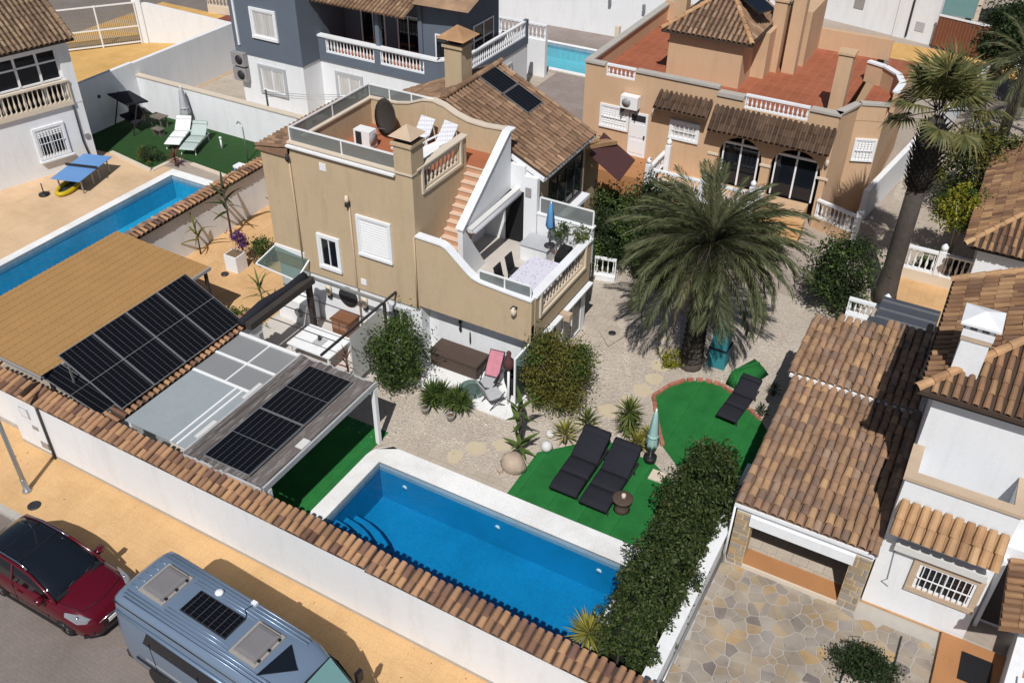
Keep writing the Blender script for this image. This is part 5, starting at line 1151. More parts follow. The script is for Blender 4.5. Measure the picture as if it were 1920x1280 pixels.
part('body', MB().box(-19.45,-18.7,21.75,22.4,0.01,.75), 'wood_brown', cr_); part('drawer', MB().box(-19.4,-19.1,21.72,21.75,.4,.7).box(-19.05,-18.75,21.72,21.75,.4,.7), 'pot', cr_); part('top', MB().box(-19.5,-18.65,21.7,22.42,.75,.79), 'wood_brown', cr_)
od = thing('washing_machine', 'white appliance with round window under the folded canopy', 'appliance', (-21.0,21.9,0))
part('body', MB().box(-21.35,-20.55,21.7,22.4,0,1.0), 'white_metal', od); part('door_ring', MB().lathe([(.2,0),(.2,.04)], n=14, X=Matrix.Translation((-20.95,21.7,.55)) @ Matrix.Rotation(math.pi/2,4,'X')), 'grey_metal', od)
part('side_cabinet', MB().box(-22.0,-21.4,21.75,22.4,0,.8), 'white_metal', od)
wd = thing('wall_disc', 'round dark wall decoration on the white wall above the cabinet', 'wall art', (-19.0,22.44,1.5))
part('disc', MB().lathe([(.42,0),(.42,.04),(.3,.06)], n=18, X=Matrix.Translation((-19.1,22.46,1.45)) @ Matrix.Rotation(math.pi/2,4,'X')), 'dark_metal', wd)
for x, lab in ((-19.95,'left'),(-18.3,'right')):
    wi = thing('wall_sconce', 'small pale wall sconce to the %s of the round dark disc' % lab, 'wall lamp', (x,22.44,1.4)); part('shade', MB().lathe([(.03,0),(.1,.12),(.12,.4),(.05,.5)], (x,22.38,1.25), 8), 'cream_stone', wi); part('holder', MB().box(x-.08,x+.08,22.36,22.47,1.15,1.28), 'dark_metal', wi)
# ================================================================ garden furniture
def lounger_proto(name, label, group, matn='dark_fabric', frame='dark_metal', L=2.0, w=.72, back=.75, ang=38, thick=.09, loc=(0,0,0), rz=0, zs=.34):
    """sun lounger along local +y (head at +y)"""
    t = thing(name, label, 'sun lounger', loc, rz, group); T = W[t.name]
    a = math.radians(ang); f = L-back
    fr = MB(T)
    for x in (-w/2+.02, w/2-.02): fr.box(x-.02,x+.02,0,L*.92,zs-.06,zs-.02)
    fr.box(-w/2,w/2,0,.04,zs-.06,zs-.02); fr.box(-w/2,w/2,L*.9,L*.92,zs-.06,zs-.02); part('frame', fr, frame, t)
    for x in (-w/2+.04,w/2-.04):
        for y in (.2,L*.8): part('leg', MB(T).bar((x,y,zs-.05),(x*1.05,y+(.06 if y > 1 else -.06),0),.035), frame, t)
    def pad(y0, y1, zf0, zf1, n=4):
        secs = []
        for i in range(n+1):
            q = i/n; y = y0+(y1-y0)*q; zz = zf0+(zf1-zf0)*q; bul = thick*(.75+.25*math.sin(math.pi*q))
            secs.append([(-w/2,y,zz),(w/2,y,zz),(w/2,y,zz+bul*.7),(w/2-.05,y,zz+bul),(0,y,zz+bul*1.05),(-w/2+.05,y,zz+bul),(-w/2,y,zz+bul*.7)])
        return MB(T).loft(secs)
    part('seat_pad', pad(-.04, f*.5-.01, zs-.06, zs), matn, t); part('seat_pad', pad(f*.5+.01, f, zs, zs), matn, t)
    part('back_pad', pad(f+.02, f+back*math.cos(a), zs+.01, zs+back*math.sin(a)), matn, t)
    part('headrest', pad(f+back*math.cos(a)*.78, f+back*math.cos(a)*.99, zs+back*math.sin(a)*.78+.06, zs+back*math.sin(a)*.99+.06, 2), matn, t)
    part('back_stay', MB(T).bar((w/2-.06,f+back*math.cos(a)*.7,zs+back*math.sin(a)*.66),(w/2-.06,L*.85,zs-.04),.025).bar((-w/2+.06,f+back*math.cos(a)*.7,zs+back*math.sin(a)*.66),(-w/2+.06,L*.85,zs-.04),.025), frame, t)
    return t
l1 = lounger_proto('sun_lounger', 'left of two black padded sun loungers on the green turf by the pool', 'black loungers on the turf', L=2.6, w=.92, back=1.15, ang=24, thick=.14, loc=(-8.15,18.45,.02), rz=math.radians(0))
dup(l1, (-7.1,18.35,.02), math.radians(-1), 'right of two black padded sun loungers, nearest the round side table')
lounger_proto('sun_lounger', 'single dark lounger with raised back on the round green lawn', 'black loungers on the turf', L=2.1, w=.72, back=.8, ang=24, loc=(-4.9,24.2,.02), rz=math.radians(-6), thick=.06)
st = thing('side_table', 'small round dark wicker side table beside the black loungers', 'table', (-6.4, 18.95, 0))
part('tabletop', MB().lathe([(.3,.42),(.32,.45),(.32,.48),(.28,.5)], (-6.4,18.95,.02), 14), 'wicker', st); part('pedestal', MB().lathe([(.26,0),(.2,.1),(.18,.3),(.26,.42)], (-6.4,18.95,.02), 12), 'wicker', st)
cu = single('cup', MB().lathe([(.05,0),(.07,.02),(.07,.14),(.05,.16)], (-6.38,18.95,.52), 8), 'cream_stone', 'pale cup on the round wicker side table', 'cup')
# closed parasol
def parasol(name, label, p, h, r, matn, pole='white_metal', base=True, cat='parasol'):
    t = thing(name, label, cat, p)
    part('pole', MB().tube([p, (p[0],p[1],p[2]+h)], .025, 6), pole, t)
    if base: part('base', MB().lathe([(.2,0),(.22,.2),(.16,.22),(.05,.24),(.04,.4)], p, 12), 'black_plastic', t)
    secs = []
    for q, k in ((.28,.85),(.36,1.0),(.5,.8),(.7,.62),(.88,.4),(.97,.12)):
        secs.append([(p[0]+r*k*(1 if j % 2 else .62)*math.cos(math.pi*j/8), p[1]+r*k*(1 if j % 2 else .62)*math.sin(math.pi*j/8), p[2]+h*q) for j in range(16)])
    part('canopy', MB().loft(secs), matn, t)
    part('strap', MB().lathe([(r*.8,0),(r*.82,.05)], (p[0],p[1],p[2]+h*.48), 10), matn, t)
    return t
parasol('parasol', 'closed pale green parasol standing between the two turf areas', (-6.46,21.35,0), 2.2, .22, 'umbrella_green')
tile_ = single('parasol_slab', MB().box(-6.2,-5.75,20.55,21.0,.02,.07), 'cream_stone', 'pale square slab on the turf beside the parasol', 'slab')
# wicker storage box and veranda furniture
sb = thing('storage_box', 'long brown wicker storage bench against the white veranda wall', 'storage bench', (-14.2, 22.4, 0))
part('body', MB().box(-15.25,-13.35,22.05,22.85,.06,.6), 'wicker', sb); part('lid', MB().box(-15.3,-13.3,22.0,22.88,.6,.68), 'wicker', sb)
for x in (-15.2,-13.4): part('leg', MB().box(x-.04,x+.04,22.08,22.16,.06,.5), 'wood_dark', sb)
dc = thing('garden_chair', 'reclining garden chair with pink towel on the veranda', 'chair', (-12.7, 21.9, .06), math.radians(8)); T = W[dc.name]
part('frame', MB(T).bar((-.3,-.7,.02),(-.3,.3,.75),.03).bar((.3,-.7,.02),(.3,.3,.75),.03).bar((-.3,.35,.02),(-.3,-.35,.65),.03).bar((.3,.35,.02),(.3,-.35,.65),.03).box(-.34,-.28,-.4,.35,.62,.66).box(.28,.34,-.4,.35,.62,.66), 'dark_metal', dc)
part('seat', MB(T).add([(-.28,-.45,.4),(.28,-.45,.4),(.28,.15,.38),(-.28,.15,.38)], [(0,1,2,3)]), 'grey_cloth', dc)
part('backrest', MB(T).bar((0,.15,.4),(0,.75,1.15),.56,.03), 'dark_fabric', dc); part('towel', MB(T).bar((0,.13,.46),(0,.7,1.15),.5,.02), 'pink_cloth', dc)
fc = thing('folding_chair', 'grey folding chair with slung seat in front of the pink towel chair', 'chair', (-12.2, 21.25, .06), math.radians(150)); T = W[fc.name]
part('seat', MB(T).box(-.28,.28,-.28,.28,.42,.45), 'grey_cloth', fc); part('backrest', MB(T).bar((0,.3,.45),(0,.5,1.0),.54,.03), 'grey_cloth', fc)
for x in (-.28,.28): part('leg', MB(T).bar((x,-.3,0),(x,.3,.45),.025).bar((x,.3,0),(x,-.3,.6),.025), 'dark_metal', fc)
rc = thing('round_armchair', 'black rounded garden armchair beside the glass wind screen', 'chair', (-11.8, 22.1, .06))
part('shell', MB().lathe([(.28,.0),(.36,.3),(.4,.45),(.42,.8),(.36,.82),(.34,.5),(.05,.42)], (-11.85,22.2,.08), 12), 'dark_fabric', rc); part('cushion', MB().lathe([(.3,0),(.32,.06),(.25,.1)], (-11.85,22.2,.5), 10), 'black_plastic', rc)
gl = thing('glass_table', 'low round glass table on the veranda edge beside the folding chair', 'table', (-12.9, 21.1, .06))
part('tabletop', MB().lathe([(.42,0),(.42,.025)], (-13.0,21.15,.5), 16), 'green_glass', gl)
for k in range(3): part('leg', MB().bar((-13.0+.3*math.cos(k*2.1),21.15+.3*math.sin(k*2.1),.06),(-13.0+.1*math.cos(k*2.1),21.15+.1*math.sin(k*2.1),.5),.025), 'white_metal', gl)
ln = thing('garden_lamp', 'white garden lamp post with red-brown lantern head by the veranda', 'lamp', (-11.75, 21.5, 0))
part('pole', MB().tube([(-11.75,21.5,0),(-11.75,21.5,1.55)], .045, 8), 'white_metal', ln)
part('lantern', MB().lathe([(.05,0),(.16,.08),(.2,.25),(.16,.42),(.08,.5),(.09,.7),(.03,.78)], (-11.75,21.5,1.55), 8), 'brown_awning', ln)
# dining terrace furniture
dt = thing('dining_table', 'dining table under a patterned white cloth on the upstairs terrace', 'table', (-12.35, 24.4, 2.85))
part('tablecloth', MB().box(-12.95,-11.85,23.35,25.35,3.55,3.6).box(-12.96,-12.94,23.35,25.35,3.3,3.56).box(-12.95,-11.85,23.33,23.35,3.3,3.56), 'floral_cloth', dt)
for x in (-12.85,-11.95):
    for y in (23.5,25.2): part('leg', MB().box(x-.03,x+.03,y-.03,y+.03,2.86,3.55), 'dark_metal', dt)
def chair(label, loc, rz):
    t = thing('dining_chair', label, 'chair', loc, rz, 'black dining chairs on the terrace'); T = W[t.name]
    part('seat', MB(T).box(-.23,.23,-.23,.23,.42,.47), 'black_plastic', t); part('backrest', MB(T).bar((0,.22,.5),(0,.34,1.05),.46,.04), 'black_plastic', t)
    for x in (-.2,.2):
        for y in (-.2,.2): part('leg', MB(T).box(x-.02,x+.02,y-.02,y+.02,0,.42), 'dark_metal', t)
    return t
c0 = chair('black dining chair at the near side of the patterned cloth', (-13.15,23.75,2.85), math.radians(90))
dup(c0, (-13.15,24.55,2.85), math.radians(90), 'black dining chair at the far side of the patterned cloth'); 
bc = thing('covered_barbecue', 'black covered barbecue at the terrace corner beside potted plants', 'barbecue', (-12.0, 26.2, 2.85))
part('cover', MB().loft([[(-12.3,25.8,2.87),(-11.75,25.8,2.87),(-11.75,26.4,2.87),(-12.3,26.4,2.87)],[(-12.3,25.8,3.5),(-11.75,25.8,3.5),(-11.75,26.4,3.5),(-12.3,26.4,3.5)],[(-12.2,25.9,3.8),(-11.85,25.9,3.8),(-11.85,26.3,3.8),(-12.2,26.3,3.8)]], smooth=False), 'black_plastic', bc); part('strap', MB().box(-12.32,-11.73,25.78,26.42,3.2,3.24), 'dark_fabric', bc)
wb = thing('white_sideboard', 'white covered sideboard on the terrace beside the blue parasol', 'sideboard', (-13.2, 26.3, 2.85)); part('body', MB().box(-13.75,-12.7,25.95,26.8,2.86,3.5), 'white_paint', wb); part('top', MB().box(-13.8,-12.65,25.9,26.85,3.5,3.54), 'grey_cloth', wb)
pb = thing('parasol', 'closed blue parasol on the upstairs dining terrace', 'parasol', (-12.75,26.3,2.85))
part('pole', MB().tube([(-12.75,26.3,3.54),(-12.75,26.3,5.35)], .03, 6), 'grey_metal', pb); part('canopy', MB().loft([[(-12.75+r*(1 if j%2 else .6)*math.cos(math.pi*j/6),26.3+r*(1 if j%2 else .6)*math.sin(math.pi*j/6),zz) for j in range(12)] for r, zz in ((.1,4.25),(.17,4.4),(.12,4.9),(.04,5.3))]), 'blue_cloth', pb); part('base', MB().lathe([(.2,0),(.2,.05)], (-12.75,26.3,3.545), 10), 'dark_metal', pb)
# roof terrace furniture
def roof_lounger(label, loc, rz):
    t = thing('roof_lounger', label, 'sun lounger', loc, rz, 'white plastic loungers on the roof terrace'); T = W[t.name]
    part('seat', MB(T).box(-.33,.33,0,1.2,.28,.33), 'white_metal', t)
    part('backrest', MB(T).bar((0,1.2,.3),(0,1.72,.98),.66,.04), 'lattice', t)
    for x in (-.3,.3):
        part('leg', MB(T).box(x-.03,x+.03,.1,.16,0,.28), 'white_metal', t); part('leg', MB(T).box(x-.03,x+.03,1.1,1.16,0,.28), 'white_metal', t); part('back_stay', MB(T).bar((x,1.6,.8),(x,1.75,.05),.03), 'white_metal', t)
        part('arm', MB(T).bar((x*1.1,.7,.5),(x*1.1,1.35,.52),.05).bar((x*1.1,.75,.3),(x*1.1,.72,.5),.05), 'white_metal', t)
    return t
r1_ = roof_lounger('left white plastic lounger with lattice back on the roof terrace', (-18.2,24.9,6.25), math.radians(-8))
dup(r1_, (-17.35,24.95,6.25), math.radians(-12), 'right white plastic lounger with lattice back near the roof stairs')
da = thing('satellite_dish', 'large dark brown satellite dish on the roof terrace', 'satellite dish', (-19.5,26.2,6.25))
part('dish', MB().lathe([(.02,0),(.3,.02),(.5,.07),(.66,.16),(.67,.17),(.5,.09),(.3,.04),(.02,.02)], n=18, X=Matrix.Translation((-19.55,26.35,7.0)) @ Matrix.Rotation(math.radians(-20),4,'Z') @ Matrix.Rotation(math.radians(78),4,'X')), 'wood_dark', da)
part('mast', MB().tube([(-19.5,26.55,6.25),(-19.5,26.5,7.0)], .04, 6), 'grey_metal', da); part('feed_arm', MB().bar((-19.6,26.3,6.5),(-19.9,25.7,6.75),.03), 'grey_metal', da)
ac = thing('air_conditioner', 'white outdoor air conditioner unit on the roof terrace floor', 'air conditioner', (-19.9,25.0,6.25))
part('casing', MB().box(-20.1,-19.4,24.9,25.35,6.3,6.95), 'white_metal', ac); part('fan_grille', MB().lathe([(.24,0),(.24,.02)], n=14, X=Matrix.Translation((-19.4,25.12,6.62)) @ Matrix.Rotation(math.pi/2,4,'Y')), 'hatch_grey', ac); part('vent', MB().box(-20.0,-19.75,24.88,24.9,6.35,6.9), 'dark_metal', ac)
# ================================================================ left neighbour garden
pt = thing('ping_pong_table', 'blue folding ping pong table on the neighbour patio', 'ping pong table', (-37.4,25.8,0), math.radians(16.8)); T = W[pt.name]
part('table_half', MB(T).box(-.75,.75,-1.37,-.01,.74,.77), 'blue_table', pt); part('table_half', MB(T).box(-.75,.75,.01,1.37,.74,.77), 'blue_table', pt); part('net', MB(T).box(-.85,.85,-.008,.008,.77,.92), 'dark_metal', pt)
for x in (-.6,.6):
    for y in (-1.1,-.25,.25,1.1): part('leg', MB(T).box(x-.025,x+.025,y-.025,y+.025,0,.74), 'grey_metal', pt)
yk = thing('toy_boat', 'yellow inflatable boat lying under the ping pong table', 'inflatable boat', (-37.5,24.9,0), math.radians(110)); T = W[yk.name]
part('hull_ring', MB(T).tube([(.62*math.cos(a)*1.3,.36*math.sin(a),.13) for a in [2*math.pi*i/16 for i in range(17)]], .11, 8), 'yellow_plastic', yk); part('boat_floor', MB(T).box(-.7,.7,-.28,.28,.04,.08), 'dark_metal', yk)
fn = thing('stand_fan', 'small black stand on the patio left of the yellow boat', 'stand', (-38.0,23.9,0)); part('pole', MB().tube([(-38.0,23.9,0),(-38.0,23.9,.6)], .03, 6), 'dark_metal', fn); part('base', MB().lathe([(.25,0),(.25,.08),(.1,.12)], (-38,23.9,.005), 10), 'black_plastic', fn)
nl = lounger_proto('sun_lounger', 'white lounger with raised back on the dark lawn, nearer the swing seat', 'loungers on the dark lawn', 'white_metal', 'white_metal', L=2.3, w=.8, back=.8, ang=40, thick=.06, loc=(-36.3,30.4,.02), rz=math.radians(25), zs=.4)
lounger_proto('sun_lounger', 'pale grey-green lounger on the dark lawn, nearest the pool', 'loungers on the dark lawn', 'pale_green', 'white_metal', L=2.3, w=.8, back=.8, ang=40, thick=.06, loc=(-35.2,30.3,.02), rz=math.radians(22), zs=.4)
ntb = thing('side_table', 'small green side table between the two lawn loungers', 'table', (-36.3,32.2,0)); part('tabletop', MB().box(-36.6,-36.1,31.9,32.4,.42,.46), 'umbrella_green', ntb); part('pedestal', MB().box(-36.45,-36.25,32.05,32.25,0,.42), 'dark_metal', ntb)
parasol('parasol', 'closed grey striped parasol against the white back wall', (-37.7,32.9,0), 2.35, .32, 'grey_cloth')
sw = thing('swing_seat', 'dark covered garden swing seat in the shaded corner of the lawn', 'swing seat', (-40.2,31.5,0), math.radians(-15)); T = W[sw.name]
part('canopy', MB(T).add([(-1.0,-.6,1.75),(1.0,-.6,1.75),(1.0,.6,1.6),(-1.0,.6,1.6),(-1.0,-.6,1.68),(1.0,-.6,1.68),(1.0,.6,1.52),(-1.0,.6,1.52)], [(0,1,2,3),(7,6,5,4),(0,4,5,1),(1,5,6,2),(2,6,7,3),(3,7,4,0)]), 'dark_fabric', sw)
part('seat', MB(T).box(-.85,.85,-.3,.25,.45,.55), 'dark_fabric', sw); part('backrest', MB(T).bar((0,.25,.5),(0,.42,1.1),1.7,.08), 'wood_dark', sw)
for x in (-1,1): part('leg', MB(T).bar((x,-.6,0),(x,0,1.7),.05).bar((x,.6,0),(x,0,1.7),.05), 'dark_metal', sw)
wt_ = thing('wooden_bench_set', 'weathered wooden table and stools beside the swing seat', 'table', (-39.2,32.0,0)); part('tabletop', MB().box(-39.5,-38.6,31.9,32.5,.6,.65), 'wood_grey', wt_)
for x, y in ((-39.4,32.0),(-38.7,32.0),(-39.4,32.4),(-38.7,32.4)): part('leg', MB().box(x-.03,x+.03,y-.03,y+.03,0,.6), 'wood_grey', wt_)
so = thing('garden_stool', 'low pale stool on the lawn in front of the wooden table', 'stool', (-38.3,31.4,0)); part('seat', MB().box(-38.6,-38.0,31.2,31.6,.36,.4), 'wood_grey', so); part('legs', MB().box(-38.55,-38.5,31.25,31.55,0,.36).box(-38.1,-38.05,31.25,31.55,0,.36), 'wood_grey', so)
sh = thing('pool_shower', 'thin curved outdoor shower pipe at the edge of the dark lawn', 'shower', (-32.4,31.7,0)); part('pipe', MB().tube([(-32.2,31.4,0),(-32.2,31.4,1.7),(-32.3,31.45,1.95),(-32.55,31.5,2.0),(-32.7,31.55,1.85)], .03, 6), 'grey_metal', sh)
gn = thing('garden_light', 'short white garden light on the dark lawn behind the loungers', 'garden light', (-34.3,31.8,0)); part('post', MB().tube([(-34.3,31.8,0),(-34.3,31.8,.6)], .05, 6), 'white_metal', gn); part('cap', MB().lathe([(.08,0),(.06,.08)], (-34.3,31.8,.6), 8), 'white_metal', gn)
bk = thing('blue_cooler', 'small blue cooler box at the far corner of the dark lawn', 'cooler', (-31.3,30.0,0)); part('body', MB().box(-31.6,-31.0,29.8,30.2,.01,.5), 'blue_table', bk); part('lid', MB().box(-31.62,-30.98,29.78,30.22,.5,.6), 'white_paint', bk)
# small things in the main garden
pk = thing('white_planter', 'white square planter box on the orange patio under the purple flowers', 'planter', (-25.8,23.4,0)); part('box', MB().box(-26.1,-25.45,23.2,23.8,.01,.75), 'white_paint', pk); part('soil', MB().box(-26.05,-25.5,23.25,23.75,.74,.76), 'soil', pk)
dg_ = single('drain_cover', MB().lathe([(.16,0),(.16,.05)], (-25.9,22.9,.01), 10), 'dark_metal', 'small dark drain bowl in front of the white planter box', 'bowl')
rk = thing('boulder', 'rounded beige boulder at the pool side beside the banana plant', 'boulder', (-10.1,18.85,0))
secs = []
for q, k in ((0,.75),(.15,1.0),(.4,1.0),(.65,.8),(.8,.45)): secs.append([(-10.1+.42*k*(1+.12*math.sin(3*a+q*5))*math.cos(a), 18.85+.36*k*(1+.1*math.cos(2*a+q*4))*math.sin(a), q*.75) for a in [2*math.pi*i/12 for i in range(12)]])
part('stone', MB().loft(secs), 'rock', rk); part('stone_chip', MB().prism([(-10.5,18.5),(-10.35,18.42),(-10.3,18.55)], 0, .1), 'rock', rk)
gb_ = single('glass_ball', MB().lathe([(.02,0),(.14,.05),(.2,.2),(.14,.35),(.02,.4)], (-9.55,20.1,.02), 14), 'awning_white', 'white garden ball lamp at the corner of the turf', 'ball lamp')
gb2 = single('glass_ball', MB().lathe([(.02,0),(.11,.04),(.16,.16),(.11,.28),(.02,.32)], (-9.75,20.75,.004), 14), 'awning_white', 'smaller pale garden ball behind the ball lamp on gravel', 'ball lamp')
sq = thing('water_feature', 'square pale paver with round drain beside the house path', 'paver', (-10.3,27.0,0))
part('slab', MB().prism([(-10.8,26.9),(-10.1,26.2),(-9.8,27.2),(-10.45,27.7)], .005, .08), 'stone_beige', sq); part('drain', MB().lathe([(.15,0),(.15,.02)], (-10.3,27.0,.08), 10), 'dark_metal', sq)
tp = thing('covered_tarp', 'teal covered garden item hidden behind the big palm trunk', 'tarpaulin', (-6.4,27.6,0)); part('tarp', MB().loft([[(-6.55,27.0,.01),(-5.9,27.0,.01),(-5.9,27.7,.01),(-6.55,27.7,.01)],[(-6.5,27.05,1.2),(-5.95,27.05,1.2),(-5.95,27.6,1.2),(-6.5,27.6,1.2)],[(-6.35,27.2,1.9),(-6.1,27.2,1.9),(-6.1,27.4,1.9),(-6.35,27.4,1.9)]], smooth=False), 'teal_tarp', tp); part('tie', MB().box(-6.57,-5.88,26.98,27.72,.8,.84), 'dark_fabric', tp)
gt_ = thing('green_tarp', 'dark green folded cover lying on the gravel behind the round lawn', 'tarpaulin', (-5.2,26.9,0)); part('cover', MB().loft([[(-5.6,26.3,.01),(-4.9,26.1,.01),(-4.4,27.6,.01),(-5.1,27.9,.01)],[(-5.5,26.5,.5),(-5.0,26.3,.45),(-4.6,27.4,.4),(-5.0,27.6,.5)]]), 'turf', gt_); part('fold', MB().bar((-5.4,26.6,.5),(-4.8,27.5,.46),.1,.06), 'turf', gt_)
pf = thing('white_side_fence', 'short white railing beyond the terrace corner at the garden side', 'fence', (-11.0,29.5,0)); balustrade(pf, TR(-12.6,30.3,0,10), 0, .9, .25, 1.05, 'white_paint', .2, .12, .04); part('fence_base', MB(TR(-12.6,30.3,0,10)).box(0,.9,-.1,.1,0,.25), 'white_paint', pf)
ps = struct('house_path', MB().box(-11.3,-10.6,23.4,29.5,-.02,.02), 'stone_beige')
# ================================================================ camper van
vn = thing('camper_van', 'silver-blue high-roof camper van with roof hatches and solar panel', 'van', (-15.15, 8.87, -.13), math.radians(-3.6)); T = W[vn.name]
def vsec(x, zb, zt, w, wr=None, r=.16, crown=.035):
    wr = wr or w*.9; zs = zb+(zt-zb)*.52
    h = [(-w*.95,zb),(-w,zb+.25),(-w*1.01,zs),(-wr-.02,zt-r),(-wr+.03,zt-r*.35),(-wr+r,zt),(-wr*.5,zt+crown*.8),(0,zt+crown)]
    return [(x,y,z) for y,z in h]+[(x,-y,z) for y,z in h[-2::-1]]
secs = [vsec(.0,.42,2.45,.9,.76),vsec(.05,.36,2.7,.95,.82),vsec(.2,.34,2.82,.99,.87),vsec(.45,.33,2.86,1.0,.88),vsec(2.5,.32,2.87,1.0,.88),vsec(4.6,.32,2.86,1.0,.87),vsec(5.15,.32,2.8,1.0,.84),vsec(5.45,.32,2.62,1.0,.8),vsec(6.2,.32,1.72,.99,.82,.1),vsec(6.75,.34,1.42,.95,.75,.1),vsec(7.0,.36,1.15,.85,.65,.1),vsec(7.05,.4,.8,.78,.6,.1)]
part('body', MB(T).loft(secs), 'van_paint', vn)
for y, segs in ((.78,((.42,4.9),)),(.69,((.36,5.0),)),(.6,((.34,5.0),)),(-.6,((.34,5.0),)),(-.69,((.36,5.0),)),(-.78,((.42,4.9),)),(.51,((1.55,3.6),)),(-.51,((1.55,3.6),)),(.42,((1.55,3.55),)),(-.42,((1.55,3.55),))):
    for a, c in segs: part('roof_rib', MB(T).tube([(a,y,2.885),(c,y,2.89)], .018, 6), 'van_paint', vn)
for k in range(5): part('roof_rib', MB(T).tube([(.3,-.42+.21*k,2.875),(.54,-.42+.21*k,2.9)], .016, 6), 'van_paint', vn)
part('gutter_seam', MB(T).tube([(.1,-.9,2.66),(2.5,-.91,2.69),(5.2,-.88,2.63),(5.5,-.83,2.46)], .016, 5), 'black_plastic', vn)
part('roof_band', MB(T).tube([(.2,-.95,2.38),(2.5,-.975,2.4),(5.2,-.96,2.36)], .045, 6), 'van_paint', vn)
def hatch(x0, x1, y0, y1):
    z = 2.9; o = part('roof_hatch', MB(T).box(x0-.06,x1+.06,y0-.06,y1+.06,z-.02,z+.035), 'hatch_frame', vn)
    part('dome', MB(T).loft([[(x0,y0,z+.035),(x1,y0,z+.035),(x1,y1,z+.035),(x0,y1,z+.035)],[(x0+.03,y0+.03,z+.09),(x1-.03,y0+.03,z+.09),(x1-.03,y1-.03,z+.09),(x0+.03,y1-.03,z+.09)],[(x0+.12,y0+.12,z+.11),(x1-.12,y0+.12,z+.11),(x1-.12,y1-.12,z+.11),(x0+.12,y1-.12,z+.11)]], smooth=False), 'dome_grey', o)
    for y in (y0+.1,(y0+y1)/2,y1-.1): part('clip', MB(T).box(x1-.01,x1+.05,y-.025,y+.025,z+.03,z+.09), 'black_plastic', o)
    for y in (y0,y1): part('clip', MB(T).box(x0+.05,x1-.05,y-.012,y+.012,z+.09,z+.1), 'hatch_frame', o)
hatch(.66,1.38,-.42,.42); hatch(3.72,4.42,-.45,.4)
o = part('solar_panel', MB(T).box(1.88,3.36,-.34,.32,2.9,2.94), 'dark_metal', vn); part('cell_sheet', MB(T).box(1.9,3.34,-.32,.3,2.94,2.946), 'solar_cells', o)
part('round_vent', MB(T).lathe([(.1,0),(.11,.03),(.08,.06),(.02,.07)], (2.28,.52,2.9), 12), 'white_paint', vn); part('small_vent', MB(T).box(3.14,3.28,.7,.8,2.87,2.96), 'white_paint', vn)
part('cable', MB(T).tube([(3.2,.7,2.9),(3.15,.5,2.92),(3.3,.4,2.91),(3.36,.2,2.92)], .012, 4), 'black_plastic', vn)
part('roof_window', MB(T).add([(4.62,-.62,2.905),(5.25,.0,2.83),(4.72,.38,2.905),(4.62,-.62,2.93),(5.25,.0,2.855),(4.72,.38,2.93)], [(0,1,2),(5,4,3),(0,3,4,1),(1,4,5,2),(2,5,3,0)]), 'dark_glass', vn)
ws = MB(T).add([(5.5,-.76,2.585),(5.53,0,2.64),(5.5,.76,2.585),(6.17,.8,1.78),(6.23,0,1.8),(6.17,-.8,1.78)], [(0,5,4,1),(1,4,3,2)]); part('windshield', ws, 'teal_glass', vn)
part('windshield_seal', MB(T).tube([(5.48,-.8,2.57),(5.5,0,2.645),(5.48,.8,2.57),(6.19,.84,1.76),(6.24,0,1.8),(6.19,-.84,1.76),(5.48,-.8,2.57)], .025, 5), 'black_plastic', vn)
for s_ in (-1,1):
    part('side_window', MB(T).add([(1.0,s_*1.012,1.75),(4.4,s_*1.012,1.75),(4.4,s_*.945,2.3),(1.25,s_*.945,2.3)], [(0,1,2,3)]), 'dark_glass', vn)
    part('cab_window', MB(T).add([(4.85,s_*1.012,1.6),(6.0,s_*1.0,1.55),(5.55,s_*.93,2.3),(4.85,s_*.945,2.35)], [(0,1,2,3)]), 'dark_glass', vn)
    part('mirror', MB(T).box(5.9,6.0,s_*1.05-.02,s_*1.2+.02,1.6,1.95) if s_ > 0 else MB(T).box(5.9,6.0,-1.22,-1.03,1.6,1.95), 'black_plastic', vn)
    part('headlight', MB(T).box(6.7,6.98,s_*.55-.18,s_*.55+.18,.9,1.2), 'lamp_glass', vn)
part('rear_bumper', MB(T).box(-.1,.1,-.92,.92,.3,.55), 'black_plastic', vn)
part('rear_window', MB(T).add([(-.012,-.7,1.55),(-.012,.7,1.55),(.03,.66,2.2),(.03,-.66,2.2)], [(0,1,2,3)]), 'dark_glass', vn)
part('wing_stripe', MB(T).box(.9,4.6,-1.018,-1.0,1.0,1.06), 'hatch_grey', vn)
def wheel(T, p, r, w, root):
    X = T @ Matrix.Translation(p) @ Matrix.Rotation(math.pi/2, 4, 'X')
    o = part('wheel', MB().lathe([(r*.62,-w/2),(r*.92,-w/2),(r,-w*.35),(r,w*.35),(r*.92,w/2),(r*.62,w/2)], n=20, X=X), 'rubber', root)
    m = MB()
    m.lathe([(r*.12,-w*.46),(r*.2,-w*.4),(r*.6,-w*.44),(r*.64,-w*.5),(r*.64,w*.5),(r*.6,w*.44),(r*.2,w*.4),(r*.12,w*.46)], n=16, X=X)
    part('rim', m, 'grey_metal', o)
    for k in range(5): part('spoke', MB().box(-.03,.03,r*.1,r*.6,-w*.52,w*.52,X=X @ Matrix.Rotation(k*2*math.pi/5,4,'Z')), 'chrome', o)
for x in (1.25,2.9,4.75): part('door_seam', MB(T).bar((x,-1.012,.5),(x,-1.012,1.9),.014,.012), 'black_plastic', vn)
[part('wheel_arch', MB().lathe([(.4,0),(.47,0),(.47,.03),(.4,.03)], n=18, X=T @ Matrix.Translation((x,-1.0,.38)) @ Matrix.Rotation(math.pi/2,4,'X')), 'black_plastic', vn) for x in (1.3,5.7)]
part('side_molding', MB(T).box(.5,6.3,-1.03,-1.005,.78,.86), 'black_plastic', vn)
for x in (1.3,5.7):
    for y in (-.9,.9): wheel(T, (x,y,.34), .34, .22, vn)
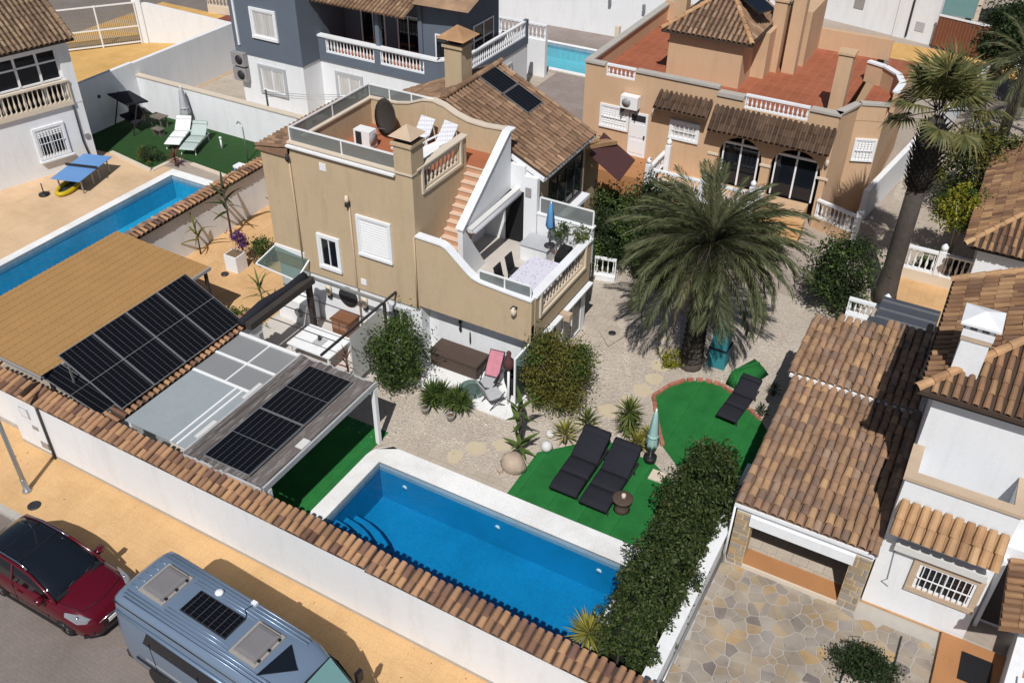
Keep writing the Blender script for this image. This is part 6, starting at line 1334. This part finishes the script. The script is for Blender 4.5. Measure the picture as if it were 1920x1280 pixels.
# ================================================================ red car
rc_ = thing('red_car', 'dark red hatchback with black glass roof parked behind the camper van', 'car', (-16.45, 8.65, -.13)); T = W[rc_.name]
def csec(dx, zb, zt, w, tuck=.9, crown=.05):
    h = [(-w*.86,zb),(-w*.98,zb+.08),(-w,zb+(zt-zb)*.45),(-w*.985,zb+(zt-zb)*.72),(-w*tuck,zt-.03),(-w*tuck*.8,zt+crown*.35),(-w*.4,zt+crown*.85),(0,zt+crown)]
    return [(-dx,y,z) for y,z in h]+[(-dx,-y,z) for y,z in h[-2::-1]]
body = [csec(.0,.34,.6,.5,.9,.01),csec(.03,.26,.7,.64,.9,.02),csec(.14,.22,.8,.78,.9,.03),csec(.32,.2,.9,.87,.88,.05),csec(.6,.2,.98,.91,.86,.07),csec(.95,.2,1.03,.93,.86,.08),csec(1.3,.2,1.07,.93,.88,.07),csec(2.0,.2,1.08,.93,.92,.03),csec(3.0,.2,1.1,.93,.93,.02),csec(3.7,.22,1.12,.91,.92,.02),csec(4.15,.28,1.1,.86,.9,.02),csec(4.35,.36,.98,.78,.9,.02),csec(4.4,.42,.8,.7,.9,.01)]
part('body', MB(T).loft(body), 'red_paint', rc_)
def gsec(dx, zb, zr, wb, wr):
    h = [(-wb,zb),(-(wb+wr)/2-.02,(zb+zr)/2+.02),(-wr-.02,zr-.05),(-wr+.06,zr-.005),(-wr*.5,zr+.02),(0,zr+.03)]
    return [(-dx,y,z) for y,z in h]+[(-dx,-y,z) for y,z in h[-2::-1]]
part('glasshouse', MB(T).loft([gsec(1.18,1.04,1.09,.76,.66),gsec(1.55,1.06,1.31,.82,.68),gsec(2.05,1.08,1.56,.85,.66),gsec(2.5,1.09,1.64,.86,.66),gsec(3.2,1.1,1.65,.86,.65),gsec(3.8,1.1,1.58,.83,.62),gsec(4.15,1.08,1.38,.78,.58),gsec(4.32,1.04,1.1,.72,.56)]), 'dark_glass', rc_)
for s_ in (-1,1):
    part('roof_pillar', MB(T).tube([(-1.12,s_*.8,1.06),(-1.55,s_*.755,1.3),(-2.05,s_*.7,1.545),(-2.5,s_*.69,1.62),(-3.2,s_*.68,1.635),(-3.85,s_*.65,1.55),(-4.3,s_*.66,1.15)], [.04,.04,.045,.045,.045,.05,.06], 6), 'red_paint', rc_)
    part('roof_rail', MB(T).tube([(-2.15,s_*.66,1.64),(-2.5,s_*.64,1.7),(-3.3,s_*.63,1.71),(-3.8,s_*.6,1.63)], .022, 6), 'chrome', rc_)
    part('door_pillar', MB(T).bar((-2.75,s_*.87,1.1),(-2.7,s_*.69,1.62),.08,.03), 'red_paint', rc_)
    part('door_seam', MB(T).bar((-1.5,s_*.936,.35),(-1.45,s_*.9,1.05),.012), 'black_plastic', rc_)
    h_ = part('headlight', MB(T).loft([[(-.16,s_*.6,.74),(-.16,s_*.72,.74),(-.16,s_*.71,.82),(-.16,s_*.6,.82)],[(-.33,s_*.68,.8),(-.36,s_*.885,.78),(-.38,s_*.85,.9),(-.33,s_*.68,.915)],[(-.72,s_*.86,.92),(-.74,s_*.925,.9),(-.76,s_*.875,.985),(-.74,s_*.85,.995)]], smooth=False), 'lamp_glass', rc_)
    part('lamp_chrome', MB(T).lathe([(.03,0),(.06,.04),(.02,.06)], (-.42,s_*.78,.87), 8), 'chrome', h_)
    part('mirror', MB(T).loft([[(-1.45,s_*.8,1.06),(-1.6,s_*.8,1.06),(-1.6,s_*.8,1.14),(-1.45,s_*.8,1.14)],[(-1.42,s_*1.1,1.07),(-1.58,s_*1.1,1.07),(-1.58,s_*1.1,1.23),(-1.42,s_*1.1,1.23)]]), 'red_paint', rc_)
    part('fog_lamp', MB(T).box(-.14,-.06,s_*.6-.1,s_*.6+.1,.36,.46), 'black_plastic', rc_)
    part('sill', MB(T).box(-3.2,-.95,s_*.94-.02,s_*.94+.02,.2,.3), 'black_plastic', rc_)
for dx in (1.55,1.75): part('wiper', MB(T).tube([(-1.22,-.3 if dx < 1.6 else .25,1.13),(-1.3,.35 if dx < 1.6 else .65,1.17)], .014, 5), 'black_plastic', rc_)
for s_ in (-1,1): part('hood_seam', MB(T).tube([(-.42,s_*.6,.985),(-.7,s_*.7,1.03),(-1.1,s_*.74,1.085)], .008, 4), 'black_plastic', rc_); part('door_handle', MB(T).box(-2.55,-2.35,s_*.93-.015,s_*.93+.015,.86,.89), 'red_paint', rc_); part('door_seam', MB(T).bar((-2.72,s_*.94,.35),(-2.72,s_*.905,1.07),.012), 'black_plastic', rc_)
part('hood_seam', MB(T).tube([(-.4,-.6,.985),(-.3,0,.97),(-.4,.6,.985)], .008, 4), 'black_plastic', rc_)
part('cowl', MB(T).box(-1.24,-1.1,-.72,.72,1.06,1.115), 'black_plastic', rc_)
part('grille', MB(T).box(-.06,.015,-.42,.42,.42,.55), 'black_plastic', rc_); part('grille_bar', MB(T).tube([(-.03,-.5,.64),(.02,0,.66),(-.03,.5,.64)], .02, 6), 'chrome', rc_)
part('bumper_lip', MB(T).tube([(-.3,-.86,.27),(-.05,-.6,.26),(.01,0,.26),(-.05,.6,.26),(-.3,.86,.27)], .05, 6), 'black_plastic', rc_)
part('number_plate', MB(T).box(.01,.035,-.26,.26,.46,.57), 'white_paint', rc_)
part('seat', MB(T).loft([[(-2.2,-.55,1.1),(-2.2,-.2,1.1),(-2.3,-.2,1.35),(-2.3,-.55,1.35)],[(-2.35,-.55,1.1),(-2.35,-.2,1.1),(-2.42,-.2,1.35),(-2.42,-.55,1.35)]]), 'dark_fabric', rc_)
for k in range(2): part('cross_seam', MB(T).box(-2.55-.7*k,-2.52-.7*k,-.6,.6,1.655,1.672), 'black_plastic', rc_)
for x in (-.95,-3.55):
    for y in (-.82,.82): wheel(T, (x,y,.31), .31, .22, rc_)
# ================================================================ crazy paving drive (right)
dv = struct('paved_drive', MB().quad((-3.17,9.9,.003),(8,9.9,.003),(8,19.2,.003),(-3.17,19.2,.003)), 'grout')
def clip(poly, px, py, nx, ny):
    out = []
    for i in range(len(poly)):
        a, c = poly[i], poly[(i+1)%len(poly)]; da = (a[0]-px)*nx+(a[1]-py)*ny; dc = (c[0]-px)*nx+(c[1]-py)*ny
        if da <= 0: out.append(a)
        if da*dc < 0: t = da/(da-dc); out.append((a[0]+(c[0]-a[0])*t, a[1]+(c[1]-a[1])*t))
    return out
sx, sy = .34, .31; seeds = {}
for i in range(-1, 23):
    for j in range(-1, 25): seeds[i, j] = (-3.1+(i+.5+rnd.uniform(-.48,.48))*sx, 11.9+(j+.5+rnd.uniform(-.5,.5))*sy)
cnt = 0; cells = []
for (i, j), (px, py) in seeds.items():
    if not (-3.1 < px < 3.4 and 11.9 < py < 18.6): continue
    poly = [(max(-3.12,px-.7),max(11.9,py-.7)),(px+.7,max(11.9,py-.7)),(px+.7,min(18.58,py+.7)),(max(-3.12,px-.7),min(18.58,py+.7))]
    for a in range(-2,3):
        for c in range(-2,3):
            q = seeds.get((i+a, j+c))
            if (a or c) and q: poly = clip(poly, (px+q[0])/2, (py+q[1])/2, q[0]-px, q[1]-py) if poly else poly
    if len(poly) < 3: continue
    if .8 < px < 1.9 and py < 16.95: continue
    cx, cy = sum(p[0] for p in poly)/len(poly), sum(p[1] for p in poly)/len(poly)
    k = []
    for x, y in poly:
        d = math.hypot(x-cx, y-cy); f = max(.3, (d-rnd.uniform(.012,.026))/d); k.append((cx+(x-cx)*f, cy+(y-cy)*f))
    cells.append((math.hypot(cx,cy,21)-(0 if cy > 13.2 else -9), k))
cells.sort(key=lambda t: t[0])
for n_, (_, k) in enumerate(cells[:300]): part('paving_stone', MB().prism(k, 0, .012+rnd.uniform(0,.012)), 'paving_stone', dv)
if len(cells) > 300:
    b = MB()
    for _, k in cells[300:]: b.prism(k, 0, .015)
    part('paving_field', b, 'paving_stone', dv, kind='stuff')
gp_ = thing('planting_bed', 'pale gravel bed with thin dark edging in the paved drive', 'planting bed', (1.3,16.5,0)); part('bed', MB().box(.82,1.88,14.0,16.9,0,.03), 'gravel', gp_); part('edging', MB().box(.78,.82,14.0,16.94,0,.07).box(1.88,1.92,14.0,18.4,0,.07).box(.82,1.88,16.9,16.94,0,.07), 'dark_metal', gp_)
# ================================================================ vegetation
rnd.seed(21)
# large feather palm
pp = (-7.05, 26.7, 0)
pm = thing('date_palm', 'large date palm with drooping grey-green fronds behind the round lawn', 'palm tree', pp)
k = 40; prof = []
for i in range(k+1):
    z = 4.9*i/k; r = .36-.05*math.sin(z*.6)+(.035 if i % 2 else -.02); prof.append((r if z > .2 else .42, z))
part('trunk', MB().lathe(prof, pp, 12, smooth=False), 'bark', pm)
b = MB()
for i in range(330):
    z = .25+4.4*i/330; a = i*2.39996; r = .33-.05*math.sin(z*.6); c, s_ = math.cos(a), math.sin(a); x, y = pp[0]+r*c, pp[1]+r*s_
    b.add([(x-s_*.1,y+c*.1,z-.09),(x+s_*.1,y-c*.1,z-.09),(x+c*.1+s_*.06,y+s_*.1-c*.06,z+.1),(x+c*.1-s_*.06,y+s_*.1+c*.06,z+.1)], [(0,1,2,3)])
part('leaf_base', b, 'bark', pm, kind='stuff')
part('crown_heart', MB().lathe([(.3,4.4),(.36,4.7),(.22,5.0),(.08,5.3)], pp, 10), 'dead_frond', pm)
fm = [frond_mesh(3.7, d, 'palm_leaf', 66, .62, 'frond', s, w=.062) for s, d in enumerate((.95,1.3,1.6,1.75,1.7))]
fd = frond_mesh(2.6, .9, 'dead_frond', 34, .42, 'dry_frond', 9)
top = Vector((pp[0], pp[1], 5.0))
N = 118
for i in range(N):
    q = i/N; az = i*2.39996+rnd.uniform(-.15,.15); el = math.radians(82-92*q**.85+rnd.uniform(-9,9))
    me = fm[min(4, int(q*5+rnd.uniform(-.4,.4)) if q*5 > .4 else 0)]
    s_ = rnd.uniform(.84,1.06)*(.66+.3*min(1,q*3))
    inst('frond', me, pm, aim(top+Vector((math.cos(az)*.2, math.sin(az)*.2, .35*(1-q)-.1)), az, el, rnd.uniform(-.5,.5)) @ Matrix.Scale(s_, 4))
for i in range(9):
    az = rnd.uniform(0,6.28); inst('dry_frond', fd, pm, aim(top+Vector((math.cos(az)*.25, math.sin(az)*.25, -.35)), az, math.radians(rnd.uniform(-55,-35)), rnd.uniform(-.4,.4)) @ Matrix.Scale(rnd.uniform(.75,.95), 4))
# tall fan palm
def fan_mesh(r, n, name='fan_leaf', pet=1.0, seed=3):
    q = random.Random(seed); mb = MB(); mb.tube([(0,0,0),(pet*.5,0,.03),(pet,0,0)], [.025,.02,.015], 4, 0)
    for i in range(n):
        a = math.radians(-115+230*(i+.5)/n); l = r*q.uniform(.8,1.05)*(1-.15*abs(a)/2)
        c, s_ = math.cos(a), math.sin(a); m = (pet+l*.55*c, l*.55*s_, .03*(i%2)); e = (pet+l*c, l*s_, -.25*l-.1*q.random()); w = .042*r
        mb.add([(pet,0,0),(m[0]+s_*w,m[1]-c*w,m[2]),e,(m[0]-s_*w,m[1]+c*w,m[2]),(m[0],m[1],m[2]+.035)], [(0,1,4),(1,2,4),(2,3,4),(3,0,4)], 1)
    return mb.mesh(name, ['bark', 'fan_leaf'])
fp_ = (-1.78, 34.6, 0)
fpm = thing('fan_palm', 'tall single fan palm with thick bare trunk and dark shaggy collar', 'palm tree', fp_)
part('trunk', MB().lathe([(.5,0),(.42,.5),(.36,1.5),(.34,3),(.33,5.6)], fp_, 14), 'bark', fpm)
b = MB()
for i in range(260):
    z = 5.0+2.6*i/260; a = i*2.4; r = .36+.12*math.sin(math.pi*(z-5)/2.8); x, y = fp_[0]+r*math.cos(a), fp_[1]+r*math.sin(a); c, s_ = math.cos(a), math.sin(a)
    b.add([(x-s_*.07,y+c*.07,z-.12),(x+s_*.07,y-c*.07,z-.12),(x+c*.17+s_*.03,y+s_*.17-c*.03,z+.1),(x+c*.17-s_*.03,y+s_*.17+c*.03,z+.1)], [(0,1,2,3)])
b.lathe([(.36,5.0),(.44,6.0),(.42,7.4),(.2,7.8)], fp_, 10); part('collar', b, 'bark', fpm)
fme = [fan_mesh(r, 26, pet=p, seed=s_) for r, p, s_ in ((1.15,1.1,1),(1.25,1.25,2),(1.05,.95,3))]
for i in range(19):
    q = i/19; az = i*2.39996+.3; el = math.radians(80-95*q+rnd.uniform(-14,14))
    inst('fan_leaf', fme[i%3], fpm, aim(Vector((fp_[0], fp_[1], 7.95))+Vector((math.cos(az)*.12, math.sin(az)*.12, .25*(1-q))), az, el, rnd.uniform(-.5,.5)))
for i in range(8):
    az = i*.83; inst('fan_leaf', fme[i%3], fpm, aim(Vector((fp_[0]+math.cos(az)*.1, fp_[1]+math.sin(az)*.1, 7.75)), az, math.radians(rnd.uniform(55,84)), rnd.uniform(-.8,.8)) @ Matrix.Scale(.8, 4))
# tall hedge beside the pool
hg = thing('hedge', 'tall dark green clipped hedge between pool and paved drive', 'hedge', (-4.2, 16.9, 0))
n = 40000
u = nr.uniform(13.05, 20.95, n); th = nr.uniform(0, 2*np.pi, n)
hx = .72+.13*np.sin(u*2.1)+.13*np.sin(u*4.7+1)+.12*np.clip((u-16)/4,0,1); hz = 1.25+.16*np.sin(u*1.3+.5)+.12*np.sin(u*3.9)
e_ = 3.0; cth, sth = np.cos(th), np.sin(th); k = (np.abs(cth)**e_+np.abs(sth)**e_)**(-1/e_)*nr.uniform(.72, 1.05, n)
lump = 1+.13*np.sin(u*7+th*3)+.1*np.sin(u*13-th*5)+.06*np.sin(u*23+th*7)
endf = np.clip(np.minimum(u-12.9, 21.1-u)/.7, .3, 1)**.5
P = np.column_stack([-4.1-.12*np.clip((u-16)/4,0,1)+hx*k*cth*lump*endf, u, 1.2+hz*k*sth*lump*endf])
P = P[P[:,2] > .03]; leaf_obj('foliage', P, .115, 'hedge_leaf', hg)
P2 = P[nr.random(len(P)) < .07]+nr.normal(size=(1,3))*.01; P2 = P2[P2[:,2] > .9]; P2[:,2] += nr.uniform(0,.18,len(P2)); leaf_obj('foliage', P2, .095, 'green_leaf', hg)
b = MB()
for i in range(14): y = 13.3+.56*i; b.tube([(-4.15,y,0),(-4.1+rnd.uniform(-.1,.1),y+.1,1.2),(-4.1+rnd.uniform(-.3,.3),y,2.1)], [.05,.035,.015], 5)
part('trunk', b, 'bark', hg)
part('shade_core', MB().loft([[(-4.12+.46*math.cos(a),y,1.15+.95*math.sin(a)) for a in [2*math.pi*i/10 for i in range(10)]] for y in (13.5,15,17,19,20.5)]), 'hedge_core', hg)  # solid near-black core: shade inside the hedge put into its colour
# shrubs in the main garden
bush('round_shrub', 'rounded olive-bronze shrub at the corner of the veranda', 'shrub', (-10.35,22.45,0), (1.1,1.05,1.35), 15000, .1, 'olive_leaf', 54, 1.3, spread=.19, extra=('green_leaf', 5000))
bush('small_tree', 'leafy dark green small tree beside the dark pergola and kitchen window', 'tree', (-15.7,20.65,0), (.82,.78,1.15), 6500, .12, 'green_leaf', 20, 1.3, spread=.3, extra=('dark_leaf', 3000))
rosette('yucca', 'left of two dense green spiky bushes on the gravel by the veranda', (-13.95,20.25,0), .66, 95, .05, 'green_leaf', .35, group='spiky bushes by the veranda', heads=[(0,0,.35,1),(.25,.1,.5,.8),(-.2,.12,.25,.8),(.0,-.2,.2,.8)], elev=(-.4,1.4))
rosette('yucca', 'right of two dense green spiky bushes on the gravel by the veranda', (-13.1,20.4,0), .64, 95, .05, 'green_leaf', .35, group='spiky bushes by the veranda', heads=[(0,0,.4,1),(.25,-.1,.4,.8),(-.22,-.12,.3,.8)], elev=(-.4,1.4))
for x, y, lab in ((-14.0,19.75,'small grey pot under the left spiky bush'),(-13.05,19.85,'small grey pot under the right spiky bush')):
    t = thing('plant_pot', lab, 'pot', (x,y,0)); part('pot_body', MB().lathe([(.11,0),(.16,.22),(.17,.25),(.13,.25),(.12,.2)], (x,y,.004), 10), 'hatch_grey', t); part('soil', MB().lathe([(.12,0),(.12,.01)], (x,y,.2), 8), 'soil', t)
rosette('yucca', 'yellow-green spiky yucca at the turf corner next to the ball lamps', (-9.2,20.75,0), .62, 46, .055, 'yellow_yucca', .35, elev=(-.3,1.4))
rosette('yucca', 'greener taller yucca just behind the yellow-green one', (-8.75,21.45,0), .6, 50, .055, 'yucca_leaf', .55, elev=(-.3,1.45))
rosette('yucca', 'tall dense green yucca beside the closed green parasol', (-7.55,22.05,0), .66, 90, .055, 'yucca_leaf', .9, elev=(-.9,1.45), heads=[(0,0,.95,1),(0.05,0,.45,.85)])
rosette('yucca', 'low yellowing yucca between parasol and black loungers', (-7.0,21.55,0), .5, 46, .05, 'yellow_yucca', .3, elev=(-.3,1.4), heads=[(0,0,.3,1),(.2,.2,.55,.8)])
rosette('yucca', 'bright yellow-green yucca at the near pool corner by the street wall', (-5.02,13.5,.02), .72, 120, .05, 'yellow_yucca', 1.25, elev=(-.6,1.45))
bush('lime_shrub', 'small bright lime-yellow shrub at the foot of the date palm', 'shrub', (-7.65,26.35,0), (.42,.42,.3), 900, .1, 'yellow_leaf', 16, .3, stems=2, tr=.012)
for i, (x, y, lab) in enumerate(((-4.0,25.3,'small dark plant at the garage wall beside the lone lounger'),(-3.95,26.6,'small grey-green plant against the garage roof edge'),(-5.3,26.5,'low plant behind the head of the lone lounger'))): rosette('small_plant', lab, (x,y,0), .34, 26, .05, 'dark_leaf' if i < 2 else 'green_leaf', .1)
# banana-like plant by the boulder
def strap_plant(name, label, loc, n, L, w, matn, h, el0=1.3, el1=.3, leafname='leaf', droop=.7, group=None, cat='plant', stem='bark', sr=.06):
    t = thing(name, label, cat, loc, 0, group); part('stem', MB().tube([loc, (loc[0]+.03,loc[1],loc[2]+h*.6), (loc[0],loc[1],loc[2]+h)], [sr*1.2,sr,sr*.7], 7), stem, t)
    ms = [blade_mesh(L*f, w*f, droop*g, matn, 5, leafname) for f, g in ((1,1),(.85,.6),(.7,1.3))]
    for i in range(n):
        q = i/max(1,n-1); az = i*2.39996+rnd.uniform(-.3,.3)
        inst(leafname, ms[i%3], t, aim(Vector(loc)+Vector((0,0,h*(1-.45*q))), az, el0+(el1-el0)*q+rnd.uniform(-.1,.1), rnd.uniform(-.4,.4)))
    return t
strap_plant('banana_plant', 'broad-leaved banana plant with brown stem behind the boulder', (-10.35,19.75,0), 11, .85, .26, 'banana_leaf', 1.9, el0=1.3, el1=.5)
strap_plant('banana_plant', 'low clump of broad leaves at the foot of the banana stem', (-10.2,19.5,0), 9, .8, .24, 'banana_leaf', .5, el0=1.1, el1=.1)
strap_plant('tall_leafy_plant', 'tall thin plant with drooping leaves against the shaded party wall', (-27.6,25.2,0), 11, 1.1, .2, 'dark_leaf', 2.5, droop=1.0, sr=.04)
strap_plant('leafy_plant', 'wide-leaved green plant beside the house corner on the orange patio', (-25.9,26.6,0), 10, 1.0, .22, 'green_leaf', 1.6, droop=.9, sr=.04)
strap_plant('leafy_plant', 'straggly plant at the left end of the shaded wall', (-27.9,23.6,0), 8, 1.0, .16, 'olive_leaf', 1.3, droop=1.1, sr=.03)
strap_plant('bamboo_plant', 'yellow-green sparse plant in the patio strip by the glass canopy', (-22.6,21.5,0), 14, .8, .12, 'yucca_leaf', 1.5, droop=.8, sr=.025)
bush('bougainvillea', 'purple flowering bush over the white planter box', 'shrub', (-25.7,23.9,.7), (.42,.42,.4), 900, .1, 'purple_leaf', 14, .55, stems=3, tr=.015)
bush('green_shrub', 'mixed green shrub right of the purple flowers on the patio', 'shrub', (-25.0,24.4,0), (.55,.5,.55), 1500, .11, 'green_leaf', 20, .6, extra=('brown_leaf', 400), stems=3, tr=.02)
bush('yellow_shrub', 'yellow-green bush in the narrow passage by the house corner', 'shrub', (-25.3,28.2,0), (.6,.5,.6), 1300, .12, 'yellow_leaf', 20, .9, stems=3, tr=.02)
bush('low_bush', 'low green ground plants along the carport edge', 'shrub', (-22.9,20.9,0), (.9,.25,.22), 1200, .1, 'yucca_leaf', 24, .2, stems=2, tr=.01)
bush('dry_bush', 'reddish dry bush at the foot of the hanging solar panel', 'shrub', (-23.2,12.9,0), (.5,.3,.4), 900, .1, 'brown_leaf', 16, .9, extra=('yucca_leaf', 200), stems=3, tr=.015)
strap_plant('red_cordyline', 'dark red cordyline at the right end of the dark pergola', (-17.0,19.5,0), 16, .55, .07, 'red_leaf', 1.5, droop=.6, sr=.04)
strap_plant('red_cordyline', 'dark red cordyline at the left end of the white table', (-19.8,19.2,0), 14, .5, .07, 'red_leaf', .5, droop=.6, sr=.04)
bush('flower_bush', 'small flowering bush with pink spots left of the storage bench', 'shrub', (-15.4,21.3,0), (.35,.35,.3), 700, .08, 'dark_leaf', 14, .3, extra=('flower_red', 120), stems=2, tr=.012)
for x, y, z, lab, m in ((-11.65,26.65,2.86,'leafy yellow-green potted plant at the far terrace corner','yucca_leaf'),(-12.45,26.6,2.86,'potted plant with long leaves beside the blue parasol','green_leaf'),(-13.0,22.95,2.86,'small potted palm behind the glass rail near the dining chairs','dark_leaf'),(-11.8,22.85,2.86,'terracotta pot with dry plant at the near terrace corner','olive_leaf')):
    t = thing('potted_plant', lab, 'potted plant', (x,y,z)); part('pot', MB().lathe([(.12,0),(.18,.3),(.2,.34),(.15,.34),(.14,.28)], (x,y,z), 10), 'pot', t)
    hz_ = .75 if y > 26 else .2
    part('stem', MB().tube([(x,y,z+.25),(x,y,z+.4+hz_)], .02, 5), 'bark', t)
    leaf_obj('foliage', clump_pts((x,y,z+.55+hz_), (.3,.3,.3), 260, 14, .25), .13, m, t)
# neighbour garden plants
strap_plant('red_cordyline', 'bushy red-leaved plant at the end of the narrow pool', (-34.9,29.2,0), 34, .6, .09, 'red_leaf', .55, el1=-.1, droop=.8, sr=.05)
bush('dark_bush', 'dark low bush at the near corner of the shaded lawn', 'shrub', (-36.3,28.9,0), (.55,.5,.45), 1100, .1, 'dark_leaf', 20, .45, extra=('olive_leaf', 200), stems=3, tr=.02)
bush('flower_bush', 'dark bush with red flowers at the left edge beyond the pool patio', 'shrub', (-38.6,20.6,0), (.6,.5,.5), 1100, .11, 'dark_leaf', 20, .5, extra=('flower_red', 200), stems=3, tr=.02)
# trees behind
bush('dark_tree', 'dense dark green tree between the date palm and lattice wall', 'tree', (-3.35,32.7,0), (1.15,1.1,1.5), 7500, .14, 'dark_leaf', 50, 1.75, extra=('green_leaf', 1600), tr=.06)
for (x, y, r, h, lab) in ((-13.0,33.6,1.3,1.2,'dark shrub under the maroon awning, nearest the house'),(-11.6,34.6,1.3,1.35,'dark shrub left of the porch balustrade'),(-10.6,33.0,1.2,1.2,'dark leafy shrub behind the date palm fronds'),(-9.0,34.9,1.2,1.1,'green shrub below the left arch balustrade'),(-12.6,31.4,1.1,1.2,'dark shrub just behind the dining terrace wall'),(-10.3,31.3,1.0,1.0,'dark shrub by the white railing behind the date palm'),(-7.3,34.4,1.2,1.0,'green shrub in front of the orange door steps')):
    bush('garden_shrub', lab, 'shrub', (x,y,0), (r,r*.9,h), 4200, .15, 'dark_leaf', 36, h*.95, extra=('green_leaf', 1300), group='shrubs behind the palm', tr=.04)
bush('yellow_tree', 'small lime tree with yellow-green crown and pale trunk', 'tree', (.0,38.5,.5), (.95,.85,.85), 2600, .15, 'yellow_leaf', 34, 2.3, extra=('green_leaf', 900), stem='cream_stone', tr=.045)
bush('low_bush', 'low green bush at the left of the lime tree trunk', 'shrub', (-.55,37.9,0), (.5,.4,.4), 800, .14, 'green_leaf', 14, .55, stems=2, tr=.02); bush('low_bush', 'low green bush at the right of the lime tree trunk', 'shrub', (.7,37.9,0), (.5,.4,.4), 800, .14, 'dark_leaf', 14, .55, stems=2, tr=.02)
bush('big_shrub', 'broad olive-topped shrub to the right of the fan palm crown', 'shrub', (.3,44.2,0), (2.1,1.9,1.9), 9000, .17, 'dark_leaf', 60, 2.0, extra=('olive_leaf', 6500), tr=.07)
bush('street_tree', 'dark tree beside the brown lattice fence', 'tree', (-.9,61.0,0), (1.5,1.4,1.9), 4200, .26, 'dark_leaf', 36, 3.2, tr=.08)
bush('street_tree', 'dark round tree at the far right edge by the carport', 'tree', (1.2,59.0,0), (1.7,1.6,2.0), 4800, .26, 'dark_leaf', 40, 3.6, tr=.08)
t = thing('feather_palm', 'dark feather palm at the top right behind the fan palm', 'palm tree', (.6,53.0,0)); part('trunk', MB().tube([(.6,53,0),(.6,53,4.2)], [.3,.22], 9), 'bark', t)
for i in range(26):
    q = i/26; inst('frond', fm[min(4,1+int(q*4))], t, aim(Vector((.6,53,4.3)), i*2.4, math.radians(75-100*q), 0) @ Matrix.Scale(.85, 4))
bush('paved_bush', 'dark spreading bush in the gravel bed of the paved drive', 'shrub', (1.3,16.85,0), (.78,.6,.36), 4200, .09, 'dark_leaf', 40, .34, stems=5, tr=.02)
bush('far_plant', 'small dark plants at the foot of the far white wall', 'shrub', (-14.6,66.3,0), (.8,.6,.8), 900, .2, 'dark_leaf', 14, .8, tr=.04)
single('door_mat', MB().box(3.35,4.1,17.7,18.6,.161,.19), 'black_plastic', 'black door mat on the orange-brown entrance step of the white house', 'door mat')
